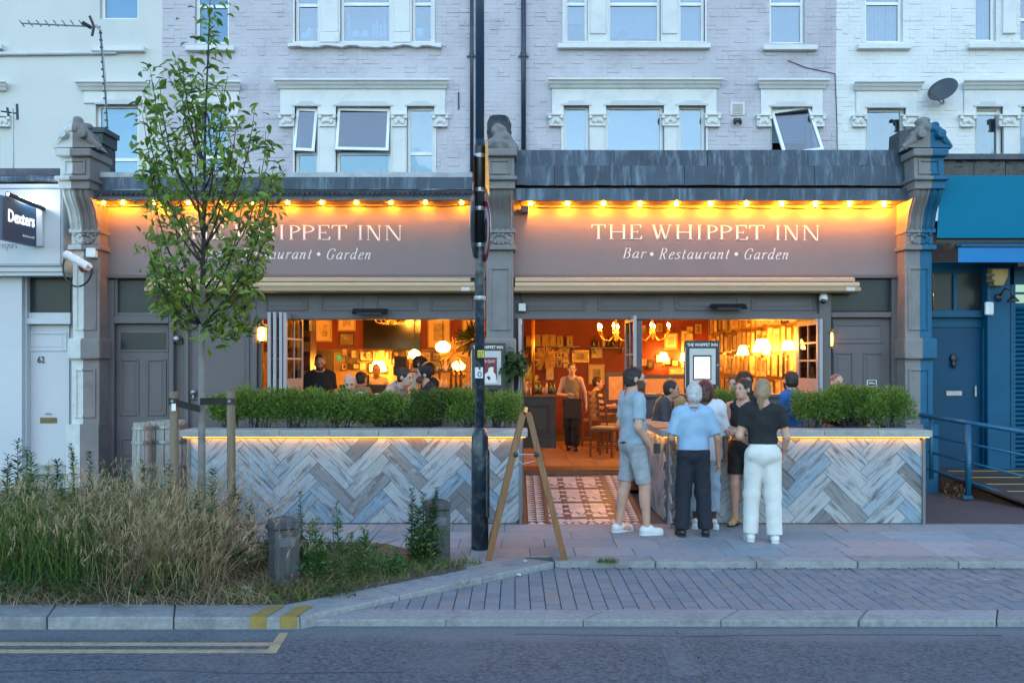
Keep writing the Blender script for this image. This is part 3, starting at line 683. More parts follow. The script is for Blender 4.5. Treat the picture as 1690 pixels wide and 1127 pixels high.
# things on the upper walls
def pipe(px, py0, py1, label, r=0.045, name='drainpipe', Yo=0.09):
    t = thing(name, label, 'pipe', (X(px,YU), YU-Yo, Z(py1,YU)))
    MB().tube([(X(px,YU),YU-Yo,Z(py1,YU)),(X(px,YU),YU-Yo,Z(py0,YU))], r, 12).build('pipe', m_pipe, t, smooth=True)
    for py in (93, -60):
        MB().lathe([(r,-.06),(r+.014,-.055),(r+.014,.04),(r,.045)], (X(px,YU),YU-Yo,Z(py,YU)), 12).box(X(px,YU)-.1,X(px,YU)+.1,YU-.03,YU+.01,Z(py,YU)-.03,Z(py,YU)).build('collar', m_pipe, t)
pipe(779, -140, 300, 'thin dark drainpipe directly beside the tall street lamp post', 0.035)
pipe(864, -140, 300, 'thick dark drainpipe standing clear on the lavender wall', 0.046)
g = thing('air_vent', 'square louvred vent with a white rim beside the three-light window', 'vent', P(1217,180,YU))
MB().pb(1206,1229,169,190,YU-0.03,0.06).build('rim', m_trim, g)
for k in range(5): MB().pb(1209,1226,171.5+k*3.5,173.5+k*3.5,YU-0.045,0.03).build('slat', M('vent_grey',(0.4,0.4,0.42),.5), g)
g = thing('floodlight', 'small dark flood lamp on the wall under the square vent', 'lamp', P(1217,200,YU))
MB().pb(1212,1223,195,199,YU-0.1,0.12).build('bracket', m_dblack, g); MB().ell(P(1213,202,YU-.12),(.03,.05,.05)).ell(P(1222,202,YU-.12),(.03,.05,.05)).build('lamp_head', m_dblack, g, smooth=True)
d = thing('satellite_dish', 'dark grey satellite dish bolted to the white brick wall', 'satellite dish', P(1555,165,YU))
c = P(1556,148,YU-0.35); R = Matrix.Rotation(math.radians(38),3,'Y') @ Matrix.Rotation(math.radians(62),3,'X')
R = Matrix.Rotation(math.radians(-48),3,'Z') @ Matrix.Rotation(math.radians(70),3,'X')
R = Matrix.Rotation(math.radians(14),3,'Y') @ R
MB().lathe([(0.005,-.055),(.1,-.05),(.2,-.03),(.27,0),(.27,.008),(.2,-.02),(.1,-.04),(.005,-.045)], c, 28, R).build('reflector', M('dish_grey',(0.06,0.075,0.09),.5,.15,5), d, smooth=True)
MB().tube([P(1553,170,YU-.30),P(1541,158,YU-.75)],.012).box(*(lambda q:(q[0]-.05,q[0]+.03,q[1]-.03,q[1]+.03,q[2]-.035,q[2]+.03))(P(1540,157,YU-.78))).build('feed_arm', m_dblack, d)
MB().tube([P(1556,152,YU-.30),P(1557,168,YU-.2),P(1558,170,YU+.02)],.018).build('bracket', m_metal, d)
MB().tube([P(-60,90,YU-.05),P(192,87,YU-.05)],.035,10).build('waste_pipe', M('white_pipe',(0.6,.62,.64),.5), h_wl)
MB().tube([P(1300,100,YU-.03),P(1330,112,YU-.02),P(1378,122,YU-.02),P(1381,190,YU-.02),P(1382,260,YU-.02)],.008,6).build('cable', m_dblack, h_lr)
MB().box(X(757,YU)-.012,X(757,YU)+.012,YU-.03,YU+.01,Z(181,YU),Z(153,YU)).build('wall_tie', m_dblack, h_ll)
# ================================================================ SHOP ROOFS, PARAPETS, PILASTERS
roof = MB().box(-12,12,YF+0.02,YU+0.0,3.85,4.05).build('shop_roof', m_leadd, kind='structure')
# left parapet
pl = thing('parapet', 'low lead parapet with a pale coping above the tree-covered pub sign', 'parapet', (X(460,13.4),13.4,4.2))
Yc = 13.28
def sheets(mbname, edges, py0, py1, Y, mat, parent, d=0.06, lean=0.0, wob=1.0):
    for a, b in zip(edges[:-1], edges[1:]):
        x0, x1, z0, z1 = X(a,Y)+.003, X(b,Y)-.003, Z(py1,Y), Z(py0,Y); j = rnd.uniform(-.012,.012)*wob
        mb = MB(); n = 5; vs_ = []
        for i in range(n+1):
            x = x0+(x1-x0)*i/n; bow = rnd.uniform(-.008,.008)*wob
            vs_ += [(x, Y+j+bow, z0+rnd.uniform(-.006,.006)*wob), (x, Y+lean+j, z1)]
        base = len(vs_); fs_ = [(2*i,2*i+2,2*i+3,2*i+1) for i in range(n)]
        vs_ += [(x0,Y+d+lean,z0),(x1,Y+d+lean,z0),(x1,Y+d+lean,z1),(x0,Y+d+lean,z1)]
        e = 2*n; fs_ += [(base,base+3,1,0),(e,e+1,base+2,base+1),(1,base+3,base+2,e+1) ,(0,e,base+1,base)]
        mb.add(vs_, fs_); mb.build('lead_sheet', mat, parent, smooth=False)
MB().pb(148,780,284,293,13.40,0.3).build('coping', M('pale_coping',(0.42,0.44,0.46),.8,.2,5,.004,40,dirt=(.2,.22,.24),damt=.6,ds=6), pl, bevel=.01)
sheets('l', [150,245,350,455,572,690,780], 293, 313, 13.36, m_lead, pl)
MB().yz([(13.6,Z(321,13.3)),(13.24,Z(321,13.3)),(13.22,Z(317,13.3)),(13.34,Z(313,13.3)),(13.6,Z(313,13.3))], X(148,13.3), X(780,13.3)).build('tile_edge', m_leadd, pl)
mb = MB()
for k in range(76): 
    xx = X(150+k*8.3,13.22); mb.tube([(xx,13.225,Z(322,13.22)),(xx,13.30,Z(315,13.25))],.022,6)
mb.build('ridge_roll', m_leadd, pl, kind='stuff')
sheets('l', [146,262,380,500,618,700,780], 321, 330, 13.27, M('lead_fascia',(0.075,0.085,0.105),.5,.25,4,.004,20,dirt=(.16,.17,.18),damt=.5,ds=5,dst=(6,6,1),rnd_v=.15), pl, wob=.4)
MB().box(X(146,13.27),X(780,13.27),13.30,13.70,Z(330,13.28),Z(322,13.28)).build('soffit_board', M('soffit_paint',PUB,.5,.1,4), pl)
# right parapet
pr = thing('parapet', 'tall blue-grey lead parapet in two tiers of overlapping sheets', 'parapet', (X(1170,13.4),13.4,4.2))
sheets('r', [846,1008,1168,1334,1405,1497], 247, 274, 13.42, m_lead, pr, lean=0.03)
sheets('r', [846,915,1042,1130,1262,1345,1420,1500], 273, 306, 13.36, m_lead, pr, lean=0.03)
sheets('r', [846,1040,1190,1345,1424,1512], 311, 331, 13.27, m_lead, pr, wob=.5)
MB().box(X(846,13.4),X(1499,13.4),13.50,13.75,Z(312,13.4),Z(248,13.4)).build('parapet_core', m_leadd, pr)
MB().box(X(846,13.27),X(1510,13.27),13.30,13.70,Z(331,13.28),Z(314,13.28)).build('soffit_board', MATS['soffit_paint'], pr)
# pilasters
def pilaster(pxc, label, m, top='scroll'):
    xc = X(pxc, 13.39); w_ = 0.205
    t = thing('pilaster', label, 'pilaster', (xc, YF-0.2, 0))
    def zz(py): return Z(py, 13.32)
    def blk(name, py0, py1, hw, d, bev=.012): return MB().box(xc-hw,xc+hw,YF-d,YF+.05,zz(py1),zz(py0)).build(name, m, t, bevel=bev)
    blk('plinth', 700, 815, w_+.035, .40); blk('lower_shaft', 590, 702, w_, .30); blk('cap_block', 558, 593, w_+.035, .38, .03)
    blk('shaft', 410, 560, w_-.005, .28)
    for py0, py1 in ((608,690),(440,545)):
        fr = MB(); a,b,c0,d0 = xc-w_+.05, xc+w_-.05, zz(py1), zz(py0)
        for bx in ((a,a+.035,c0,d0),(b-.035,b,c0,d0),(a+.035,b-.035,d0-.035,d0),(a+.035,b-.035,c0,c0+.035)):
            fr.box(bx[0],bx[1],YF-(.322 if py0 > 600 else .302),YF-.2,bx[2],bx[3])
        fr.build('panel_moulding', m, t, bevel=.01)
    blk('string_course', 404, 412, w_+.03, .36, .01); blk('carved_block', 382, 406, w_, .31)
    cv = MB(); r = random.Random(int(pxc))
    for k in range(11):
        a = k/11*2*math.pi; cv.ell((xc+math.cos(a)*.11, YF-.32, zz(393.5)+math.sin(a)*.065), (.035,.025,.03), 7, 5)
    for sx in (-1,1):
        for sz in (-1,1): cv.ell((xc+sx*.16, YF-.32, zz(393.5)+sz*.07), (.03,.022,.03), 7, 5)
    cv.build('carving', m, t, smooth=True)
    blk('string_course', 377, 384, w_+.02, .35, .01)
    prof = []                                     # console: an S curve that swells forward at the top
    for i in range(15):
        s = i/14; prof.append((YF-(.30+.30*(0.5-0.5*math.cos(s*math.pi))+.05*math.sin(s*2*math.pi+.6)*(1-s)), zz(380-65*s)))
    poly = prof+[(YF+.02,zz(316)),(YF+.02,zz(378))]
    MB().yz(poly, xc-w_, xc+w_).build('console', m, t)
    for k in range(5):
        xx = xc-w_+.04+k*(2*w_-.08)/4; MB().tube([(xx,y-.004,z) for y,z in prof], .018, 6).build('flute', m, t, smooth=True)
    blk('cap_slab', 304, 318, w_+.02, .66); blk('cap_slab', 298, 305, w_+.05, .72, .02)
    blk('pedestal', 264, 299, w_+.01, .62)
    fr = MB(); a,b,c0,d0 = xc-w_+.05, xc+w_-.05, zz(294), zz(270)
    for bx in ((a,a+.03,c0,d0),(b-.03,b,c0,d0),(a+.03,b-.03,d0-.03,d0),(a+.03,b-.03,c0,c0+.03)): fr.box(bx[0],bx[1],YF-.645,YF-.5,bx[2],bx[3])
    fr.build('panel_moulding', m, t, bevel=.008)
    blk('cornice', 253, 266, w_+.05, .70, .025)
    if top == 'figure':                           # lump of carved stone ending in a ball
        zb6 = zz(254)
        def ff(G):
            D = ellip(G,(xc,YF-.42,zb6+.08),(.24,.22,.13)); D = smin(D,cone(G,(xc-.2,YF-.5,zb6+.08),(xc+.05,YF-.55,zb6+.22),.07,.06),.03); D = smin(D,cone(G,(xc+.2,YF-.5,zb6+.05),(xc+.1,YF-.56,zb6+.2),.08,.05),.03)
            D = smin(D,ellip(G,(xc-.01,YF-.48,zb6+.31),(.115,.115,.095)),.02); D = smin(D,cone(G,(xc-.05,YF-.6,zb6+.12),(xc+.09,YF-.6,zb6+.10),.05,.04),.015); return D+wrinkle(G,.010,.7,1.0)
        V,Q = nets(ff,(xc-.36,YF-.75,zb6-.04),(xc+.36,YF-.1,zb6+.48),.016); link('finial', npmesh('finial', V, Q, m, True), t)
    else:
        s = MB(); s.prism([(xc-.30,zz(250)),(xc+.30,zz(250)),(xc+.12,zz(226)),(xc,zz(214)),(xc-.12,zz(226))], YF-.62, YF-.2)
        for sx in (-1,1):
            s.lathe([(.0,-.24),(.06,-.23),(.085,0),(.06,.23),(.0,.24)], (xc+sx*.14,YF-.5,zz(230)), 14, Matrix.Rotation(math.pi/2,3,'X'))
            s.tube([(xc+sx*.33,YF-.55,zz(249)),(xc+sx*.22,YF-.6,zz(238)),(xc+sx*.13,YF-.62,zz(222)),(xc+sx*.04,YF-.58,zz(214))], [.05,.06,.06,.04], 8)
        s.build('pediment', m, t, smooth=False); zb6 = zz(222)
        def ff(G):
            D = ellip(G,(xc,YF-.5,zb6+.03),(.14,.15,.12)); D = smin(D,ellip(G,(xc-.03,YF-.5,zb6+.15),(.10,.11,.07)),.02); D = smin(D,ellip(G,(xc+.11,YF-.5,zb6+.08),(.08,.1,.06)),.02); D = smin(D,cone(G,(xc-.2,YF-.55,zb6-.06),(xc-.02,YF-.6,zb6+.05),.05,.05),.02); D = smin(D,cone(G,(xc+.2,YF-.55,zb6-.08),(xc+.05,YF-.6,zb6+.04),.05,.05),.02); return D+wrinkle(G,.011,.7,float(pxc))
        V,Q = nets(ff,(xc-.34,YF-.75,zb6-.2),(xc+.34,YF-.3,zb6+.28),.016); link('finial', npmesh('finial', V, Q, m, True), t)
    return t
x1_ = X(137,13.39); x3_ = X(1519,13.39)
def two(name, split, c1, c2): return M(name, c1, 0.65, 0.12, 4, 0.003, 40, dirt=tuple(.5*v for v in PUB), damt=.25, ds=5, split=(split, c2))
pilaster(141, 'ornate stone pilaster painted half white and half mauve beside door 62', two('pilaster_white_mauve', x1_, (0.56,0.57,0.56), (0.19,0.165,0.16)))
pilaster(825, 'mauve stone pilaster with a carved ball finial behind the lamp post', M('pilaster_mauve', (0.20,0.188,0.188), .65, .12, 4, .003, 40, dirt=(.13,.12,.115), damt=.4, ds=5), 'figure')
pilaster(1517, 'stone pilaster painted half mauve and half blue next to the handrail', two('pilaster_mauve_blue', x3_, (0.21,0.198,0.198), (0.004,0.105,0.205)))
# chimney-like stumps on the roofs behind the pilasters
def stump(px0, px1, py0, py1, Y, name, label, mat, cat, wrap=False):
    t = thing(name, label, cat, (X((px0+px1)/2,Y), Y+.2, Z(py1,Y)))
    if wrap:
        x0,x1,z0,z1 = X(px0,Y),X(px1,Y),Z(py1,Y),Z(py0,Y); xm=(x0+x1)/2; w2=(x1-x0)/2; h2=z1-z0
        MB().lathe([(w2*.93,0),(w2*.96,h2*.3),(w2*1.02,h2*.55),(w2*1.08,h2*.62),(w2*1.03,h2*.7),(w2*1.05,h2*.82),(w2*.8,h2*.97),(w2*.3,h2)], (xm,Y+w2,z0), 9).build('wrapping', mat, t)
    else:
        n = int((Z(py0,Y)-Z(py1,Y))/.085)
        for k in range(n):
            zz0 = Z(py1,Y)+k*.085; e = .03 if k >= n-3 else 0; e2 = .04 if k == n-1 else 0
            MB().box(X(px0,Y)-e-e2,X(px1,Y)+e+e2,Y-e-e2,Y+.5,zz0,zz0+.08).build('brick_course', mat, t)
    return t
m_tar = M('tarred_brick', (0.03,0.042,0.05), .55, .35, 8, .006, 30, dirt=(.09,.11,.12), damt=.4, ds=5)
stump(134,168,205,290,14.6,'party_wall_stack','dark tarred brick stump behind the white and mauve pilaster',m_tar,'chimney')
stump(803,843,186,262,14.6,'wrapped_stack','stump wrapped in black plastic behind the ball finial',M('black_plastic',(0.018,0.02,0.025),.35,.3,6,.01,12),'chimney',True)
t = thing('lead_flashing','dark folded lead cap behind the mauve and blue pilaster','lead cap',(X(1507,14.2),14.3,Z(262,14.2)))
MB().prism([(X(1478,14.2),Z(262,14.2)),(X(1541,14.2),Z(262,14.2)),(X(1541,14.2),Z(212,14.2)),(X(1520,14.2),Z(210,14.2)),(X(1480,14.2),Z(219,14.2))],14.1,14.5).build('lead_cap_sheet', m_tar, t, bevel=.01)
# aerials
m_alu = M('aerial_metal',(0.35,.37,.4),.4,.2,5,metal=.6)
t = thing('tv_aerial','long ladder-like television aerial on a bent mast above the white pilaster','aerial',P(178,262,14.9))
Ya = 14.9
MB().tube([P(180,275,Ya),P(172,120,Ya),P(165,50,Ya),P(158,42,Ya)],.022,8).build('mast', m_alu, t)
for k in range(17): py = 55+k*12; MB().lathe([(.026,-.012),(.03,0),(.026,.012)], P(165.5+(py-50)*.068,py,Ya), 8).build('clip_band', m_dblack, t)
MB().tube([P(35,39,Ya),P(166,45,Ya)],.014,6).build('boom', m_alu, t)
for k in range(8):
    px = 35+k*14; MB().tube([(P(px,35,Ya)[0],Ya-.06,P(px,36,Ya)[2]),(P(px+2,42,Ya)[0],Ya+.06,P(px+2,42,Ya)[2])],.009,6).build('element', m_alu, t)
MB().tube([P(148,27,Ya),P(155,44,Ya),P(152,60,Ya)],.022,6).build('reflector_bar', m_dblack, t); MB().tube([P(137,38,Ya),P(150,46,Ya)],.035,6).build('dipole', m_dblack, t)
MB().tube([P(165,50,Ya-.03),P(174,160,Ya-.03),P(178,230,Ya-.03),P(185,256,Ya-.05),P(178,272,Ya-.1),P(160,285,Ya-.3)],.009,6).build('cable', m_dblack, t)
t = thing('tv_aerial','short aerial on a thin straight mast above the dexters fascia'.replace('dexters','estate agent'),'aerial',P(22,290,Ya))
MB().tube([P(22,290,Ya),P(21,180,Ya)],.016,8).build('mast', m_alu, t); MB().tube([P(28,172,Ya),P(29,198,Ya)],.02,6).build('reflector_bar', m_dblack, t); MB().tube([P(2,184,Ya),P(30,188,Ya)],.014,6).build('boom', m_dblack, t); MB().tube([P(12,178,Ya),P(14,192,Ya)],.02,6).build('dipole', m_dblack, t)
# ================================================================ LETTERING
def text_mesh(txt, mat, width, height, depth=0.004, shear=0.0, spacing=1.0, name='lettering', bold=0.0):
    """flat letters as a mesh with origin at the lower left, fitted to width x height"""
    cu = bpy.data.curves.new(name, 'FONT'); cu.body = txt; cu.extrude = 0.01; cu.shear = shear; cu.space_character = spacing; cu.offset = bold; cu.resolution_u = 3
    o = bpy.data.objects.new(name, cu); COL.objects.link(o)
    dg = bpy.context.evaluated_depsgraph_get(); me = bpy.data.meshes.new_from_object(o.evaluated_get(dg)); bpy.data.objects.remove(o)
    n = len(me.vertices); co = np.zeros(n*3); me.vertices.foreach_get('co', co); co = co.reshape(-1,3)
    mn, mx = co.min(0), co.max(0); s = (mx-mn); s[s == 0] = 1
    q = np.zeros_like(co); q[:,0] = (co[:,0]-mn[0])/s[0]*width; q[:,2] = (co[:,1]-mn[1])/s[1]*height; q[:,1] = -(co[:,2]-mn[2])/s[2]*depth
    me.vertices.foreach_set('co', q.ravel()); me.materials.clear(); me.materials.append(mat); me.name = name; me.update(); return me
def text_at(txt, mat, px0, px1, py0, py1, Y, parent, **k):
    return link(k.get('name','lettering'), text_mesh(txt, mat, X(px1,Y)-X(px0,Y), Z(py0,Y)-Z(py1,Y), **k), parent, loc=(X(px0,Y),Y,Z(py1,Y)))
m_let = M('white_lettering', (0.78,0.74,0.72), .5, .03)
def serif(ch, x0, x1, z0, z1, mb, y0, y1):
    """roman capitals with thick and thin strokes and flat serifs"""
    w_, h = x1-x0, z1-z0; T, t, sf = .135*h, .05*h, .035*h
    def R(a,b,c,d): mb.prism([(x0+a,z0+c),(x0+b,z0+c),(x0+b,z0+d),(x0+a,z0+d)], y0, y1)
    def Q(p): mb.prism([(x0+a,z0+b) for a,b in p], y0, y1)
    def stem(c, th, top=True, bot=True, e=.085):
        R(c-th/2,c+th/2,0,h)
        if bot: R(c-th/2-e*h,c+th/2+e*h,0,sf)
        if top: R(c-th/2-e*h,c+th/2+e*h,h-sf,h)
    if ch == 'I': stem(w_/2,T)
    elif ch == 'T':
        stem(w_/2,T,top=False); R(0,w_,h-t,h); Q([(0,h),(0,h*.76),(sf,h*.76),(sf*3,h-t)]); Q([(w_,h),(w_,h*.76),(w_-sf,h*.76),(w_-sf*3,h-t)])
    elif ch == 'H': stem(.085*h+T/2,T); stem(w_-.085*h-T/2,T); R(.085*h+T,w_-.085*h-T,h*.5-t/2,h*.5+t/2)
    elif ch == 'E':
        c = .085*h+T/2; stem(c,T); R(c,w_*.93,h-t,h); R(c,w_,0,t); R(c,w_*.68,h*.5-t/2,h*.5+t/2)
        Q([(w_*.93,h),(w_*.93,h*.78),(w_*.93-sf,h*.78),(w_*.93-sf*3,h-t)]); Q([(w_,0),(w_,h*.25),(w_-sf,h*.25),(w_-sf*4,t)]); R(w_*.68-sf,w_*.68,h*.4,h*.6)
    elif ch == 'P':
        c = .085*h+T/2; stem(c,T); n = 14; rx, rz_ = w_-c-.02*h, h*.265
        out, inn = [], []
        for i in range(n+1):
            a = math.pi/2-math.pi*i/n; out.append((c+max(0,math.cos(a))*rx, h-rz_+math.sin(a)*rz_)); inn.append((c+max(0,math.cos(a))*(rx-T), h-rz_+math.sin(a)*(rz_-t)))
        for i in range(n): Q([out[i],out[i+1],inn[i+1],inn[i]])
    elif ch == 'N':
        a, b = .09*h+t/2, w_-.09*h-t/2; R(a-t/2,a+t/2,0,h); R(b-t/2,b+t/2,-.02*h,h); Q([(a-t/2,h),(a-t/2+T*1.1,h),(b+t/2,-.02*h),(b+t/2-T*1.0,-.02*h)])
        R(a-.1*h,a+.1*h,0,sf); R(a-.13*h,a+.05*h,h-sf,h); R(b-.1*h,b+.1*h,h-sf,h)
    elif ch == 'W':
        q = w_/4
        for a,b,th in ((.3*q,1.25*q,T),(2.1*q,1.25*q,t),(1.75*q,2.85*q,T),(3.75*q,2.85*q,t)):
            Q([(a-th/2*1.05,h),(a+th/2*1.05,h),(b+th/2,0),(b-th/2,0)])
        for a in (.3*q,3.75*q,1.9*q): R(a-.13*h,a+.13*h,h-sf,h)
ITAL = {'a':(.66,[[(.48,.55),(.3,.62),(.1,.45),(.06,.2),(.16,.02),(.3,.06),(.46,.3)],[(.5,.6),(.46,.15),(.5,.02),(.6,.1)]]),'r':(.48,[[(.02,.5),(.12,.6),(.1,.3),(.09,0)],[(.1,.35),(.25,.58),(.38,.6),(.42,.52)]]),
 'e':(.54,[[(.08,.3),(.3,.36),(.44,.48),(.36,.62),(.18,.56),(.06,.3),(.1,.06),(.25,0),(.44,.12)]]),'s':(.48,[[(.38,.52),(.28,.62),(.12,.56),(.1,.44),(.3,.3),(.36,.14),(.22,0),(.06,.03),(.02,.12)]]),
 't':(.42,[[(.18,.85),(.14,.2),(.18,.02),(.32,.08)],[(.02,.6),(.34,.6)]]),'u':(.68,[[(.02,.52),(.1,.6),(.08,.2),(.16,.02),(.3,.1),(.44,.4)],[(.48,.6),(.44,.15),(.48,.02),(.58,.1)]]),
 'n':(.64,[[(.02,.52),(.1,.6),(.09,.3),(.08,0)],[(.08,.3),(.24,.56),(.4,.6),(.44,.48),(.4,.12),(.44,.02),(.54,.1)]]),'d':(.68,[[(.48,.55),(.3,.62),(.1,.45),(.06,.2),(.16,.02),(.3,.06),(.46,.3)],[(.4,.97),(.5,1),(.47,.5),(.46,.15),(.5,.02),(.6,.1)]]),
 'B':(.76,[[(.16,1),(.15,.5),(.14,0)],[(.02,1),(.3,1)],[(.02,0),(.3,0)],[(.16,1),(.45,.97),(.55,.78),(.42,.56),(.15,.53)],[(.15,.53),(.5,.5),(.62,.26),(.48,.03),(.14,0)]]),
 'R':(.82,[[(.16,1),(.15,.5),(.14,0)],[(.02,1),(.3,1)],[(.02,0),(.28,0)],[(.16,1),(.45,.97),(.57,.76),(.42,.54),(.15,.5)],[(.34,.5),(.48,.2),(.6,.02),(.74,0)]]),
 'G':(.86,[[(.68,.74),(.66,.9),(.5,.99),(.36,.99),(.14,.8),(.06,.45),(.16,.1),(.38,0),(.58,.06),(.63,.2),(.63,.4)],[(.48,.4),(.76,.4)]])}
def italic(txt, x0, x1, z0, z1, Y):
    """slanted serif lettering drawn with a broad pen"""
    mb = MB(); h = z1-z0; tot = sum(ITAL[c][0]+.12 for c in txt)-.16; sl = .26; k = (x1-x0-sl*h*.62)/(tot*h); x = 0.0
    for c in txt:
        for st in ITAL[c][1]:
            pts = []
            for i in range(len(st)-1):
                p0, p1, p2, p3 = st[max(i-1,0)], st[i], st[i+1], st[min(i+2,len(st)-1)]
                for j in range(4):
                    t = j/4; pts.append(tuple(.5*(2*p1[m]+(p2[m]-p0[m])*t+(2*p0[m]-5*p1[m]+4*p2[m]-p3[m])*t*t+(3*p1[m]-p0[m]-3*p2[m]+p3[m])*t**3) for m in (0,1)))
            pts.append(st[-1]); L = []; R = []
            for i, p in enumerate(pts):
                a, b = pts[max(i-1,0)], pts[min(i+1,len(pts)-1)]; dx, dz = b[0]-a[0], b[1]-a[1]; l = math.hypot(dx,dz) or 1; th = .020+.034*abs(dz/l)**1.5
                f = lambda u, v: (x0+((x+u)*k+sl*v)*h, Y, z0+v*h)
                L.append(f(p[0]-dz/l*th, p[1]+dx/l*th)); R.append(f(p[0]+dz/l*th, p[1]-dx/l*th))
            n = len(pts); mb.add(L+R, [(i,i+1,n+i+1,n+i) for i in range(n-1)])
        x += ITAL[c][0]+.12
    return mb
def sign(px0, px1, off, label):
    Y = YF
    s = thing('pub_sign', label, 'sign', (X((px0+px1)/2,Y), Y, Z(458,Y)))
    MB().pb(px0,px1,333,456,Y,.06).build('sign_board', m_sign, s)
    MB().yz([(Y-.05,Z(455,Y)),(Y-.02,Z(455,Y)),(Y+.02,Z(452,Y)),(Y+.05,Z(452,Y)),(Y+.05,Z(461,Y)),(Y-.05,Z(459,Y))], X(px0,Y), X(px1,Y)).build('bottom_moulding', m_pub, s)
    for ch, a, b in zip('THEWHIPPETINN', (976,1005,1039,1076,1115,1148,1166,1187.5,1213,1236.5,1278,1294,1325), (999.5,1033.5,1059.5,1107.5,1143,1160,1185,1208.5,1234,1261.5,1289.5,1318,1352)):
        mb = MB(); dy = (a-976)/376*2.0
        serif(ch, X(a+off,Y), X(b+off,Y), Z(395+dy,Y), Z(370.5+dy,Y), mb, Y-.006, Y+.01); mb.build('letter', m_let, s)
    for tx, a, b, y0, y1 in (('Bar',1027,1067,409.5,426),('Restaurant',1087,1205,410,427.5),('Garden',1227,1303,410.5,428)):
        italic(tx, X(a+off,Y), X(b+off,Y), Z(y1,Y), Z(y0,Y), Y-.004).build('lettering', m_let, s)
    for px in (1075.5,1215): MB().lathe([(.027,0),(.027,.006)], (X(px+off,Y),Y-.002,Z(419.5,Y)), 14, Matrix.Rotation(math.pi/2,3,'X')).build('dot', m_let, s)
    return s
sign(160, 806, -689, 'mauve pub sign board partly hidden by the young street tree')
sign(846, 1490, 0, 'mauve pub sign board with its white lettering in full view')

# ================================================================ FESTOON LIGHTS
def bulb_string(xs, y_of, label, grp):
    for i in range(len(xs)-1):
        pass
    t = thing('festoon_cable', label, 'cable', (X(xs[0],13.52),13.52,Z(338,13.52)))
    pts = []
    for a, b in zip(xs[:-1], xs[1:]):
        for k in range(5):
            s = k/5; px = a+(b-a)*s; pts.append(P(px, y_of(px)+4*s*(1-s)*2.2, 13.52))
    pts.append(P(xs[-1], y_of(xs[-1]), 13.52))
    pts = [P(xs[0]-14, y_of(xs[0])-1, 13.5)]+pts+[P(xs[-1]+14, y_of(xs[-1])-1, 13.5)]
    MB().tube(pts, .009, 6).build('cable', m_dblack, t)
    return t
LX = [170,203,255,311,366,419,475,531,588,645,702,762]; RX = [876,936,996,1056,1116,1173,1232,1290,1346,1402,1459]
ly = lambda px: 340-px*.001; ry = lambda px: 341.5+(px-876)*.003
bulb_string(LX, ly, 'thin black festoon cable above the sign behind the tree', '')
bulb_string(RX, ry, 'thin black festoon cable above the fully visible pub sign', '')
ordinal = ['first','second','third','fourth','fifth','sixth','seventh','eighth','ninth','tenth','eleventh','twelfth']
bm_glass = None
def bulbs(xs, yf, where):
    for i, px in enumerate(xs):
        c = P(px, yf(px), 13.52)
        t = thing('festoon_bulb', f'lit festoon bulb, {ordinal[i]} from {where}', 'light bulb', c, 'festoon bulbs over the pub signs')
        MB().lathe([(.012,-.012),(.026,-.01),(.03,.0),(.026,.014),(.016,.022)], (c[0],c[1],c[2]), 12).build('socket', M('festoon_socket',(0.5,.36,.2),.5), t, smooth=True)
        MB().lathe([(.012,.02),(.02,.032),(.027,.05),(.026,.066),(.016,.08),(.004,.086)], c, 10).build('glass_bulb', m_bulb, t, smooth=True)
bulbs(LX, ly, 'the white and mauve pilaster')
bulbs(RX, ry, 'the ball finial pilaster')
for px in (800, 866):
    t = thing('cable_bracket', 'small wooden bracket holding the festoon cable beside '+('the lamp post' if px == 800 else 'the fully visible sign'), 'bracket', P(px,345,13.6))
    MB().pb(px-6,px+6,340,350,13.48,.22).build('bracket_block', m_pub, t, bevel=.006)

# ================================================================ AWNINGS, LINTELS, HEATERS
def awning(px0, px1, end_box, label):
    Y0 = YF-.26; a, b = X(px0,Y0), X(px1,Y0)
    t = thing('awning', label, 'awning', ((a+b)/2, YF-.1, Z(483,Y0)))
    MB().yz([(YF-.03,Z(457,Y0)),(Y0+.08,Z(457,Y0)),(Y0+.03,Z(460,Y0)),(Y0+.03,Z(464,Y0)),(YF-.03,Z(464,Y0))], a, b-.06).build('cover', m_awn, t)
    MB().yz([(YF-.05,Z(465,Y0)),(Y0+.02,Z(465.5,Y0)),(Y0,Z(471,Y0)),(Y0+.01,Z(474,Y0)),(YF-.05,Z(474,Y0))], a, b).build('cassette', m_awn, t)
    MB().yz([(YF-.05,Z(474.5,Y0)),(Y0-.01,Z(474.5,Y0)),(Y0-.012,Z(480,Y0)),(Y0+.03,Z(483,Y0)),(YF-.05,Z(483,Y0))], a-.015, b+.015).build('front_bar', M('tan_awning_bar',(0.36,.235,.13),.4,.05), t)
    MB().pb(px1-22,px1-8,474,480,Y0-.016,.02).build('badge', m_metal, t)
    return t
awning(240, 783, True, 'closed cream awning cassette below the tree-covered sign')
awning(850, 1419, True, 'closed cream awning cassette above the open door and windows')
fr = thing('shopfront', 'mauve panelled pub shopfront with the wide folding window and narrow door', 'shopfront', (X(470,YF),YF,0))
fr2 = thing('shopfront', 'mauve panelled pub shopfront with the open entrance and door 66a', 'shopfront', (X(1170,YF),YF,0))
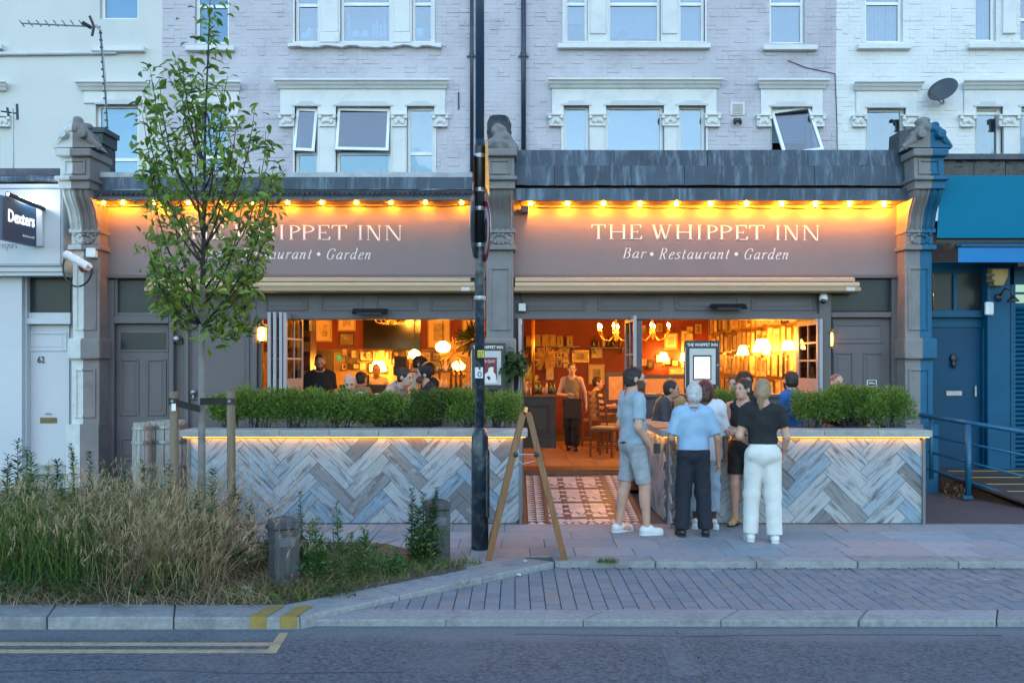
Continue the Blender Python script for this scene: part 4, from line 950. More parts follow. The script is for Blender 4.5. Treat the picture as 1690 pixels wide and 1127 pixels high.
def panelled(parent, px0, px1, py0, py1, Y, mat=m_pub, inset=7, name='panel'):
    """raised mould around a sunk field"""
    x0,x1,z0,z1 = X(px0,Y),X(px1,Y),Z(py1,Y),Z(py0,Y); m_ = .035
    MB().box(x0,x0+m_,Y-.018,Y+.01,z0,z1).box(x1-m_,x1,Y-.018,Y+.01,z0,z1).box(x0+m_,x1-m_,Y-.018,Y+.01,z1-m_,z1).box(x0+m_,x1-m_,Y-.018,Y+.01,z0,z0+m_).build(name, mat, parent, bevel=.01)
    MB().box(x0+m_*1.9,x1-m_*1.9,Y-.008,Y+.01,z0+m_*1.9,z1-m_*1.9).build('panel_field', mat, parent, bevel=.006)
# over-window lintel beams
for par, a, b in ((fr,424,806),(fr2,846,1372)):
    MB().pb(a,b,460,524,YF+.04,.16).build('lintel_beam', m_pub, par)
    MB().pb(a,b,517,527,YF-.02,.2).build('lintel_rail', m_pub, par, bevel=.008)
    n = 4
    for k in range(n):
        w_ = (b-a-20)/n; panelled(par, a+14+k*w_, a+k*w_+w_-6, 489, 513, YF+.04)
def heater(px, py, label):
    Y = YF-.14; t = thing('patio_heater', label, 'heater', P(px,py,Y)); x, z = X(px,Y), Z(py,Y)
    MB().yz([(Y-.10,z-.03),(Y+.02,z+.035),(Y+.04,z+.02),(Y-.08,z-.05)], x-.26, x+.26).build('housing', m_dblack, t)
    MB().yz([(Y-.104,z-.034),(Y-.08,z-.055),(Y+.0,z-.012),(Y-.0,z-.002)], x-.18, x+.18).build('reflector', m_metal, t)
    for sx in (-.22,.22): MB().box(x+sx-.02,x+sx+.02,Y,YF+.045,z-.01,z+.02).build('arm_bracket', m_dblack, t)
heater(611, 513, 'slim black patio heater over the wide folding window')
heater(1202, 505, 'slim black patio heater over the window with the menu frame')
# ---- left bay: door, panel wall, folding leaves
def door(parent, px0, px1, py0, py1, Y, mat, panels, light=None, name='door'):
    d_ = MB().pb(px0,px1,py0,py1,Y,.05).build(name, mat, parent)
    for a in panels: panelled(d_, *a, Y, mat)
    if light:
        MB().pb(light[0]-4,light[1]+4,light[2]-4,light[3]+4,Y-.012,.03).build('glazing_bead', mat, d_, bevel=.006); MB().pb(*light,Y-.016,.012).build('pane', M('dark_pane',(0.022,0.03,.038),.25,.25,2,spec=.25), d_)
    return d_
m_dpane = MATS.get('dark_pane') or M('dark_pane',(0.022,0.03,.038),.25,.25,2,spec=.25)
MB().pb(160,432,456,830,YF+.12,.1).build('wall', m_pub, fr)
dl_ = door(fr, 188, 278, 536, 795, YF+.10, m_pub, [(198,230,592,686),(242,275,592,686),(198,275,722,760)], (199,274,549,577))
for a in ((172,188,462,815),(278,286,462,815)): MB().pb(*a,YF+.0,.14).build('door_frame', m_pub, fr, bevel=.01)
MB().pb(188,278,522,534,YF-.01,.14).build('transom', m_pub, fr, bevel=.01)
MB().pb(194,277,466,516,YF+.07,.03).build('fanlight', m_dpane, fr); MB().pb(188,194,460,522,YF+.03,.1).build('door_frame', m_pub, fr)
MB().pb(188,278,516,522,YF+.04,.1).build('door_frame', m_pub, fr)
panelled(fr, 312, 412, 520, 660, YF+.12); panelled(fr, 312, 412, 672, 790, YF+.12)
MB().pb(304,311,500,815,YF+.06,.1).build('cover_strip', m_pub, fr, bevel=.01); MB().pb(415,424,500,815,YF+.05,.1).build('cover_strip', m_pub, fr, bevel=.01)
t = thing('door_bell', 'round grey entry lamp beside the narrow pub door', 'bell', P(293,560,YF)); MB().ell(P(291,559,YF+.04),(.055,.05,.055)).build('dome', m_metal, t, smooth=True); MB().pb(290,300,553,567,YF+.07,.06).build('back_plate', m_dblack, t)
MB().ell(P(319,647,YF+.05),(.045,.045,.045)).ell(P(319,655,YF+.08),(.02,.02,.06)).build('door_knob', m_metal, fr, smooth=True)
# stall riser under the wide window
MB().pb(424,806,655,815,YF+.08,.12).build('stall_riser', m_pub, fr); MB().pb(424,806,650,655,YF+.0,.25).build('window_sill', m_pub, fr)
def leaf(parent, p0, p1, z0, z1, nh, mat, thick=.045, glass_m=None, nv=2):
    """glazed folding leaf standing between plan points p0 and p1"""
    L_ = math.hypot(p1[0]-p0[0], p1[1]-p0[1]); a = math.atan2(p1[1]-p0[1], p1[0]-p0[0]); st = .06
    mb = MB().box(0,st,-thick/2,thick/2,0,z1-z0).box(L_-st,L_,-thick/2,thick/2,0,z1-z0).box(st,L_-st,-thick/2,thick/2,z1-z0-.08,z1-z0).box(st,L_-st,-thick/2,thick/2,0,.25)
    for k in range(1,nh): z = .25+(z1-z0-.33)*k/nh; mb.box(st,L_-st,-thick/3,thick/3,z-.014,z+.014)
    for k in range(1,nv): xx = st+(L_-2*st)*k/nv; mb.box(xx-.012,xx+.012,-thick/3,thick/3,.25,z1-z0-.08)
    o = link('folding_leaf', mb.mesh('folding_leaf', mat), parent, loc=(p0[0],p0[1],z0), rot=(0,0,a))
    link('pane', MB().box(st,L_-st,-.004,.004,.25,z1-z0-.08).mesh('pane', glass_m or glass('leaf_glass',.06,(.85,.85,.85))), o, loc=(p0[0],p0[1],z0), rot=(0,0,a))
    return o
zt_ = Z(527,YF); zs_ = Z(652,YF)
m_leaf = M('pale_mauve_leaf',(0.36,.33,.35),.5,.1,4)
for k,(pxa, Yb) in enumerate(((444,14.15),(453,14.2),(463,14.22))):
    leaf(fr, (X(pxa,13.42),13.42), (X(pxa,13.42)+.03+.02*k,Yb), zs_, Z(516,13.55), 3, m_leaf)
leaf(fr, (X(470,13.42),13.42), (X(497,14.3)+.0,14.35), zs_, Z(517,13.55), 3, m_leaf)
# right bay
MB().pb(846,864,460,815,YF+.02,.2).build('jamb_post', m_pub, fr2); MB().pb(1044,1060,520,815,YF+.02,.14).build('jamb_post', m_pub, fr2, bevel=.01)
MB().pb(1352,1372,484,815,YF-.03,.2).build('jamb_post', m_pub, fr2, bevel=.01)
MB().pb(1060,1352,655,815,YF+.08,.12).build('stall_riser', m_pub, fr2); MB().pb(1060,1352,650,655,YF+.0,.25).build('window_sill', m_pub, fr2)
MB().pb(1372,1500,456,830,YF+.12,.1).build('wall', m_pub, fr2)
door(fr2, 1374, 1472, 527, 800, YF+.09, m_pub, [(1375,1458,534,567),(1375,1409,581,700),(1424,1458,581,700)])
MB().pb(1472,1490,460,815,YF+.0,.14).build('door_frame', m_pub, fr2, bevel=.01)
MB().pb(1372,1472,515,524,YF-.01,.14).build('transom', m_pub, fr2, bevel=.01); MB().pb(1372,1470,462,513,YF+.07,.03).build('fanlight', m_dpane, fr2)
b66 = thing('number_plate', 'small black and white plate reading 66a on the mauve door', 'plate', P(1439,633,YF))
Yn = YF+.075
MB().pb(1431,1447,627,638,Yn,.012).build('backing', m_let, b66, bevel=.004); MB().pb(1432.5,1445.5,628,637,Yn-.003,.006).build('plate_face', m_dblack, b66); text_at('66a', m_let, 1434, 1444, 629.5, 634, Yn-.004, b66, depth=.003)
leaf(fr2, (X(858,13.55),13.42), (X(858,13.42)+.03,14.2), FLOOR, zt_, 4, m_leaf)
leaf(fr2, (X(1048,13.42),13.42), (X(1034,14.3),14.35), FLOOR, zt_+.04, 4, m_leaf)
leaf(fr2, (X(1352,13.6),13.6), (X(1318,14.4),14.4), zs_, zt_, 3, m_leaf)
leaf(fr2, (X(1357,13.5),13.55), (X(1352,14.3),14.3), zs_, zt_, 3, m_leaf)
# dome camera, junction boxes, wall lanterns
t = thing('dome_camera', 'white dome security camera under the awning end above door 66a', 'camera', P(1359,496,YF-.1))
MB().lathe([(.02,.09),(.05,.08),(.062,.04),(.066,0),(.055,-.02)], P(1359,494,YF-.1), 14).build('housing', M('camera_white',(.7,.7,.72),.4), t, smooth=True); MB().ell(P(1359,497,YF-.14),(.042,.042,.042)).build('lens', M('lens_black',(.01,.01,.012),.1,spec=.9), t, smooth=True)
t = thing('junction_box', 'small grey electrical box under the awning by the entrance jamb', 'box', P(861,509,YF)); MB().pb(855,868,500,514,YF-.08,.1).build('box', m_metal, t, bevel=.01); MB().tube([P(862,500,YF-.05),P(858,485,YF-.05),P(853,478,YF-.05)],.01,6).build('conduit', m_dblack, t)
def lantern(px, py, label, Y=YF+.0, k=1.0):
    t = thing('wall_lantern', label, 'lantern', P(px,py+14,Y)); x, z = X(px,Y), Z(py,Y)
    MB().box(x-.06,x+.06,Y+.08,Y+.12,z-.13,z+.15).build('back_plate', m_brass, t)
    MB().lathe([(.03*k,-.1),(.055*k,-.08),(.06*k,.0),(.055*k,.08),(.03*k,.1)], (x,Y+.02,z), 12).build('globe', glow('lantern_globe',(1,.42,.06),2.6), t, smooth=True)
    MB().lathe([(.065,.1),(.06,.115),(.01,.15)], (x,Y+.02,z), 12).lathe([(.01,-.13),(.05,-.115),(.06,-.1)], (x,Y+.02,z), 12).build('lantern_cap', m_brass, t, smooth=True)
lantern(431, 551, 'lit wall lantern beside the folded window leaves', YF-.0)
lantern(1372, 560, 'slim lit wall lantern on the jamb of door 66a', YF-.02, .5)
# menu frames
def menu(px0, px1, py0, py1, label, quiz):
    Y = YF-.52 if quiz else YF-.12; t = thing('menu_case', label, 'menu board', P((px0+px1)/2,py1,Y)); wx = px1-px0
    MB().pb(px0,px1,py0,py1,Y,.07).build('case', m_dblack, t, bevel=.006)
    text_at('THE WHIPPET INN', m_let, px0+4, px1-4, py0+4.5, py0+9.5, Y-.001, t, bold=.02, depth=.003)
    MB().pb(px0+8,px1-7,py0+13,py1-9,Y-.004,.01).build('inner_mount', M('lit_mount',(.5,.5,.5),.5,.02,2), t)
    MB().pb(px0+14,px1-14,py0+24,py1-16,Y-.01,.01).build('inner_rim', m_dblack, t)
    if not quiz:
        MB().pb(px0+16,px1-16,py0+27,py1-18,Y-.014,.006).build('menu_sheet', glow('lit_menu_paper',(.85,.95,1.0),.25), t)
        for k in range(12): MB().pb(px0+21,px1-21-(k*7%5),py0+33+k*3.2,py0+34+k*3.2,Y-.017,.003).build('print_line', M('faint_print',(.5,.5,.52),.8), t)
    else:
        MB().pb(px0+15,px1-15,py0+26,py1-17,Y-.014,.006).build('poster', M('poster_red',(.22,.02,.03),.6,.05), t)
        text_at('PUB QUIZ', m_let, px0+17, px1-17, py0+28, py0+33, Y-.015, t, depth=.003)
        q = lambda a,b: (X(px0+a,Y),Z(py0+b,Y))
        MB().prism([q(20,66),q(22,52),q(28,48),q(30,40),q(34,37),q(38,40),q(37,47),q(41,52),q(43,66)],Y-.017,Y-.01).build('printed_figure', M('poster_white',(.75,.72,.7),.6,.03), t)
        MB().prism([q(29,41),q(31,36),q(37,36),q(38,41),q(35,39)],Y-.019,Y-.01).build('printed_hair', m_dblack, t)
        MB().prism([q(26,56),q(30,54),q(33,58),q(30,62)],Y-.019,Y-.01).build('printed_shade', m_dblack, t)
    MB().pb(px0+1,px0+1.8,py0+12,py1-2,Y-.004,.01).build('edge_strip', m_let, t); MB().lathe([(.014,0),(.018,.01),(.012,.02)], (X(px1-4,Y),Y,Z((py0+py1)/2,Y)), 10, Matrix.Rotation(math.pi/2,3,'X')).build('lock', m_metal, t)  # thin plain white strip down one side of the case, then the lock
    for px in (px0+15, px1-15): MB().pb(px-1.5,px+1.5,py1,py1+60,Y+.03,.03).build('stand_leg', m_dblack, t)
    return t
menu(777, 834, 566, 644, 'black menu case with a red quiz poster behind the lamp post', True)
menu(1130, 1188, 562, 643, 'black menu case with a glowing white menu in front of the pictures', False)

# ================================================================ NEIGHBOUR SHOPS
m_dw = M('pale_shop_paint', (0.50,0.51,0.545), .4, .04, 1, dirt=(.40,.42,.46), damt=.3, ds=1.2)
es = thing('estate_agent_shop', 'pale white estate agent shopfront with door number 62', 'shopfront', (X(40,YF),YF,0))
MB().pb(-260,104,304,448,YF-.32,.3).build('fascia', m_dw, es); MB().pb(-260,103,312,436,YF-.335,.03).build('fascia_panel', m_dw, es, bevel=.004)
for a in ((-260,101,438,440),(99.5,101,312,438),(-260,101,311,312.5)): MB().pb(*a,YF-.342,.02).build('fascia_trim', M('fascia_trim_grey',(.12,.14,.17),.4), es)
MB().pb(-260,104,447,455,YF-.28,.3).build('fascia_soffit', m_dw, es)
MB().pb(-260,102,278,290,YF-.3,.3).build('roof_flashing', m_leadd, es); 
MB().tube([P(-260,296,YF-.3),P(20,296,YF-.3),P(60,294,YF-.3),P(102,297,YF-.3)],.05,8).build('roof_flashing', m_lead, es); MB().pb(-260,103,290,305,YF-.22,.2).build('roof_flashing', m_leadd, es)
text_at('rveyors', M('steel_letters',(.5,.52,.55),.4), -2, 27, 402, 414, YF-.337, es, depth=.01)
MB().pb(-260,36,452,815,YF-.1,.15).build('shop_wall', m_dw, es); MB().pb(30,120,452,830,YF+.16,.1).build('wall', m_dw, es)
MB().pb(36,44,452,815,YF+.0,.2).build('door_frame', m_dw, es, bevel=.01); MB().pb(44,116,525,535,YF-.0,.2).build('transom', m_dw, es, bevel=.01)
MB().pb(44,116,455,518,YF+.10,.03).build('fanlight', m_dpane, es); MB().pb(44,116,516,525,YF+.06,.1).build('door_frame', m_dw, es)
dd = door(es, 35, 114, 537, 768, YF+.12, m_dw, [(42,111,548,580)])
text_at('62', m_dblack, 62, 74, 588, 599, YF+.117, dd, depth=.006, bold=.02)
MB().pb(66,93,689,698,YF+.105,.02).build('letter_plate', M('aged_brass',(.16,.11,.05),.4,.2,8,metal=.5), dd, bevel=.003); MB().tube([P(75,683,YF+.1),P(80,682,YF+.08),P(85,683,YF+.1)],.008,6).build('knocker', m_metal, dd); MB().ell(P(36,637,YF+.1),.02).build('lock', m_metal, dd)
MB().pb(30,118,770,782,YF-.12,.3).build('door_step', m_conc, es)
# projecting illuminated sign of the estate agent
ps = thing('projecting_sign', 'dark blue projecting shop sign lit by a white strip', 'sign', P(40,390,YF-.5))
A_, B_ = P(3,0,12.55), P(59,0,13.3)
def sq(px, py, Y): return P(px,py,Y)
v = [sq(4,322,12.55), sq(60,342,13.3), sq(60,407,13.3), sq(4,395,12.55)]
dx = Vector((.09,0,0)); mb = MB(); vs_ = [Vector(q) for q in v]; vs_ += [q-dx for q in vs_]
mb.add(vs_, [(0,3,2,1),(4,5,6,7),(0,1,5,4),(1,2,6,5),(2,3,7,6),(3,0,4,7)]); mb.build('sign_box', M('navy_sign',(.012,.045,.10),.35,.1,3), ps)
ax = (Vector(v[1])-Vector(v[0])); ax.z = 0; L0 = ax.length; ang2 = math.atan2(ax.y, ax.x)
zt0, zb0 = v[0][2], v[3][2]; zmid = (zt0+zb0)/2
for tx, s0, s1, f0, f1 in (('Dexters',.16,.94,.43,.72),('dexters.co.uk',.58,.93,.16,.22)):
    me = text_mesh(tx, m_let if tx[0] == 'd' else glow('lit_letters',(.9,.95,1),.25), L0*(s1-s0), (zt0-zb0)*(f1-f0), bold=.025 if tx[0]=='D' else 0)
    p0 = Vector(v[0])+ax*s0; link('lettering', me, ps, loc=(p0.x+.004,p0.y-.006,zb0+(zt0-zb0)*f0), rot=(0,0,ang2))
MB().tube([sq(12,320,12.6),sq(72,345,13.3)],.035,8).build('lamp_hood', m_dblack, ps)
mb = MB(); p0, p1 = Vector(v[0])+Vector((.05,-.0,.02)), Vector(v[1])+Vector((.05,0,.02)); mb.tube([p0+ax*.05,p0+ax*.95],.016,6); mb.build('light_strip', glow('white_strip',(.85,.95,1),12), ps)
MB().pb(60,70,342,406,13.3,.08).build('wall_mount', m_dw, ps)
# cctv on the white pilaster
t = thing('security_camera', 'white bullet security camera on the white and mauve pilaster', 'camera', P(130,440,YF-.4))
MB().tube([P(109,419,YF-.62),P(147,441,YF-.75)],.055,14).build('housing', M('camera_white',(.7,.7,.72),.4), t, smooth=False); MB().tube([P(107,416,YF-.62),P(152,441,YF-.78)],.02,4).build('sun_shield', MATS['camera_white'], t); MB().tube([P(131,440,YF-.6),P(136,447,YF-.45),P(140,446,YF-.28)],.025,8).build('bracket', M('rusty_bracket',(.25,.1,.05),.7), t)
pts = [P(128+math.cos(a)*24,442+math.sin(a)*31,YF-.5) for a in [math.pi*1.15-k*.22 for k in range(17)]]
MB().tube(pts,.014,6).build('cable', m_dblack, t)
t = thing('alarm_box', 'small white box on the pilaster just above the bullet camera', 'box', P(147,418,YF-.35)); MB().pb(141,157,409,425,YF-.38,.1).build('box', MATS['camera_white'], t, bevel=.015)
MB().tube([P(161,330,YF-.05),P(161,420,YF-.06),P(161,560,YF-.06)],.014,6).build('conduit', m_pub, thing('wall_conduit','thin painted conduit running down beside the festoon start','conduit',P(161,560,YF)))
# blue shop
bs = thing('blue_shop', 'bright blue shopfront with teal fascia and roller shutter', 'shopfront', (X(1640,YF),YF,0))
MB().add([P(1552,290,YF-.55),P(2000,290,YF-.55),P(2000,393,YF-.28),P(1546,393,YF-.28),P(1552,290,YF-.2),P(2000,290,YF-.2),P(2000,393,YF-.2),P(1546,393,YF-.2)], [(0,3,2,1),(4,5,6,7),(0,1,5,4),(2,3,7,6),(0,4,7,3)]).build('fascia', m_teal, bs)
MB().pb(1552,2000,254,263,YF-.3,.5).build('roof_edge', m_leadd, bs)
for k in range(8): 
    a = 1556+k*52; MB().pb(a,a+51,263,290,YF-.2+rnd.uniform(-.02,.02),.3).build('tar_sheet', M('black_tar',(.018,.018,.02),.3,.5,5,.02,9,rnd_v=.3), bs)
MB().pb(1545,2000,393,400,YF-.2,.3).build('awning_box', m_dblack, bs)
MB().yz([(YF-.2,Z(399,YF-.3)),(YF-.65,Z(404,YF-.6)),(YF-.66,Z(408,YF-.6)),(YF-.2,Z(405,YF-.3))], X(1572,YF-.4), X(2000,YF-.4)).build('folded_awning', m_blue, bs)
MB().pb(1582,2000,409,433,YF-.64,.015).build('awning_valance', M('blue_awning_cloth',(.006,.17,.42),.7,.06,3), bs); MB().pb(1570,1584,401,410,YF-.5,.2).build('awning_arm', m_dblack, bs)
MB().pb(1535,1680,433,830,YF+.2,.1).build('wall', m_blue, bs); MB().pb(1630,1668,440,810,YF-.08,.2).build('pier', m_blue, bs, bevel=.02)
MB().pb(1540,1622,452,512,YF+.14,.04).build('fanlight', m_dpane, bs); MB().pb(1574,1580,452,512,YF+.1,.05).build('glazing_bar', m_blue, bs)
MB().pb(1534,1632,512,524,YF+.02,.16).build('transom', m_blue, bs, bevel=.01); MB().pb(1534,1632,524,540,YF+.12,.1).build('door_frame', m_blue, bs); MB().pb(1622,1632,540,800,YF+.04,.16).build('door_frame', m_blue, bs, bevel=.01)
bd = MB().pb(1538,1622,541,775,YF+.12,.05).build('door', M('blue_door_paint',(.0015,.054,.115),.45,.15,2,.001,30,spec=.25), bs)
MB().ell(P(1574,592,YF+.1),(.06,.03,.08)).ell(P(1574,601,YF+.08),(.04,.03,.06)).build('knocker', m_dblack, bd, smooth=True); MB().pb(1562,1588,645,653,YF+.1,.03).build('letter_plate', m_metal, bd, bevel=.004)
MB().pb(1609,1612,637,654,YF+.08,.03).build('handle', m_metal, bd); MB().pb(1618,1624,668,677,YF+.1,.04).build('lock', m_dblack, bd); MB().ell(P(1619,620,YF+.11),.02).build('lock', m_dblack, bd)
MB().pb(1668,1676,470,812,YF-.02,.14).build('shutter_guide', m_blue, bs)
MB().pb(1674,2000,440,815,YF+.07,.1).build('shutter_backing', m_blue, bs)
for k in range(40):
    a = 505+k*7.6
    MB().yz([(YF+.05,Z(a+7.4,YF)),(YF+.015,Z(a+6.2,YF)),(YF+.0,Z(a+3.7,YF)),(YF+.015,Z(a+1.2,YF)),(YF+.05,Z(a,YF))], X(1676,YF), X(2000,YF)).build('shutter_slat', m_blue, bs)
MB().pb(1674,1850,470,500,YF+.05,.1).build('lit_window', glow('cool_lit_window',(.55,.9,.7),.12), bs); MB().pb(1674,1850,482,486,YF+.03,.03).build('glazing_bar', m_blue, bs)
t = thing('alarm_box','wooden and yellow house-shaped alarm box on the blue pier','alarm',P(1635,470,YF-.1)); MB().prism([(X(a,YF),Z(b,YF)) for a,b in ((1624,446),(1650,446),(1650,458),(1642,474),(1628,474),(1624,462))],YF-.24,YF-.08).build('housing', M('alarm_yellow',(.35,.22,.07),.5,.2,6), t, bevel=.01); MB().pb(1628,1642,452,456,YF-.245,.02).build('stripe', m_dblack, t); MB().pb(1628,1642,462,465,YF-.245,.02).build('stripe', m_dblack, t)
t = thing('doorbell_box','white plastic box on the pier beside the blue door','box',P(1633,519,YF-.1)); MB().pb(1627,1641,498,520,YF-.13,.06).build('box', MATS['camera_white'], t, bevel=.02)
t = thing('wall_lamp','black swan-neck wall lamp beside the roller shutter','lamp',P(1648,492,YF-.08)); MB().ell(P(1648,491,YF-.1),(.06,.04,.06)).tube([P(1648,491,YF-.1),P(1658,476,YF-.25),P(1668,480,YF-.35),P(1672,492,YF-.35)],.012,6).lathe([(.02,.05),(.09,-.03),(.088,-.035)],P(1672,494,YF-.35),14).build('lamp_body', m_dblack, t, smooth=True)
# handrail and timber ramp by the blue door
m_rail = M('blue_rail_paint',(.006,.10,.19),.4,.15,6,.002,40)
hr = thing('handrail','blue painted steel handrail beside the timber ramp','handrail',P(1598,822,12.5))
for a,b,c_,d_,r in ((1517,684,1705,715,.034),(1532,718,1705,754,.018),(1532,745,1705,790,.018),(1530,773,1705,828,.018)):
    MB().tube([P(a,b,13.15),P(c_,d_,12.05)], r, 10).build('rail', m_rail, hr, smooth=True)
MB().tube([P(1598,823,12.55),P(1598,700,12.62)],.04,10).build('post', m_rail, hr, smooth=True); MB().pb(1590,1606,818,823,12.5,.1).build('base_plate', m_rail, hr)
MB().tube([P(1537,790,13.1),P(1537,690,13.1)],.03,10).build('post', m_rail, hr, smooth=True)
m_deck = M('dark_deck_board',(.055,.045,.045),.7,.3,1,.003,40,st=(2,25,25),rnd_v=.3)
rp = thing('timber_ramp','dark timber ramp with yellow anti-slip strips in front of the blue shop','ramp',P(1660,815,12.8))
Q0 = P(1535,779,13.75)
def rampz(x,y): return .33 - (13.62-y)*.125
for k in range(18):
    ya, yb = 13.62-k*.125, 13.62-k*.125-.118
    xl = 6.18+(13.62-ya)*.24
    v_ = [(xl,ya),(11,ya),(11,yb),(xl+.03,yb)]
    MB().add([(x,y,rampz(x,y)-.03) for x,y in v_]+[(x,y,rampz(x,y)) for x,y in v_], [(4,7,6,5),(0,1,2,3),(3,2,6,7),(0,3,7,4),(1,0,4,5)]).build('deck_board', m_deck, rp)
    if k % 3 == 1: MB().add([(x,y,rampz(x,y)+.004) for x,y in ((xl+.2,ya-.02),(11,ya-.02),(11,ya-.07),(xl+.2,ya-.07))], [(0,3,2,1)]).build('grip_strip', M('yellow_grip',(.50,.36,.10),.7,.15,9), rp)
MB().add([P(1530,778,13.5),P(1600,800,12.9),P(1695,842,11.9),P(1695,850,11.9),P(1600,826,12.9),P(1530,800,13.5)], [(0,5,4,1),(1,4,3,2)]).build('side_board', M('brown_board',(.10,.052,.03),.7,.3,1,.003,30,st=(3,3,30)), rp)
# ================================================================ PLANTERS
m_plank = ramp_mat('reclaimed_plank', [(0.33,0.365,0.40),(0.22,0.31,0.39),(0.37,0.39,0.41),(0.165,0.17,0.18),(0.27,0.33,0.385),(0.34,0.36,0.38),(0.215,0.305,0.385),(0.30,0.345,0.38),(0.22,0.225,0.235),(0.36,0.385,0.41),(0.28,0.34,0.39),(0.31,0.33,0.345)],
    0.75, grain=((3.0,1.0,26.0), (0.085,0.075,0.07), 0.9, 0.50, 0.66), wear=(7.0, (0.44,0.47,0.50), 0.55, 0.56), bump=0.003, bs=50)
def herringbone(parent, x0, x1, z0, z1, place, W=0.154, n=4, thick=0.018):
    """45 degree herringbone of planks clipped to a rectangle; place(u,v) maps the face to the world"""
    c45 = math.cos(math.pi/4); cx, cz = (x0+x1)/2, (z0+z1)/2; count = 0
    for t in range(-60, 61):
        for m in range(-9, 10):
            for hv in (0, 1):
                if hv == 0: rct = (t+2*n*m, t+2*n*m+n, t, t+1)
                else: rct = (t+2*n*m, t+2*n*m+1, t-2*n+1, t-n+1)
                g = 0.0022
                a,b,c_,d_ = rct[0]*W+g, rct[1]*W-g, rct[2]*W+g, rct[3]*W-g
                rot = lambda p: ((p[0]-p[1])*c45+cx, (p[0]+p[1])*c45+cz)
                poly = [rot(p) for p in ((a,c_),(b,c_),(b,d_),(a,d_))]
                for h in ((-1,0,-x0),(1,0,x1),(0,-1,-z0),(0,1,z1)):
                    if poly: poly = clip(poly, *h)
                if len(poly) < 3 or area(poly) < 0.002: continue
                qx, qz = rot(((a+b)/2,(c_+d_)/2)); al = math.pi/4 if hv == 0 else -math.pi/4
                if hv == 1: al = 3*math.pi/4
                ca, sa = math.cos(-al), math.sin(-al)
                loc2 = [((p[0]-qx)*ca-(p[1]-qz)*sa, (p[0]-qx)*sa+(p[1]-qz)*ca) for p in poly]
                th = thick+rnd.uniform(-.003,.005)
                me = MB().prism(loc2, -th, 0.0).mesh('plank', m_plank)
                pos, rz_ = place(qx, qz)
                o = link('plank', me, parent); o.rotation_mode = 'XYZ'
                mw = Matrix.Translation(pos) @ Matrix.Rotation(rz_, 4, 'Z') @ Matrix.Rotation(-al, 4, 'Y')
                o.location, o.rotation_euler, _s = mw.decompose()[0], mw.to_euler(), None
                WM[o.name] = WM[parent.name] @ o.matrix_parent_inverse @ mw; count += 1
    return count
ZC0, ZC1 = 1.035, 1.115                            # coping
m_corten = M('planter_trim', (0.16,0.17,0.18), .5, .1, 6, metal=.4)
def planter(x0, x1, label, side_left, side_right, yb):
    t = thing('planter', label, 'planter', ((x0+x1)/2, YP, 0))
    MB().box(x0+.03,x1-.03,YP+.03,YP+.42,-.02,ZC0-.002).build('core', m_bed, t)
    herringbone(t, x0+.05, x1-.05, 0.015, ZC0-.02, lambda u,v: (Vector((u,YP+.03,v)), 0.0))
    if side_left:                                  # return wall running back beside the path
        MB().box(x0+.03,x0+.42,YP+.42,yb,-.02,ZC0-.002).build('core', m_bed, t)
        herringbone(t, YP+.05, yb-.02, 0.015, ZC0-.02, lambda u,v: (Vector((x0+.03,u,v)), -math.pi/2))
    for xx in (x0+.02, x1-.05): MB().box(xx,xx+.035,YP-.012,YP+.04,-.01,ZC0-.01).build('corner_trim', m_corten, t)
    if side_right: MB().box(x1-.03,x1-.012,YP+.045,yb,-.01,ZC0-.01).build('end_panel', m_corten, t)
    # coping stones
    L_ = x1-x0+.10; n = round(L_/.62); a = x0-.05
    for k in range(n):
        MB().box(a+L_*k/n+.002, a+L_*(k+1)/n-.002, YP-.055, YP+.40, ZC0, ZC1+rnd.uniform(-.003,.003)).build('coping_stone', m_conc, t, bevel=.008)
    if side_left:
        k = 0; y = YP+.404
        while y < yb-.1:
            y2 = min(y+.62, yb); MB().box(x0-.05,x0+.45,y,y2-.004,ZC0,ZC1+rnd.uniform(-.003,.003)).build('coping_stone', m_conc, t, bevel=.008); y = y2
    MB().box(x0-.02,x1+.02,YP-.030,YP-.012,ZC0-.003,ZC0-.001).build('light_strip', m_led, t)
    if side_left: MB().box(x0-.030,x0-.012,YP,yb-.1,ZC0-.003,ZC0-.001).build('light_strip', m_led, t)
    MB().box(x0+.05,x1-.05,YP+.40,YP+.85,.5,ZC1-.06).build('soil_trough', m_soil, t)
    MB().box(x0+.03,x1-.03,YP+.85,YP+.90,0,ZC1-.02).build('back_board', m_pub, t)
    return t
PL0, PL1, PR0, PR1 = X(306,YP), X(864,YP), X(1098,YP), X(1529,YP)
planter(PL0, PL1, 'long planter clad in zigzag reclaimed planks behind the bollards', False, False, 12)
planter(PR0, PR1, 'planter clad in zigzag reclaimed planks behind the standing group', True, True, 12.9)
for i,(px,py,Y,w_) in enumerate(((1082,697,11.6,.22),(1090,703,11.1,.2))):
    x = X(px,Y); tag(MB().add([(x-w_/2,Y-.14,ZC1+.006),(x+w_/2,Y-.12,ZC1+.006),(x+w_/2,Y+.14,ZC1+.02),(x-w_/2,Y+.12,ZC1+.02),(x-w_/2,Y-.14,ZC1+.012),(x+w_/2,Y-.12,ZC1+.012),(x+w_/2,Y+.14,ZC1+.028),(x-w_/2,Y+.12,ZC1+.026)],[(0,3,2,1),(4,5,6,7),(0,1,5,4),(1,2,6,5),(2,3,7,6),(3,0,4,7)]).build('menu_folder', M('kraft_folder',(.30,.19,.11),.7,.1,6)), 'brown menu folder on the planter coping, '+('farther' if i == 0 else 'closer')+' of the two beside the man in shorts', 'menu', 'menu folders on the coping')
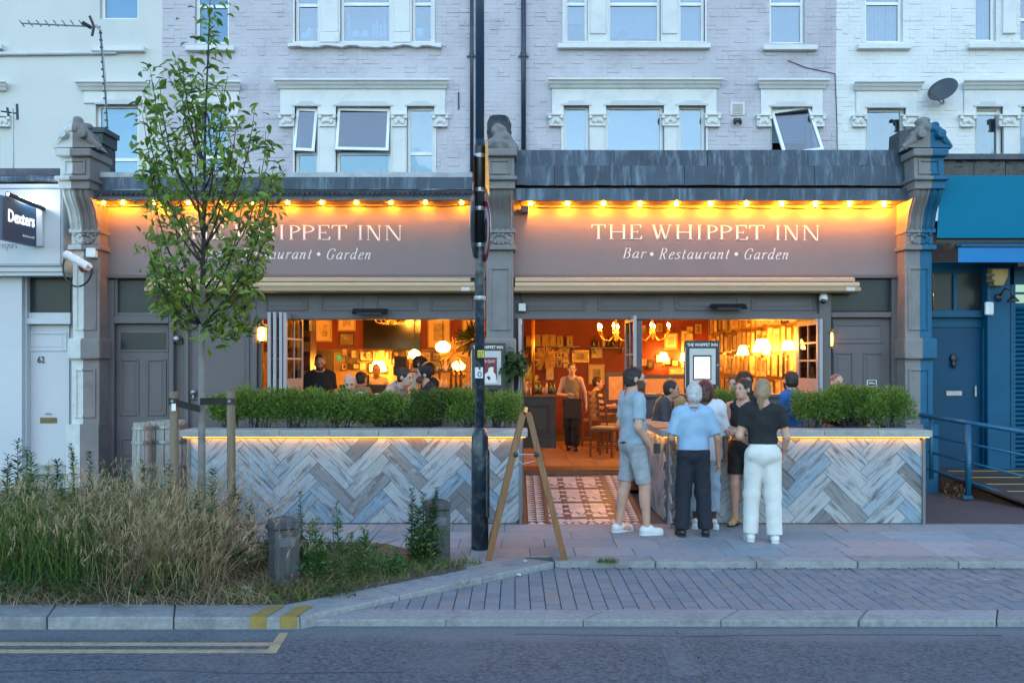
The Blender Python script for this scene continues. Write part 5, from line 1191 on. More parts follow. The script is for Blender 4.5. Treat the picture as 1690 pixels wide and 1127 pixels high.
# raised seating terrace behind the planters
MB().box(-5.9,PL1-.02,YP+.91,YF+.1,0,FLOOR-.1).build('terrace', m_tarmac, kind='structure')
MB().box(PR0+.44,PR1-.04,YP+.91,YF+.1,0,FLOOR-.1).build('terrace', m_tarmac, kind='structure')
MB().box(PL1-.012,PL1+.0,YP+.45,13.3,0,ZC0).build('terrace_screen', m_corten, kind='structure')
# ================================================================ INTERIOR
m_red = M('red_wall_paint', (0.20,0.030,0.014), .6, .12, 2, dirt=(.18,.02,.01), damt=.4, ds=1.5)
m_cream = M('cream_wall_paint', (0.50,0.33,0.15), .7, .15, 2, dirt=(.3,.2,.1), damt=.4, ds=1.5)
m_dwood = M('dark_bar_wood', (0.045,0.02,0.012), .35, .4, 1, st=(20,20,2), spec=.6)
m_mwood = M('brown_bar_wood', (0.16,0.065,0.025), .4, .4, 1, st=(20,20,2))
m_floor = M('terracotta_floor', (0.33,0.19,0.09), .4, .15, 3, rnd_v=.12)
IX0, IX1, IY = -5.9, 4.55, 21.4
fl = MB().box(IX0,IX1,YF+.2,IY,FLOOR-.1,FLOOR-.012).build('pub_floor', M('floor_grout',(.08,.05,.03),.8), kind='structure')
ft = MB().box(-.2,.2,-.2,.2,-.012,0).mesh('floor_tile', m_floor)
for i in range(8):
    for j in range(11): link('floor_tile', ft, fl, loc=(-.55+i*.406, YF+.42+j*.406, FLOOR), rot=(0,0,0))
MB().box(X(846,YF),X(1062,YF),13.32,YF+.22,.05,FLOOR-.03).build('threshold', m_mwood, kind='structure'); 
MB().box(X(846,YF),X(1062,YF),13.40,YF+.23,FLOOR-.03,FLOOR+.004).build('threshold_board', m_mwood, kind='structure')
MB().box(IX0-.1,IX0,YF+.2,IY,FLOOR-.1,3.3).build('side_wall', m_red, kind='structure')
MB().box(IX1,IX1+.1,YF+.2,IY,FLOOR-.1,3.3).build('gallery_wall', M('ochre_wall_paint',(.22,.10,.035),.7,.15,2), kind='structure')
MB().box(IX0,IX1,IY,IY+.1,FLOOR-.1,3.3).build('back_wall', m_red, kind='structure')
MB().box(IX0-.1,IX1+.1,YF+.2,IY+.1,3.3,3.4).build('pub_ceiling', M('ceiling_paint',(.42,.22,.10),.7,.1,1), kind='structure')
# bar back: nearer wall on the left with a dark board
YB = 19.6
MB().box(IX0,X(800,YB),YB,YB+.1,2.18,3.3).build('bar_wall', m_red, kind='structure'); MB().box(IX0,X(800,YB),YB,YB+.1,FLOOR,2.18).build('bar_wall', m_cream, kind='structure')
MB().box(IX0,X(800,YB),YB-.05,YB+.02,2.15,2.21).build('picture_rail', m_mwood, kind='structure')
MB().box(X(800,YB)-.02,X(800,YB)+.06,YB-.06,IY,FLOOR,3.3).build('partition_wall', m_red, kind='structure')
def bx(name, label, cat, px0, px1, py0, py1, Y, d, mat, parts=None, group=None):
    o = tag(MB().pb(px0,px1,py0,py1,Y,d).build(name, mat, bevel=.008), label, cat, group); return o
bdk = thing('wall_screen','big dark screen hung high above the bar','screen',P(644,575,YB)); MB().pb(600,694,505,575,YB-.1,.08).build('screen_panel', M('dark_screen',(.012,.01,.009),.15,.3,2,spec=.7), bdk); MB().pb(598,696,575,578,YB-.11,.1).build('screen_edge', m_dblack, bdk)
PRN = [M('print_'+str(i), c, .6, .5, 6+i*3, dirt=d_, damt=.9, ds=5+i*2, rnd_v=.2) for i,(c,d_) in enumerate((((.55,.42,.24),(.12,.08,.05)),((.42,.33,.20),(.06,.045,.03)),((.20,.14,.08),(.5,.38,.2)),((.6,.47,.28),(.25,.16,.08)),((.10,.07,.045),(.4,.28,.14))))]
FRM = {'black':M('black_frame',(.02,.014,.01),.35,.2,6), 'gilt':M('gilt_frame',(.45,.25,.06),.35,.25,8,metal=.5), 'brown':M('brown_frame',(.11,.045,.018),.4,.3,5), 'pale':M('pale_frame',(.45,.32,.17),.5,.2,5)}
m_mount = M('cream_mount',(.66,.53,.34),.7,.06,4)
def picture(c, nrm_rz, w_, h, fk, mount, label, pi, group='framed pictures inside the pub'):
    """c = centre, facing -y before rotation"""
    f = .028 if w_ > .3 else .02
    t = MB().box(-w_/2,w_/2,-.03,0,-h/2,-h/2+f).box(-w_/2,w_/2,-.03,0,h/2-f,h/2).box(-w_/2,-w_/2+f,-.03,0,-h/2+f,h/2-f).box(w_/2-f,w_/2,-.03,0,-h/2+f,h/2-f).mesh('framed_picture', FRM[fk])
    o = tag(link('framed_picture', t, loc=c, rot=(0,0,nrm_rz)), label, 'picture', group)
    k = mount
    if k: link('mount', MB().box(-w_/2+f,w_/2-f,-.012,-.004,-h/2+f,h/2-f).mesh('mount', m_mount), o, loc=c, rot=(0,0,nrm_rz))
    a, b = (w_-2*f)*(.55 if k else 1), (h-2*f)*(.6 if k else 1)
    link('print', MB().box(-a/2,a/2,-.016,-.006,-b/2,b/2).mesh('print', PRN[pi % 5]), o, loc=c, rot=(0,0,nrm_rz)); return o
def pic_px(px0, px1, py0, py1, Y, fk, mount, label, pi): return picture((X((px0+px1)/2,Y),Y,Z((py0+py1)/2,Y)), 0, X(px1,Y)-X(px0,Y), Z(py0,Y)-Z(py1,Y), fk, mount, label, pi)
for a in [(520,548,527,564,'pale',True,'upright print in a wide cream mount on the red wall',0),(558,587,522,546,'pale',True,'landscape print in cream mount touching the lintel line above the red wall',1),(560,585,549,571,'black',False,'black framed photograph under the landscape print on the red wall',2),
          (706,743,522,574,'pale',True,'tall cream mounted print right of the dark screen'.replace('right of','just past'),1),(763,790,522,568,'gilt',True,'gilt framed print near the trailing plant in the wide window',0)]:
    pic_px(a[0],a[1],a[2],a[3],YB-.01,a[4],a[5],a[6],a[7])
lab = ['tall brown framed print on the cream dado behind the laptop','landscape with a tree in a dark frame on the cream dado','pale landscape print on the cream dado under the dark screen','dark framed upright print beside the loudspeaker','small gilt framed print low on the cream dado','tiny square print by the lit table lamp on the dado','dark framed print behind the hanging globe lamp','small pale print at the end of the cream dado']
for (a,b,c_,d_,k),l in zip([(570,590,580,610,'brown'),(594,616,578,596,'black'),(620,642,579,594,'gilt'),(646,660,583,602,'black'),(592,606,598,611,'gilt'),(610,622,598,610,'black'),(694,712,580,600,'brown'),(740,756,585,602,'pale')],lab):
    pic_px(a,b,c_,d_,YB-.01,k,rnd.random()<.6,l,rnd.randrange(5))
# right-hand back wall
lab = ['single figure print in cream mount on the red wall by the chandelier','landscape print high on the red corner beside the gallery wall','small cream print half behind the glowing menu','wide low framed print behind the booth glass','framed bottle display mirror glowing above the waitress','pale upright print beside the booth panel','small framed notice under the shelf','dark framed menu under the shelf','tiny cream plaque under the shelf','cabinet card print above the bar taps']
for (a,b,c_,d_,k),l in zip([(1096,1118,550,577,'gilt'),(1124,1143,546,563,'pale'),(1124,1133,563,580,'pale'),(1104,1134,606,618,'gilt'),(944,972,578,598,'gilt'),(971,998,601,634,'pale'),(917,940,589,600,'brown'),(975,995,574,592,'black'),(922,940,574,584,'pale'),(900,915,602,628,'brown')],lab):
    pic_px(a,b,c_,d_,IY-.02,k,rnd.random()<.7,l,rnd.randrange(5))
qr = random.Random(33)
for i in range(16):
    px = 1062+(i%8)*13+qr.uniform(-2,2); py = (541 if i < 8 else 597)+qr.uniform(-5,5)
    if 1090 < px < 1136 and i < 8: continue
    pic_px(px-qr.uniform(4,6),px+qr.uniform(4,6),py-qr.uniform(5,8),py+qr.uniform(5,8),IY-.02,qr.choice(['gilt','brown','pale','black']),qr.random()<.5,f'small picture on the red back wall, {ordinal[i%8]} from the entrance leaf in the {"upper" if i < 8 else "lower"} line',i)
for i in range(14):
    px = 868+(i%7)*11; py = 583+(i//7)*19+qr.uniform(-3,3)
    if 895 < px < 905: continue
    pic_px(px-4,px+4,py-6,py+6,IY-.03,qr.choice(['gilt','brown','pale']),qr.random()<.4,f'tiny frame behind the bar, {ordinal[i%7]} from the brass column in the {"upper" if i < 7 else "lower"} line',i+2)
for i in range(18):
    px = 566+(i%9)*22+qr.uniform(-3,3); py = (586 if i < 9 else 607)+qr.uniform(-4,4)
    pic_px(px-qr.uniform(4,7),px+qr.uniform(4,7),py-qr.uniform(5,8),py+qr.uniform(5,8),YB-.045,qr.choice(['gilt','brown','black','black']),qr.random()<.5,f'little frame crowding the cream dado, {ordinal[i%9]} from the green sign in the {"upper" if i < 9 else "lower"} line',i)
# gallery wall: rows of frames seen at a slant
rowsz = [(2.78,.42),(2.33,.40),(1.88,.42),(1.42,.40),(.98,.36)]
ORD = ordinal+['thirteenth','fourteenth','fifteenth','sixteenth','seventeenth','eighteenth','nineteenth','twentieth','twenty-first','twenty-second','twenty-third','twenty-fourth']
rown = ['top row','second row','third row','fourth row','bottom row']
for ri, (zc, hh) in enumerate(rowsz):
    y = IY-.25; k = 0
    while y > 14.55:
        w_ = rnd.uniform(.24,.42); h = hh*rnd.uniform(.86,1.06)
        fk = rnd.choice(['gilt','brown','pale','black','gilt','pale'])
        picture((IX1-.004, y-w_/2, zc+rnd.uniform(-.03,.03)), -math.pi/2, w_, h, fk, rnd.random()<.6, f'{fk} framed gallery wall picture, {ORD[k]} out from the far corner, {rown[ri]}', rnd.randrange(5), 'pictures covering the gallery wall')
        y -= w_+rnd.uniform(.02,.06); k += 1
# shelves, bar, lamps
def shelf(px0, px1, py, Y, label):
    t = thing('wall_shelf', label, 'shelf', P((px0+px1)/2,py,Y)); MB().box(X(px0,Y),X(px1,Y),Y-.22,Y+.0,Z(py,Y)-.03,Z(py,Y)).build('board', m_dwood, t)
    for px in (px0+8, px1-8): MB().box(X(px,Y)-.015,X(px,Y)+.015,Y-.18,Y,Z(py,Y)-.15,Z(py,Y)-.03).build('bracket', m_dwood, t)
shelf(862,955,572,IY,'high dark shelf of paper bags behind the bar'); shelf(972,1034,573,IY,'high dark shelf of bottles beside the chandelier')
m_kraft = M('paper_bag',(.45,.30,.15),.8,.15,8)
for i,(px,w_) in enumerate(((872,8),(886,13),(900,12),(912,11),(924,11),(940,11))):
    Y = IY-.15; x, z = X(px,Y), Z(571.5,Y); w2 = w_*Y/F/2; hh = .27 if i in (1,2,3) else .24
    t = tag(MB().add([(x-w2,Y-.06,z),(x+w2,Y-.06,z),(x+w2,Y+.06,z),(x-w2,Y+.06,z),(x-w2*.9,Y-.05,z+hh*.7),(x+w2*.9,Y-.05,z+hh*.72),(x+w2*.9,Y+.05,z+hh*.7),(x-w2*.9,Y+.05,z+hh*.7),(x-w2,Y-.008,z+hh),(x+w2,Y-.008,z+hh*1.02),(x+w2,Y+.008,z+hh),(x-w2,Y+.008,z+hh)],
        [(0,1,5,4),(1,2,6,5),(2,3,7,6),(3,0,4,7),(4,5,9,8),(5,6,10,9),(6,7,11,10),(7,4,8,11),(8,9,10,11)]).build('paper_bag', m_kraft), f'brown paper bag on the high bar shelf, {ordinal[i]} along from the door jamb', 'bag', 'paper bags on the bar shelf')
    if i > 3: link('printed_mark', MB().prism([(x-.02,z+.06),(x+.03,z+.06),(x+.015,z+.14),(x+.03,z+.17),(x-.01,z+.15)],Y-.064,Y-.058).mesh('printed_mark', m_dblack), t)
def bottle(x,y,z,h,r,mat,label,group):
    tag(MB().lathe([(r*.95,0),(r,.02),(r,h*.55),(r*.8,h*.64),(r*.32,h*.74),(r*.3,h*.97),(r*.36,h)],(x,y,z),10).build('bottle', mat, smooth=True), label, 'bottle', group)
BOT = [M('green_bottle',(.02,.06,.015),.1,.2,spec=.8), M('amber_bottle',(.22,.08,.015),.1,.2,spec=.8), M('clear_bottle',(.5,.38,.24),.1,.1,spec=.8), M('black_bottle',(.015,.012,.01),.15,spec=.8)]
for i,px in enumerate((980,988,996,1004,1012,1024)): bottle(X(px,IY-.12),IY-.12,Z(572.6,IY-.1)+.01,rnd.uniform(.22,.36),rnd.uniform(.035,.05),BOT[i%4],f'bottle on the shelf by the chandelier, {ordinal[i]} from the bags','bottles on the high shelf')
bar = thing('bar_counter','black panelled bar counter with a pale top just inside the door','counter',P(890,735,17.0))
YBc = 16.95; bz = Z(651,YBc)
MB().box(X(846,YBc)-3.2,X(917,YBc),YBc,YBc+.6,FLOOR,bz-.05).build('counter_body', m_dblack, bar); MB().box(X(846,YBc)-3.25,X(919,YBc),YBc-.05,YBc+.65,bz-.05,bz).build('counter_top', m_mwood, bar, bevel=.01)
panelled(bar, 868, 908, 668, 716, YBc, m_dblack); MB().box(X(846,YBc),X(918,YBc),YBc-.03,YBc,FLOOR,FLOOR+.18).build('skirting', m_dblack, bar)
for i in range(9): bottle(X(866+i*6,YBc+.3),YBc+.25+rnd.uniform(-.1,.1),bz,rnd.uniform(.14,.30),rnd.uniform(.03,.045),BOT[i%4],f'bottle or glass on the bar counter, {ordinal[i]} from the door jamb','bottles on the bar counter')
def bunch(px, py, Y, R_, n, mat, name, label, cat):
    mb = MB(); c = Vector(P(px,py,Y))
    for k in range(n):
        d_ = Vector((nrs.randn(),nrs.randn()*.6,nrs.randn()+.3)).normalized(); e = c+d_*R_*rnd.uniform(.5,1); sd_ = d_.cross(Vector((0,1,0))).normalized()*.007
        mb.add([c+d_*.03-sd_*.5,c+d_*.03+sd_*.5,e+sd_*1.6,e+d_*.03,e-sd_*1.6],[(0,1,2,3,4)])
    t = thing(name,label,cat,c); mb.build('foliage', mat, t, kind='stuff'); return t
t = bunch(870,628,YBc+.2,.26,90,M('dry_flower',(.42,.40,.10),.8,.3,9),'flower_vase','bunch of yellow flowers in a vase on the bar','flowers'); MB().lathe([(.05,0),(.06,.1),(.035,.2),(.045,.24)],(X(870,YBc+.2),YBc+.2,bz),12).build('vase', BOT[2], t, smooth=True)
bunch(900,592,IY-.5,.30,170,M('dried_pampas',(.62,.42,.18),.8,.3,9),'dried_arrangement','pale dried flower arrangement hanging over the bar','dried flowers')
bunch(748,584,16.2,.32,110,M('dried_palm',(.60,.38,.12),.7,.3,9),'dried_arrangement','spiky golden dried palm spray beside the pendant lamp','dried flowers')
bunch(780,560,15.6,.35,120,M('trailing_leaf',(.05,.07,.015),.7,.3,9),'trailing_plant','dark trailing plant hanging at the end of the wide window','plant')
MB().tube([P(880,527,16.6),P(880,651,16.9)],.03,8).build('brass_pole', m_brass, thing('brass_column','slim brass column standing on the bar by the flowers','column',P(880,651,16.9)), smooth=True)
# lamps: each gives its own light
def sconce(c, r, h, label, ry=0, mat=None):
    t = thing('shaded_lamp', label, 'lamp', c, 'shaded lamps inside the pub')
    MB().lathe([(r,-h/2),(r*.93,-h*.25),(r*.75,h*.2),(r*.55,h/2),(r*.5,h/2),(r*.7,h*.2),(r*.95,-h/2)], c, 16).build('lamp_shade', mat or m_shade, t, smooth=True)
    MB().lathe([(.012,-h/2-.14),(.03,-h/2-.12),(.015,-h/2-.07),(.02,-h/2),(.012,h*.3)], c, 10).build('stem', m_brass, t, smooth=True); return t
sconce((IX1-.2,17.35,Z(578,17.35)),.11,.17,'small shaded wall lamp, first along the gallery wall from the menu case'); sconce((IX1-.2,16.2,Z(573,16.2)),.11,.17,'bright shaded wall lamp, second along the gallery wall from the menu case')
sconce((IX1-.2,15.75,Z(575,15.75)),.07,.2,'narrow shaded wall lamp between two brighter gallery lamps'); sconce((IX1-.42,15.2,Z(568,15.2)),.14,.17,'widest fringed lamp hanging near the gallery wall'); sconce((IX1-.12,14.75,Z(570,14.75)),.10,.15,'shaded lamp by the glazed leaf at the gallery wall end')
sconce(P(1095,589,IY-.2),.12,.2,'shaded wall lamp on the red wall beside the menu case'); sconce(P(1130,589,IY-.2),.11,.2,'shaded wall lamp half behind the menu case')
sconce(P(501,584,17.5),.14,.26,'shaded lamp glowing at the folded window leaves'); sconce(P(625,604,YB-.25),.17,.2,'broad table lamp glowing on the bar back')
def pendant(px, py, Y, r, label):
    c = P(px,py,Y); t = thing('pendant_lamp', label, 'lamp', c, 'hanging lamps inside the pub')
    MB().lathe([(r*.35,-r*.75),(r*.8,-r*.55),(r,-r*.1),(r*.9,r*.3),(r*.45,r*.62),(.03,r*.72)], c, 18).build('globe', m_shade2, t, smooth=True); MB().tube([(c[0],c[1],c[2]+r*.7),(c[0],c[1],3.28)],.008,6).build('cord', m_dblack, t)
pendant(684,584,17.2,.11,'round glass pendant over the loudspeaker'); pendant(731,572,15.6,.13,'large glass pendant beside the golden palm spray'); pendant(757,603,16.6,.12,'low pendant glowing near the beer taps')
def chandelier(px, py, Y, label, lit=True, n=6, r=.33):
    c = Vector(P(px,py,Y)); t = thing('chandelier', label, 'chandelier', c, 'chandeliers inside the pub')
    MB().lathe([(.01,-.16),(.04,-.13),(.02,-.08),(.06,-.02),(.025,.05),(.02,.3)], c, 12).build('stem', m_brass, t, smooth=True); MB().tube([c+Vector((0,0,.3)),(c.x,c.y,3.28)],.01,6).build('chain', m_dblack, t)
    for k in range(n):
        a = 2*math.pi*k/n+.3; d_ = Vector((math.cos(a),math.sin(a),0))
        MB().tube([c+d_*.03-Vector((0,0,.05)), c+d_*r*.4-Vector((0,0,.15)), c+d_*r*.8-Vector((0,0,.12)), c+d_*r+Vector((0,0,.02))],.012,6).lathe([(.012,0),(.04,.012),(.012,.02),(.012,.07)], c+d_*r+Vector((0,0,.02)), 8).build('arm', m_brass, t, smooth=True)
        MB().lathe([(.008,.07),(.016,.085),(.017,.1),(.008,.125),(.002,.14)], c+d_*r+Vector((0,0,.02)), 8).build('candle_bulb', m_candle, t, smooth=True)
chandelier(1016,549,16.3,'candle chandelier half hidden by the open entrance leaf'); chandelier(1077,548,16.4,'candle chandelier hanging clear beside the red wall'); chandelier(645,522,16.8,'candle chandelier showing only its base at the lintel')
chandelier(1250,497,17.5,'candle chandelier above the gallery hidden by the lintel edge')
# loudspeaker, laptop, taps, booths, chairs
t = thing('loudspeaker','black loudspeaker standing among the drinkers','loudspeaker',P(662,640,16.5)); MB().pb(650,672,587,620,16.5,.3).build('cabinet', m_dblack, t, bevel=.02); MB().tube([P(661,620,16.6),P(661,700,16.6)],.02,8).build('stand_pole', m_dblack, t); MB().pb(652,670,590,617,16.49,.02).build('grille', M('speaker_grille',(.03,.02,.015),.6,.3,60), t)
t = thing('laptop','open laptop with a glowing mark on its lid on the bar','laptop',P(600,634,17.2)); MB().pb(591,609,619,633,17.2,.02).build('screen_lid', m_dblack, t); MB().lathe([(.012,0),(.012,.004)],P(600,625,17.195),10,Matrix.Rotation(math.pi/2,3,'X')).build('lid_mark', glow('lid_glow',(1,.95,.9),.4), t); MB().box(*(lambda q:(q[0]-.11,q[0]+.11,17.22,17.42,q[2]-.015,q[2]))(P(600,634,17.2))).build('keyboard_base', m_dblack, t)
MB().box(X(560,17.1),X(640,17.1),17.1,17.6,FLOOR,Z(635,17.1)).build('counter_body', m_dwood, thing('service_counter','dark service counter under the laptop','counter',P(600,700,17.1)))
for i,px in enumerate((744,752,760)):
    t = thing('beer_tap', f'brass beer tap on the bar, {ordinal[i]} from the man in the cap', 'tap', P(px,640,16.0), 'beer taps on the bar'); MB().tube([P(px,640,16.0),P(px,618,16.0),P(px+3,613,15.97),P(px+6,616,15.93),P(px+6,622,15.92)],.022,8).build('tap_spout', m_brass, t, smooth=True); MB().tube([P(px,616,16.0),P(px-1,606,16.0)],.016,8).build('tap_handle', m_dwood, t)
MB().box(X(700,16),X(790,16),15.95,16.5,FLOOR,Z(640,16.0)).build('counter_body', m_dwood, thing('front_bar','dark front bar under the beer taps','counter',P(745,700,16)))
for i in range(8): bottle(X(726+i*5,17.6),17.6,Z(612,17.6),rnd.uniform(.2,.32),.04,BOT[i%4],f'bottle on the back bar shelf above the taps, {ordinal[i]} from the drinkers','bottles above the taps')
for i in range(10): bottle(X(704+i*8,15.98),16.05,Z(640,16.0),rnd.uniform(.12,.2),.035,BOT[2],f'glass on the front bar, {ordinal[i]} along from the drinkers','glasses on the front bar')
shelf(718,772,612,17.7,'back bar shelf of bottles above the beer taps')
def booth(px0, px1, py0, Y, label):
    t = thing('booth_screen', label, 'screen', P((px0+px1)/2,740,Y)); zt2 = Z(py0,Y); x0,x1 = X(px0,Y),X(px1,Y)
    MB().box(x0,x1,Y,Y+.06,FLOOR,zt2-.55).box(x0,x0+.06,Y,Y+.06,zt2-.55,zt2).box(x1-.06,x1,Y,Y+.06,zt2-.55,zt2).box(x0+.06,x1-.06,Y,Y+.06,zt2-.08,zt2).build('screen_frame', m_dwood, t, bevel=.008)
    MB().box(x0+.06,x1-.06,Y+.02,Y+.04,zt2-.55,zt2-.08).build('patterned_pane', M('etched_pane',(.42,.26,.12),.3,.4,40), t)
booth(1000,1033,614,18.2,'dark wooden booth screen with etched glass beside the entrance leaf'); booth(1060,1134,618,18.6,'long wooden booth screen with etched glass behind the menu case')
def chair(x, y, rz_, label, z0=FLOOR, mat=None):
    mat = mat or m_mwood; t = thing('dining_chair', label, 'chair', (x,y,z0), 'wooden chairs inside the pub')
    R3 = Matrix.Rotation(rz_,4,'Z'); T_ = Matrix.Translation((x,y,z0)) @ R3
    def pt(a): v_ = T_ @ Vector(a); return (v_.x,v_.y,v_.z)
    def put(name, mb, m2=mat):
        mb.v = [pt(a) for a in mb.v]; mb.build(name, m2, t)
    for sx in (-.19,.19):
        put('leg', MB().tube([(sx,-.19,0),(sx,-.19,.44)],.02,6)); put('leg', MB().tube([(sx,.2,0),(sx,.19,.44),(sx,.25,1.08)],.02,6))
        put('stretcher', MB().tube([(sx,-.19,.16),(sx,.2,.16)],.012,6))
    put('seat', MB().box(-.22,.22,-.22,.21,.44,.48)); put('seat_pad', MB().box(-.2,.2,-.2,.18,.48,.51), M('seat_pad_tan',(.45,.3,.15),.8))
    for k in range(5): z = .6+k*.11; put('ladder_slat', MB().add([(-.19,.195+.06*(z-.44)/.64,z),(.19,.195+.06*(z-.44)/.64,z),(.19,.2+.06*(z-.38)/.64,z+.06),(-.19,.2+.06*(z-.38)/.64,z+.06)],[(0,1,2,3)]))
chair(X(1000,15.4),15.4,math.radians(60),'ladder-back chair just inside the entrance, its slats facing the door'); chair(X(1013,15.9),16.1,math.radians(110),'ladder-back chair behind the first one by the booth'); chair(X(975,17.6),17.5,math.radians(95),'wooden chair with the seated woman in a pale top')
chair(X(1065,12.5),12.5,math.radians(100),'dark chair at the terrace table behind the group', FLOOR-.1, m_dwood)
t = thing('dining_table','dark wooden table inside beside the ladder-back chairs','table',(X(1022,16.6),16.7,FLOOR)); MB().box(X(1005,16.6),X(1060,16.6),16.4,17.1,FLOOR+.72,FLOOR+.76).build('table_top', m_dwood, t, bevel=.006); MB().tube([(X(1030,16.6),16.7,FLOOR),(X(1030,16.6),16.7,FLOOR+.72)],.05,8).build('pedestal', m_dwood, t)
t = thing('dark_cabinet','dark glazed cabinet at the far end of the wide window','cabinet',P(520,640,18.4)); MB().pb(486,512,528,720,16.2,.5).build('cabinet_body', m_dwood, t)
for k in range(4): MB().pb(488,510,540+k*24,556+k*24,16.18,.03).build('book_row', M('book_'+str(k),((.3,.12,.04),(.4,.25,.1),(.15,.05,.03),(.35,.2,.08))[k],.7,.5,30), t, kind='stuff')
MB().pb(520,550,578,680,YB-.06,.05).build('door_leaf', m_dwood, thing('inner_door','dark inner door behind the bearded man','door',P(535,680,YB-.06)))
t = thing('wall_speaker','small black speaker box in the upper corner of the wide window','speaker',P(502,535,15.2)); MB().pb(497,510,528,546,15.2,.2).build('speaker_box', m_dblack, t)
for px in (517,559):
    t = thing('exit_lamp','green glowing sign beside '+('the bearded man' if px==517 else 'the tall brown framed print'),'lamp',P(px,590,YB-.1)); MB().pb(px-2.5,px+3,587,594,YB-.1,.05).build('lamp_face', glow('green_lamp',(.05,.8,.15),.12), t)
# ================================================================ STREET THINGS
xp, yp = X(792,9.34), 9.34
lp = thing('lamp_post','tall dark blue street lamp post in front of the long planter','lamp post',(xp,yp,0))
MB().lathe([(.088,-.02),(.088,.98),(.090,1.0),(.088,1.03),(.084,1.15),(.078,1.17),(.05,1.25)],(xp,yp,0),20).build('base_column', m_post, lp, smooth=True)
MB().lathe([(.05,1.2),(.05,3.0),(.048,4.2)],(xp,yp,0),16).build('shaft', m_post, lp, smooth=True)
MB().lathe([(.056,3.1),(.056,4.12),(.052,4.14)],(xp,yp,0),16).build('sleeve', m_dblack, lp, smooth=True)
MB().lathe([(.046,4.1),(.046,8.5)],(xp,yp,0),14).build('upper_shaft', M('lamp_post_upper',(.02,.045,.085),.4,.15,5), lp, smooth=True)
MB().box(xp+.03,xp+.1,yp-.06,yp+.05,.32,1.02).build('access_door', m_post, lp, bevel=.02)
for py in (258,314,345,405,492): MB().lathe([(.06,-.02),(.062,0),(.06,.02)],(xp,yp,Z(py,9.34)),14).build('sign_band', m_metal, lp)
Yl = 9.34-.062
MB().pb(784,797,606,624,Yl-.006,.02).build('number_label', M('label_white',(.65,.67,.7),.5), lp); text_at('0', m_dblack, 788, 795, 613, 622, Yl-.008, lp, depth=.002); text_at('1', m_dblack, 790, 793, 600, 610, Yl-.008, lp, depth=.002)
MB().pb(788,799,578,590,Yl+.012,.012).build('yellow_sticker', M('sticker_yellow',(.55,.5,.05),.5), lp); text_at('LE P', m_dblack, 789, 798, 580, 584, Yl+.009, lp, depth=.002); text_at('10', m_dblack, 789, 796, 585.5, 589, Yl+.009, lp, depth=.002)
# speed sign seen nearly edge-on
def round_sign(px, pyc, ry, yaw, label, face):
    t = thing('speed_sign', label, 'sign', P(px,pyc,9.3)); c = Vector(P(px,pyc,9.3)); R = ry*9.3/F
    Rm = Matrix.Rotation(yaw,3,'Z') @ Matrix.Rotation(math.pi/2,3,'X')
    MB().lathe([(R,0),(R,.006)], c, 32, Rm).build('back_plate', m_metal, t)
    if face:
        n = Rm @ Vector((0,0,1)); MB().lathe([(R*.99,0),(R*.99,.002)], c+n*.006, 32, Rm).build('red_ring', M('sign_red',(.5,.02,.03),.4), t); MB().lathe([(R*.78,0),(R*.78,.002)], c+n*.009, 32, Rm).build('white_face', M('sign_white',(.75,.75,.75),.4), t)
        me = text_mesh('20', m_dblack, R*.95, R*.8, depth=.002, bold=.03); d_ = Matrix.Rotation(yaw,3,'Z')
        o = c+n*.0125-(d_@Vector((R*.475,0,0)))-Vector((0,0,R*.4)); link('numeral', me, t, loc=o, rot=(0,0,yaw))
    return t
round_sign(802,382,50,math.radians(-79),'round red and white 20 speed sign seen edge-on on the lamp post',True)
round_sign(783,374,52,math.radians(84),'grey back of a round sign seen edge-on on the lamp post',False)
t = thing('warning_sign','narrow yellow sign seen edge-on above the 20 sign','sign',P(803,280,9.3)); MB().add([P(801,232,9.2),P(805,232,9.45),P(808,325,9.45),P(801,308,9.2)],[(0,1,2,3),(3,2,1,0)]).build('plate', M('sign_amber',(.55,.38,.10),.5,.2,4), t)
t = thing('warning_sign','rusty grey sign back seen edge-on beside the lamp post top','sign',P(782,290,9.3)); MB().add([P(781,256,9.2),P(784,256,9.5),P(784,330,9.5),P(781,330,9.2)],[(0,1,2,3),(3,2,1,0)]).build('plate', M('sign_back_rust',(.22,.10,.07),.6,.3,6), t)
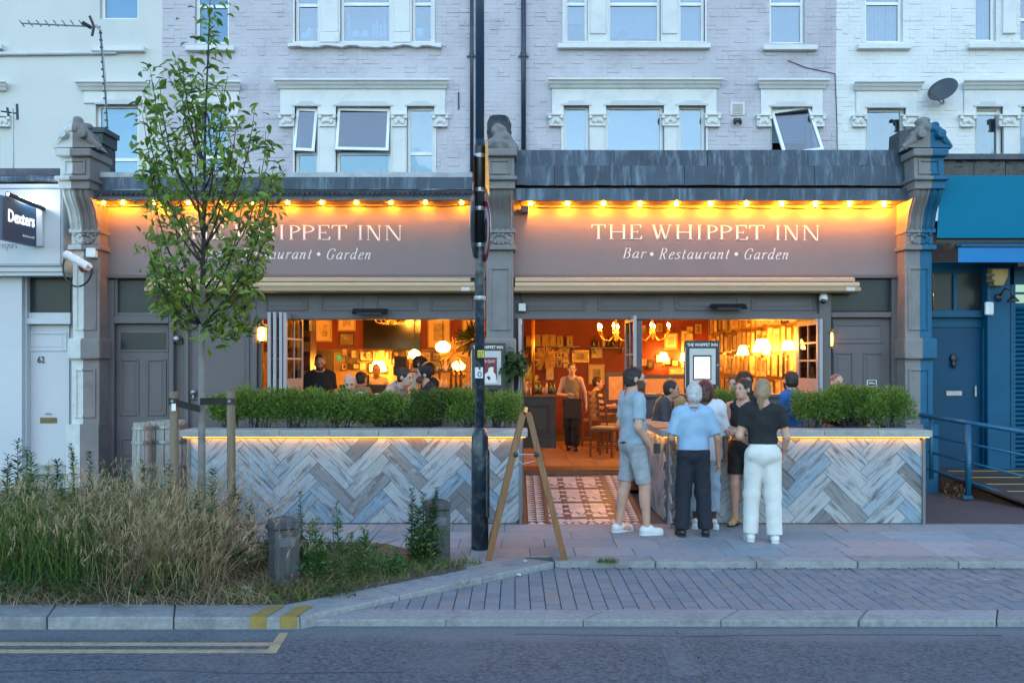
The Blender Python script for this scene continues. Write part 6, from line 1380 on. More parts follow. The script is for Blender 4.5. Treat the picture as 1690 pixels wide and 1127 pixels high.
# A-board
ab = thing('a_board','wooden folding a-board standing open beside the tiled path','sign board',(X(870,9.05),9.05,0))
ap0, ap1 = P(868,682,8.87), P(870,684,9.36)
zt3 = 1.40
def leg(a, b): return MB().tube([a,b],.028,4)
xa, xl, xr = X(868,8.9), X(806,8.78), X(932,8.78)
for (xf, k) in ((xl,-1),(xr,1)):
    for yy in (8.80, 9.34):
        MB().add([(xf-.032,yy-.02,0),(xf+.032,yy-.02,0),(xf+.032,yy+.02,0),(xf-.032,yy+.02,0),(xa+k*.03-.03,yy-.02+.04,zt3),(xa+k*.03+.03,yy-.02+.04,zt3),(xa+k*.03+.03,yy+.06,zt3),(xa+k*.03-.03,yy+.06,zt3)],[(0,3,2,1),(4,5,6,7),(0,1,5,4),(1,2,6,5),(2,3,7,6),(3,0,4,7)]).build('leg', m_brown, ab, bevel=.004)
    def lerp(z): s = z/zt3; return xf+(xa+k*.022-xf)*s
    MB().add([(lerp(.16)-k*.004,8.83,.16),(lerp(.16)-k*.004,9.33,.16),(lerp(1.34)-k*.004,9.36,1.34),(lerp(1.34)-k*.004,8.86,1.34),(lerp(.16)+k*.008,8.83,.16),(lerp(.16)+k*.008,9.33,.16),(lerp(1.34)+k*.008,9.36,1.34),(lerp(1.34)+k*.008,8.86,1.34)],[(0,1,2,3),(7,6,5,4),(0,4,5,1),(1,5,6,2),(2,6,7,3),(3,7,4,0)]).build('chalk_board', m_dblack, ab)
    for z in (.13,1.37): MB().box(lerp(z)-.02,lerp(z)+.02,8.83,9.36,z-.03,z+.03).build('cross_rail', m_brown, ab)
MB().tube([(xa-.10,8.79,1.02),(xa+.10,8.79,1.02)],.008,6).build('stay_bar', m_metal, ab); MB().tube([(xa-.10,8.79,.98),(xa-.03,8.77,.93),(xa+.08,8.79,.96)],.006,6).build('stay_chain', m_metal, ab)
for sx in (-.1,.1): MB().ell((xa+sx,8.785,1.02),(.025,.02,.025)).build('stay_knob', m_dblack, ab)
MB().tube([(xa-.01,8.83,1.42),(xa,8.86,1.47)],.02,8).build('hinge', m_brass, ab)
# bollards
def bollard(px, py, label, w_=.215, h=.60, rz_=.5):
    Y = F*HC/(py-HY); x = X(px,Y); t = thing('bollard', label, 'bollard', (x,Y,0), 'wooden bollards on the verge')
    T_ = Matrix.Translation((x,Y,0)) @ Matrix.Rotation(rz_,4,'Z')
    def put(name, mb, m_=m_bollard): link(name, mb.mesh(name, m_), t, bevel=.012, loc=(x,Y,0), rot=(0,0,rz_))
    put('post', MB().box(-w_/2,w_/2,-w_/2,w_/2,-.05,h-.10)); c = w_/2+.008
    put('cap', MB().add([(-c,-c,h-.095),(c,-c,h-.095),(c,c,h-.095),(-c,c,h-.095),(-c,-c,h-.03),(c,-c,h-.03),(c,c,h-.03),(-c,c,h-.03),(0,0,h+.01)],[(0,3,2,1),(0,1,5,4),(1,2,6,5),(2,3,7,6),(3,0,4,7),(4,5,8),(5,6,8),(6,7,8),(7,4,8)]))
    put('reflector_recess', MB().box(-.07,.07,-w_/2-.004,-w_/2+.002,h-.24,h-.16), M('bollard_recess',(.10,.11,.125),.7,.2,8))
bollard(469, 968, 'weathered square bollard with a pointed cap at the verge corner'); bollard(722, 926, 'brown wooden bollard half hidden by tall weeds', rz_=.25)
# barrels by the narrow pub door
m_barrel = M('barrel_stave',(.34,.34,.32),.7,.3,1,st=(20,20,2),dirt=(.14,.12,.10),damt=.6,ds=5)
def barrel(px, py0, py1, Y, wpx, label):
    z0, z1 = Z(py1,Y), Z(py0,Y); r = wpx*Y/F/2; h = z1-z0; x = X(px,Y)
    t = thing('barrel', label, 'barrel', (x,Y,z0), 'barrels by the pub door')
    for k in range(14):
        a0, a1 = 2*math.pi*k/14+.02, 2*math.pi*(k+1)/14-.02; mb = MB(); pr = [(.88,0),(.97,.25),(1,.5),(.97,.75),(.88,1)]; vs_ = []
        for f_, s in pr: vs_ += [(x+r*f_*math.cos(a0),Y+r*f_*math.sin(a0),z0+h*s),(x+r*f_*math.cos(a1),Y+r*f_*math.sin(a1),z0+h*s)]
        mb.add(vs_, [(2*i,2*i+1,2*i+3,2*i+2) for i in range(4)]); mb.build('stave', m_barrel, t)
    MB().lathe([(r*.86,h*.96),(r*.86,h*.97)],(x,Y,z0),20).build('barrel_head', M('barrel_head_wood',(.36,.25,.16),.7,.3,9), t)
    for s, f_ in ((.08,.93),(.3,.995),(.7,.995),(.92,.93)): MB().lathe([(r*f_+.001,h*s-.02),(r*f_+.012,h*s-.02),(r*f_+.012,h*s+.02),(r*f_+.001,h*s+.02)],(x,Y,z0),24).build('hoop', m_metal, t)
barrel(276, 694, 802, 12.6, 66, 'large hooped barrel next to the long planter'); barrel(234, 697, 805, 12.2, 30, 'slim hooped barrel in front of the narrow pub door')

# ================================================================ TREE
tree_y = 8.6
tr = thing('young_tree','slender young street tree with green leaves held between two stakes','tree',(X(333,tree_y),tree_y,0))
m_bark = M('silver_bark',(.20,.19,.18),.8,.25,10,.004,40,dirt=(.06,.05,.045),damt=.85,ds=14,dst=(8,8,26))
m_barkd = M('dark_twig_bark',(.035,.03,.028),.8,.3,12)
tp = lambda px, py, dy=0.0: Vector(P(px,py,tree_y+dy))
trunk_pts = [Vector((X(333,tree_y),tree_y,-.03)), tp(333,800), tp(333,640), tp(333,540), tp(334,470), tp(336,400), tp(337,300), tp(339,200), tp(343,100), tp(346,20), tp(347,-6)]
MB().tube(trunk_pts[:5],[.042,.036,.032,.029,.026],12).build('trunk', m_bark, tr, smooth=True)
lb = MB(); lb.tube(trunk_pts[3:],[.027,.024,.02,.015,.011,.008,.005,.003],8)
leaves = []
r = random.Random(21)
def limb(start, end, bow, r0, nseg=7):
    pts = []
    for i in range(nseg+1):
        s = i/nseg; p = start.lerp(end, s); p += Vector((bow*math.sin(s*math.pi), r.uniform(-.02,.02), -.12*math.sin(s*math.pi)*(1 if abs(end.x-start.x) > .25 else .3)))
        pts.append(p)
    lb.tube(pts, [r0*(1-.85*i/nseg) for i in range(nseg+1)], 6); return pts
def add_leaves(pts, s0, dens, spread=.10):
    for i in range(len(pts)-1):
        L_ = (pts[i+1]-pts[i]).length
        for k in range(max(1, int(L_*dens+r.random()))):
            s = (i+r.random())/(len(pts)-1)
            if s < s0: continue
            p = pts[i].lerp(pts[i+1], r.random()); off = Vector((r.gauss(0,1),r.gauss(0,1),r.gauss(0,.7)))*spread*.55
            leaves.append((p+off, p))
ends = [(240,106,.2),(232,170,-.3),(258,140,-.1),(290,92,.25),(300,112,-.2),(226,182,.1),(238,255,-.4),(312,60+60,.3),(398,182,.3),(427,170,-.15),(452,214,.2),(462,262,-.3),(466,300,.3),(455,345,0),(240,330,.4),(234,392,-.2),(245,432,.3),(262,470,-.35),(250,360,-.5),(285,250,.5),(370,140,-.35),(385,230,.5),(410,290,-.5),(430,400,.3),(428,455,-.2),(405,500,.35),(418,532,.15),(395,545,-.2),(275,300,-.6),(300,200,.1),(360,200,.3),(320,250,-.45),(440,310,.1),(400,420,.55),(300,420,-.55),(345,350,.6),(355,440,-.5),(310,480,.5),(290,510,.1),(370,510,-.3)]
for ex, ey, dy in ends:
    ex = 336+(ex-336)*.93; e = tp(ex, ey, dy); sy = min(538, ey+130+abs(ex-335)*1.25); sy = max(sy, ey+60) if ey < 470 else 535
    sx = 333+(540-min(sy,540))*.02
    pts = limb(tp(sx, sy), e, (ex-335)/1500*1.6, .012 if ey < 300 else .009)
    add_leaves(pts, .27, 40, .115)
    for q in range(3):                            # side twigs
        i = r.randrange(3, len(pts)-1); d_ = (pts[i+1]-pts[i]).normalized(); sv = Vector((r.uniform(-1,1),r.uniform(-1,1),.5)).normalized()
        tw = [pts[i]+(d_*.5+sv*.5)*(.28*j/3) for j in range(4)]; lb.tube(tw,[.004,.0035,.003,.002],5); add_leaves(tw, 0.1, 28, .08)
add_leaves([tp(339,230),tp(341,160),tp(343,100),tp(346,50),tp(347,-4)], 0, 95, .16)
lb.build('branch', m_barkd, tr, smooth=True, kind='stuff')
def leaf_mesh(items, size, seed, mat, name, parent, up=.2, droop=.5, wide=.42, kind=None):
    q = np.random.RandomState(seed); V = []; T = []
    for p, anchor in items:
        d_ = Vector((q.randn(), q.randn(), q.randn()*.5-droop)).normalized(); n = Vector((q.randn()*.6, q.randn()*.6-.3, 1)).normalized(); s = d_.cross(n).normalized(); n = s.cross(d_)
        L_ = size*q.uniform(.65,1.15); W_ = L_*wide/2; o = len(V)
        V += [p, p+d_*L_*.35+s*W_+n*W_*.4, p+d_*L_*.7+s*W_*.75+n*W_*.3, p+d_*L_-n*L_*.12, p+d_*L_*.7-s*W_*.75+n*W_*.3, p+d_*L_*.35-s*W_+n*W_*.4, p+d_*L_*.52]
        T += [(o,o+1,o+6),(o+1,o+2,o+6),(o+2,o+3,o+6),(o+3,o+4,o+6),(o+4,o+5,o+6),(o+5,o,o+6)]
    return link(name, npmesh(name, [tuple(v_) for v_ in V], T, mat), parent, kind=kind)
def leafmat(name, c1, c2, tr_=.35):
    if name in MATS: return MATS[name]
    m = bpy.data.materials.new(name); m.use_nodes = True; MATS[name] = m; N = m.node_tree.nodes; L = m.node_tree.links; N.clear()
    o = N.new('ShaderNodeOutputMaterial'); p = N.new('ShaderNodeBsdfPrincipled'); p.inputs['Roughness'].default_value = .5; p.inputs['Specular IOR Level'].default_value = .35
    g = N.new('ShaderNodeNewGeometry'); cr = N.new('ShaderNodeValToRGB'); cr.color_ramp.elements[0].color = (*c1,1); cr.color_ramp.elements[1].color = (*c2,1); L.new(g.outputs['Random Per Island'], cr.inputs[0])
    L.new(cr.outputs[0], p.inputs['Base Color']); tl_ = N.new('ShaderNodeBsdfTranslucent'); L.new(cr.outputs[0], tl_.inputs[0]); mx = N.new('ShaderNodeMixShader'); mx.inputs[0].default_value = tr_
    L.new(p.outputs[0], mx.inputs[1]); L.new(tl_.outputs[0], mx.inputs[2]); L.new(mx.outputs[0], o.inputs[0]); return m
leaf_mesh(leaves, .116, 3, leafmat('tree_leaf',(.07,.14,.02),(.26,.39,.07),.45), 'crown', tr, kind='stuff')
for px, lb_ in ((287,'wooden tree stake near the barrels, with a white tag'),(381,'wooden tree stake in front of the long planter')):
    t = thing('tree_stake', lb_, 'stake', (X(px,8.5),8.5,0), 'tree stakes'); x = X(px,8.5)
    MB().tube([(x,8.5,-.05),(x+.005,8.5,1.0),(x,8.5,Z(646,8.5))],.04,12).build('post', m_stake, t, smooth=False)
    xt = X(333,8.55); zt4 = Z(662,8.5)
    zb4 = zt4-(.07 if px < 300 else .0)
    MB().add([(x-.03,8.455,zt4-.03),(xt,8.5,zb4-.035),(xt,8.5,zb4+.03),(x-.03,8.455,zt4+.035)],[(0,1,2,3),(3,2,1,0)]).tube([(x,8.5,zt4-.03),(x,8.5,zt4+.03)],.046,12).build('tie_strap', m_dblack, t)
    MB().ell((x,8.45,zt4),(.014,.01,.014)).build('nail', m_metal, t)
    if px < 300: MB().pb(283,290,666,678,8.44,.006).build('tag', m_let, t)
# ================================================================ SHRUBS IN THE PLANTERS
m_con = leafmat('conifer_green',(.055,.125,.018),(.22,.35,.065),.3); m_cond = leafmat('conifer_dark',(.03,.07,.012),(.11,.18,.035),.2)
def shrub(px0, px1, pyt, Y, label, seed, mat=m_con, group='conifer shrubs in the planters', hollow=.3):
    q = np.random.RandomState(seed); x0, x1 = X(px0,Y), X(px1,Y); xc, hw = (x0+x1)/2, (x1-x0)/2*1.12; zb, zt5 = ZC1-.10, Z(pyt,Y); h = zt5-zb
    t = thing('shrub', label, 'shrub', (xc,Y,zb), group); V = []; T = []; n = int(10500*hw/.35)
    st = MB()
    for k in range(16):
        a = q.uniform(0,6.28); e = Vector((xc+math.cos(a)*hw*q.uniform(.3,.9), Y+math.sin(a)*.2, zb+h*q.uniform(.4,.8))); st.tube([(xc+q.uniform(-.12,.12),Y+q.uniform(-.05,.05),zb-.05), tuple(e)],[.008,.003],4)
    st.build('stem', m_barkd, t, kind='stuff')
    lumps = [(xc+q.uniform(-.85,.85)*hw, Y+q.uniform(-.14,.14), zb+h*q.uniform(.42,.86), q.uniform(.13,.20)) for _ in range(int(15*hw/.35)+4)]
    for k in range(n):
        L0 = lumps[q.randint(len(lumps))]; d_ = q.randn(3); d_ /= np.linalg.norm(d_); rr = L0[3]*(q.rand()**.35)
        p = np.array(L0[:3])+d_*rr*np.array([1.05,.95,1.0])
        if p[2] > zt5+.02+.025*math.sin(p[0]*19+seed)+q.uniform(-.03,.03) or p[2] < zb or abs(p[0]-xc) > hw*1.05: continue
        if p[2] < zb+h*.38 and q.rand() < .72: continue
        out = d_*.75+np.array([0,0,.5])+q.randn(3)*.4; out /= np.linalg.norm(out); s = np.cross(out, q.randn(3)); s /= np.linalg.norm(s)
        L_ = q.uniform(.022,.052); W_ = q.uniform(.004,.0075); o = len(V)
        V += [p-s*W_*.5, p+s*W_*.5, p+out*L_*.6+s*W_, p+out*L_, p+out*L_*.6-s*W_]; T += [(o,o+1,o+2),(o,o+2,o+4),(o+4,o+2,o+3)]
    link('foliage', npmesh('foliage', V, T, mat), t, kind='stuff')
sl = [(352,402,650),(398,462,641),(455,520,644),(515,602,647),(596,690,653),(684,748,648),(742,800,645),(796,856,650)]
sn = ['beside the tree stake','behind the second stake','below the folded window leaves','under the bearded man','between the bald man and the bun-haired woman','under the young barman','next to the lamp post','at the path end of the long planter']
for i,(a,b,c_) in enumerate(sl): shrub(a,b,c_,YP+.62,f'bushy green conifer shrub {sn[i]}',40+i, m_con if i != 5 else m_cond)
sr = [(1158,1222,645),(1312,1378,650),(1370,1440,640),(1430,1496,642)]; sn = ['behind the red-haired woman','beside the man in the blue tee','under the grey-haired seated man','at the blue shop end of the planter']
for i,(a,b,c_) in enumerate(sr): shrub(a,b,c_,YP+.62,f'bushy green conifer shrub {sn[i]}',60+i)
# ================================================================ VERGE PLANTS
def blades(n, xr, yr, hr, lean, seed, mat, name, label, wid=.006, curl=.5, mask=None, seedhead=0.0):
    q = np.random.RandomState(seed); V = []; T = []; k = 0
    while k < n:
        x, y = q.uniform(*xr), q.uniform(*yr); k += 1
        if mask and not mask(x, y, q): continue
        h = q.uniform(*hr); a = q.uniform(0,6.283); ln = lean[0]+q.randn()*lean[2]; lny = lean[1]+q.randn()*lean[2]; s = np.array([math.cos(a),math.sin(a),0])*wid*q.uniform(.6,1.4)
        b = np.array([x,y,0.0]); o = len(V); cv = curl*q.uniform(.5,1.6)
        for i in range(4):
            t_ = i/3; p = b+np.array([ln*h*t_**1.6*cv, lny*h*t_**1.6*cv, h*t_*(1-.22*cv*t_)]); w_ = s*(1-t_*.92); V += [p-w_, p+w_]
        for i in range(3): T += [(o+2*i,o+2*i+1,o+2*i+3),(o+2*i,o+2*i+3,o+2*i+2)]
        if seedhead and q.rand() < seedhead:
            tip = p
            for j in range(6):
                d_ = np.array([q.randn()*.5+ln*.4,q.randn()*.4,q.rand()*.9+.1]); o = len(V); e = tip-np.array([ln*.06,0,.10])*q.rand()*h+d_*.045; V += [tip-np.array([ln*.05,0,.09])*q.rand()*h, e+np.array([.003,0,.004]), e+np.array([-.003,0,.004])]; T += [(o,o+1,o+2)]
    me = npmesh(name, V, T, mat); o_ = link(name, me, kind='stuff'); o_['label'] = label; o_['category'] = 'grass'; return o_
m_straw = leafmat('dry_grass',(.24,.17,.09),(.52,.41,.25),.3); m_strawr = leafmat('reddish_dry_grass',(.22,.15,.09),(.46,.35,.22),.3); m_grn = leafmat('verge_grass',(.05,.10,.02),(.19,.26,.06),.3); m_weed = leafmat('weed_green',(.02,.06,.018),(.07,.15,.04),.3); m_litter = leafmat('dead_leaf',(.05,.035,.025),(.17,.11,.065),.1)
pz = lambda x, y: math.sin(x*3.1+1.3*math.sin(y*4.0))+.8*math.sin(x*7.3-y*5.1+1.0)
bedS = lambda x, y, q: bedm(x,y,q) and pz(x,y) > -.1
bedG = lambda x, y, q: bedm(x,y,q) and pz(x,y) < .55
bedm = lambda x, y, q: x < min(-1.9+(y-7.2)*.95, -1.25) and (y < 9.3) and not (y < 8.15 and x > -2.42)
blades(4200,(-5.0,-2.7),(7.4,8.9),(.25,1.15),(.15,-.1,.35),1,m_grn,'verge_grass','tall green grass in the middle of the verge',.005,.8,bedG)
blades(3000,(-4.9,-2.45),(7.4,9.0),(.55,1.18),(.15,-.15,.45),2,m_straw,'dry_grass','tall straw-coloured dry grass across the verge',.0035,.9,bedS,.6)
blades(2900,(-3.3,-2.3),(7.45,8.9),(.45,1.0),(.6,-.3,.35),3,m_strawr,'dry_grass','reddish dry grass leaning over towards the square bollard',.0032,1.0,bedS,.6)
blades(2600,(-6.2,-3.4),(7.3,9.2),(.25,.75),(.1,-.1,.5),4,m_weed,'verge_weeds','dark green weeds at the road end of the verge',.006,.9,bedm,.1)
blades(900,(-6.4,-4.0),(7.35,9.0),(.2,.55),(.1,-.2,.6),14,m_strawr,'dry_grass','low brown dead grass around the round pale green bush',.004,1.0,bedm,.3)
blades(6500,(-7.0,-1.3),(7.10,8.6),(.04,.30),(.1,-.6,.9),5,m_straw,'low_grass','low matted dry grass along the kerb edge',.004,1.2,lambda x,y,q: x < min(-1.9+(y-7.2)*.95, -1.25))
blades(4200,(-7.0,-1.4),(7.2,9.4),(.06,.38),(.1,-.2,.7),6,m_weed,'ground_cover','low green ground cover between the grasses',.009,1.0,bedm)
blades(3400,(-2.3,-.3),(7.2,8.7),(.03,.18),(0,-.2,.8),7,m_grn,'ground_cover','low green tufts at the pointed end of the verge',.006,1.0,lambda x,y,q: -1.9+(y-7.2)*1.05-.75 < x < -1.9+(y-7.2)*1.05+.10)
blades(1500,(-2.2,-.4),(7.2,8.6),(.03,.14),(.2,-.5,.8),18,m_straw,'dry_grass','matted dry grass along the slanting kerb',.004,1.2,lambda x,y,q: -1.9+(y-7.2)*1.05-.6 < x < -1.9+(y-7.2)*1.05+.12)
blades(320,(-.75,-.25),(8.35,8.75),(.04,.16),(.3,-.6,.7),8,m_straw,'dry_grass','pale dry tuft at the foot of the brown bollard',.004,1.2,lambda x,y,q: x < -1.9+(y-7.2)*.95+.02)
blades(70,(.78,.98),(8.66,8.72),(.04,.09),(0,-.6,.6),9,m_grn,'kerb_weed','small grass tuft growing out of the back kerb',.006,1.0)
blades(60,(-.62,-.35),(7.78,7.95),(.02,.06),(0,-.3,.8),10,m_straw,'kerb_weed','dry weed lying in the angle of the slanting kerb',.006,1.0,lambda x,y,q: y < 7.76+(x+.62)*.95-.03)
patch = lambda x, y: math.sin(x*3.1+1.3*math.sin(y*4.0))+.8*math.sin(x*7.3-y*5.1+1.0)
def flea(px, pyt, Y, label, seed, mat=m_weed, R_=.11, dens=150):
    """upright leafy weed: a stem set with narrow leaves"""
    q = np.random.RandomState(seed); x = X(px,Y); h = max(.15, Z(pyt,Y)); t = thing('tall_weed', label, 'weed', (x,Y,0), 'upright weeds on the verge'); V = []; T = []
    lx, ly_ = q.uniform(-.06,.06), q.uniform(-.05,.05)
    MB().tube([(x,Y,-.02),(x+lx*.5*h,Y+ly_*.5*h,h*.55),(x+lx*h,Y+ly_*h,h*.98)],[.007,.005,.002],5).build('stem', m_weed, t)
    n = int(dens*h/.7)
    for k in range(n):
        s = q.uniform(.08,1); p = np.array([x+lx*h*s,Y+ly_*h*s,h*s]); a = q.uniform(0,6.283); L_ = R_*(1.15-s*.62)*q.uniform(.6,1.2); d_ = np.array([math.cos(a),math.sin(a),q.uniform(.35,.9)]); d_ /= np.linalg.norm(d_); w_ = np.cross(d_,[0,0,1]); w_ /= np.linalg.norm(w_); o = len(V); W_ = L_*.09+.002
        V += [p, p+d_*L_*.5+w_*W_, p+d_*L_-np.array([0,0,L_*.15]), p+d_*L_*.5-w_*W_]; T += [(o,o+1,o+2),(o,o+2,o+3)]
    link('leaf', npmesh('leaf', V, T, mat), t, kind='stuff')
for i,(px,pyt,Y,rr,lab_) in enumerate([(45,738,9.0,.10,'in front of the estate agent wall edge'),(12,752,8.9,.12,'at the frame edge'),(118,748,9.2,.11,'before the middle of door 62'),(152,742,9.0,.10,'just beside the white pilaster foot'),(128,732,8.8,.09,'tallest, in front of the white pilaster'),(245,760,8.8,.10,'in front of the slim barrel'),(22,838,7.9,.16,'dark and broad at the road end'),(500,812,7.9,.08,'thin one behind the square bollard'),(561,826,7.75,.10,'bright green spire beside the square bollard'),(520,858,7.7,.12,'broad-leaved one touching the square bollard'),(605,870,7.95,.12,'short one with pale flowers past the bright spire'),(679,806,8.6,.09,'spire beside the brown bollard'),(700,812,8.55,.09,'middle spire by the brown bollard'),(712,818,8.62,.10,'bushy spire against the brown bollard'),(725,806,8.68,.09,'spire in front of the brown bollard'),(655,915,8.1,.10,'low weed at the slanting kerb'),(285,760,8.5,.12,'beside the tagged stake'),(210,830,7.9,.13,'dark one in the thick grass'),(70,770,8.4,.13,'leafy one in front of the door 62 step'),(185,800,8.1,.13,'green one rising from the middle grass'),(322,800,8.0,.12,'beside the tree trunk'),(395,800,8.3,.11,'thin one past the bare stake'),(415,830,8.0,.12,'green one in the leaning dry grass'),(140,850,7.7,.15,'bushy one near the kerb by the nettles'),(235,880,7.55,.14,'low leafy one above the kerb joint'),(690,835,8.5,.12,'short bushy one by the brown bollard'),(535,880,7.75,.12,'short bright one before the green spire'),(580,880,7.8,.12,'short leafy one past the green spire'),(508,868,7.85,.13,'leafy one right behind the square bollard'),(30,726,8.8,.13,'tall stalk below the estate agent wall'),(60,745,8.5,.14,'broad stalk before the shop wall edge'),(5,775,8.3,.15,'stout stalk at the very frame edge'),(90,760,8.6,.12,'stalk before the foot of door 62'),(105,790,8.2,.14,'green stalk above the rust-brown dock'),(170,765,8.5,.12,'stalk before the narrow pub door frame'),(40,800,8.0,.16,'bushy stalk over the pale green bush'),(215,775,8.4,.12,'stalk in front of the narrow pub door'),(345,775,8.3,.11,'stalk just past the tree trunk'),(440,845,8.1,.11,'thin stalk above the square bollard')]):
    flea(px, pyt, Y, 'upright leafy weed, '+lab_, 100+i, m_weed if i not in (8,9,10,18,19,26,27,28,30,33) else leafmat('fresh_weed',(.04,.12,.03),(.10,.24,.06),.3), rr, 240 if i in (11,12,13,14,25) else 150)
def broad(px, py, Y, R_, n, label, seed, mat, size=.06, cat='plant', name='low_plant', wide=.5):
    q = random.Random(seed); c = Vector(P(px,py,Y)); t = thing(name, label, cat, (c.x,c.y,0)); it = []
    for k in range(n):
        d_ = Vector((q.gauss(0,1),q.gauss(0,1),q.gauss(0,1))).normalized()*R_*q.random()**.4; p = c+d_; p.z = max(.02,p.z); it.append((p,c))
    leaf_mesh(it, size, seed, mat, 'leaf', t, wide=wide, kind='stuff')
    for k in range(8): 
        e = it[k][0]; MB().tube([(c.x,c.y,-.02),tuple(e)],.004,4).build('stem', m_weed, t)
for i,(px,py,Y,R0,n_,lab_) in enumerate([(15,880,7.8,.24,170,'at the frame edge'),(40,835,8.3,.24,160,'below the estate agent wall'),(110,900,7.7,.22,150,'between the pale bush and the nettles'),(150,860,8.1,.22,140,'inside the tall green grass'),(205,925,7.6,.18,110,'above the first kerb joint'),(360,905,7.9,.2,120,'under the leaning dry grass'),(520,925,7.75,.2,170,'behind the square bollard'),(600,915,7.95,.17,140,'past the bright spire'),(700,890,8.55,.2,220,'wrapping the brown bollard'),(10,945,7.5,.2,130,'low at the kerb by the frame edge')]):
    broad(px,py,Y,R0,n_,'leafy green weed clump '+lab_,200+i,m_weed if i % 3 == 0 else leafmat('mid_weed',(.045,.09,.02),(.13,.20,.05),.3),.055,'weed','weed_clump',.4)
broad(62, 930, 7.75, .22, 420, 'round pale green bush low at the road end of the verge', 5, leafmat('pale_bush',(.08,.12,.02),(.20,.25,.06),.3), .035)
broad(265, 955, 7.55, .16, 90, 'dark green nettle clump near the kerb under the dry grass', 6, leafmat('nettle',(.015,.05,.015),(.04,.11,.03),.25), .08)
broad(310, 965, 7.5, .13, 60, 'brighter green nettle clump next to the dark one', 8, MATS['nettle'], .07)
broad(85, 850, 8.6, .20, 80, 'rust-brown dock plant gone to seed among the weeds', 9, leafmat('rust_leaf',(.10,.03,.015),(.26,.10,.05),.2), .06)
broad(470, 985, 7.5, .22, 160, 'brown dead leaf heap at the foot of the square bollard', 10, m_litter, .05, 'leaves', 'leaf_heap')
broad(555, 965, 7.5, .20, 260, 'dull green creeping plant along the slanting kerb', 12, leafmat('dull_creeper',(.05,.07,.02),(.13,.14,.05),.3), .03)
broad(640, 925, 8.15, .16, 200, 'bright low plant in the narrow part of the verge', 13, leafmat('fresh_weed',(.04,.12,.03),(.10,.24,.06),.3), .05)
broad(1580, 815, 12.9, .2, 140, 'pile of dry fallen leaves beside the timber ramp', 14, leafmat('dry_leaf_pile',(.12,.06,.03),(.34,.19,.10),.1), .07, 'leaves', 'leaf_heap')
broad(847, 600, 13.25, .22, 130, 'dark glossy climbing plant on the pilaster beside the quiz poster', 15, leafmat('ivy_leaf',(.012,.04,.012),(.05,.10,.03),.2), .12, 'plant', 'climbing_plant', .7)
# litter
def scrap(px, py, label, s, z=None):
    Y = F*(HC-(z or 0))/(py-HY); c = (X(px,Y),Y,(z or 0)+.004); q = random.Random(int(px)); mb = MB(); n = 7
    mb.add([(c[0]+math.cos(k*6.28/n)*s*q.uniform(.4,1.2),c[1]+math.sin(k*6.28/n)*s*q.uniform(.4,1.2),c[2]+q.uniform(0,s*.5)) for k in range(n)]+[(c[0],c[1],c[2]+s*.5)],[(k,(k+1)%n,n) for k in range(n)])
    tag(mb.build('paper_scrap', M('litter_paper',(.6,.62,.64),.8)), label, 'litter', 'litter scraps')
scrap(402, 973, 'crumpled white paper in the dry grass by the square bollard', .05, .02); scrap(214, 973, 'grey crumpled scrap in the grass near the nettles', .035, .03); scrap(856, 950, 'white scrap in the block paved bay by the slanting kerb', .035, -.05); scrap(868, 927, 'white scrap by the foot of the a-board', .03); scrap(1176, 943, 'pale scrap in the bay below the white-haired man', .02, -.06); scrap(1418, 933, 'pale scrap at the back kerb near the planter end', .02, -.05); scrap(1627, 957, 'white spot of litter in the bay near the frame edge', .015, -.05)
mb = MB(); q = random.Random(4)
for k in range(230):
    x = q.uniform(.45,6); y = 8.705-abs(q.gauss(0,.045)); s = q.uniform(.006,.02); a = q.uniform(0,6.28); z = bayz(y)+.004
    mb.add([(x+s*math.cos(a),y+s*math.sin(a),z),(x+s*.5*math.cos(a+2),y+s*.5*math.sin(a+2),z+s*.4),(x-s*math.cos(a),y-s*math.sin(a),z),(x+s*.5*math.cos(a-1.5),y+s*.5*math.sin(a-1.5),z)],[(0,1,2,3)])
o = mb.build('gutter_litter', m_litter, kind='stuff'); o['label'] = 'dead leaf crumbs gathered along the back kerb'; o['category'] = 'leaves'
# ================================================================ PEOPLE
m_skin = {'fair':M('fair_skin',(.52,.30,.22),.5,.08,9,sub=.0), 'tan':M('tan_skin',(.40,.21,.14),.5,.08,9), 'dark':M('deep_skin',(.085,.04,.025),.45,.1,9)}
m_eye = M('eye_dark',(.02,.015,.012),.2,spec=.8); m_lip = M('lip',(.30,.10,.085),.5)
BASE = dict(head=(0,-.02,1.625), neck=(0,.02,1.46), chest=(0,.01,1.27), waist=(0,.0,1.08), pelvis=(0,.015,.96), shL=(.175,.02,1.405), shR=(-.175,.02,1.405), elL=(.225,.05,1.12), elR=(-.225,.05,1.12), wrL=(.22,-.04,.88), wrR=(-.22,-.04,.88),
            hipL=(.085,.01,.93), hipR=(-.085,.01,.93), knL=(.095,-.015,.50), knR=(-.095,-.015,.50), anL=(.10,.03,.085), anR=(-.10,.03,.085), tw=0.0)
SIT = dict(hipL=(.09,.0,.93), hipR=(-.09,.0,.93), knL=(.11,-.42,.92), knR=(-.11,-.42,.92), anL=(.11,-.38,.50), anR=(-.11,-.38,.50))
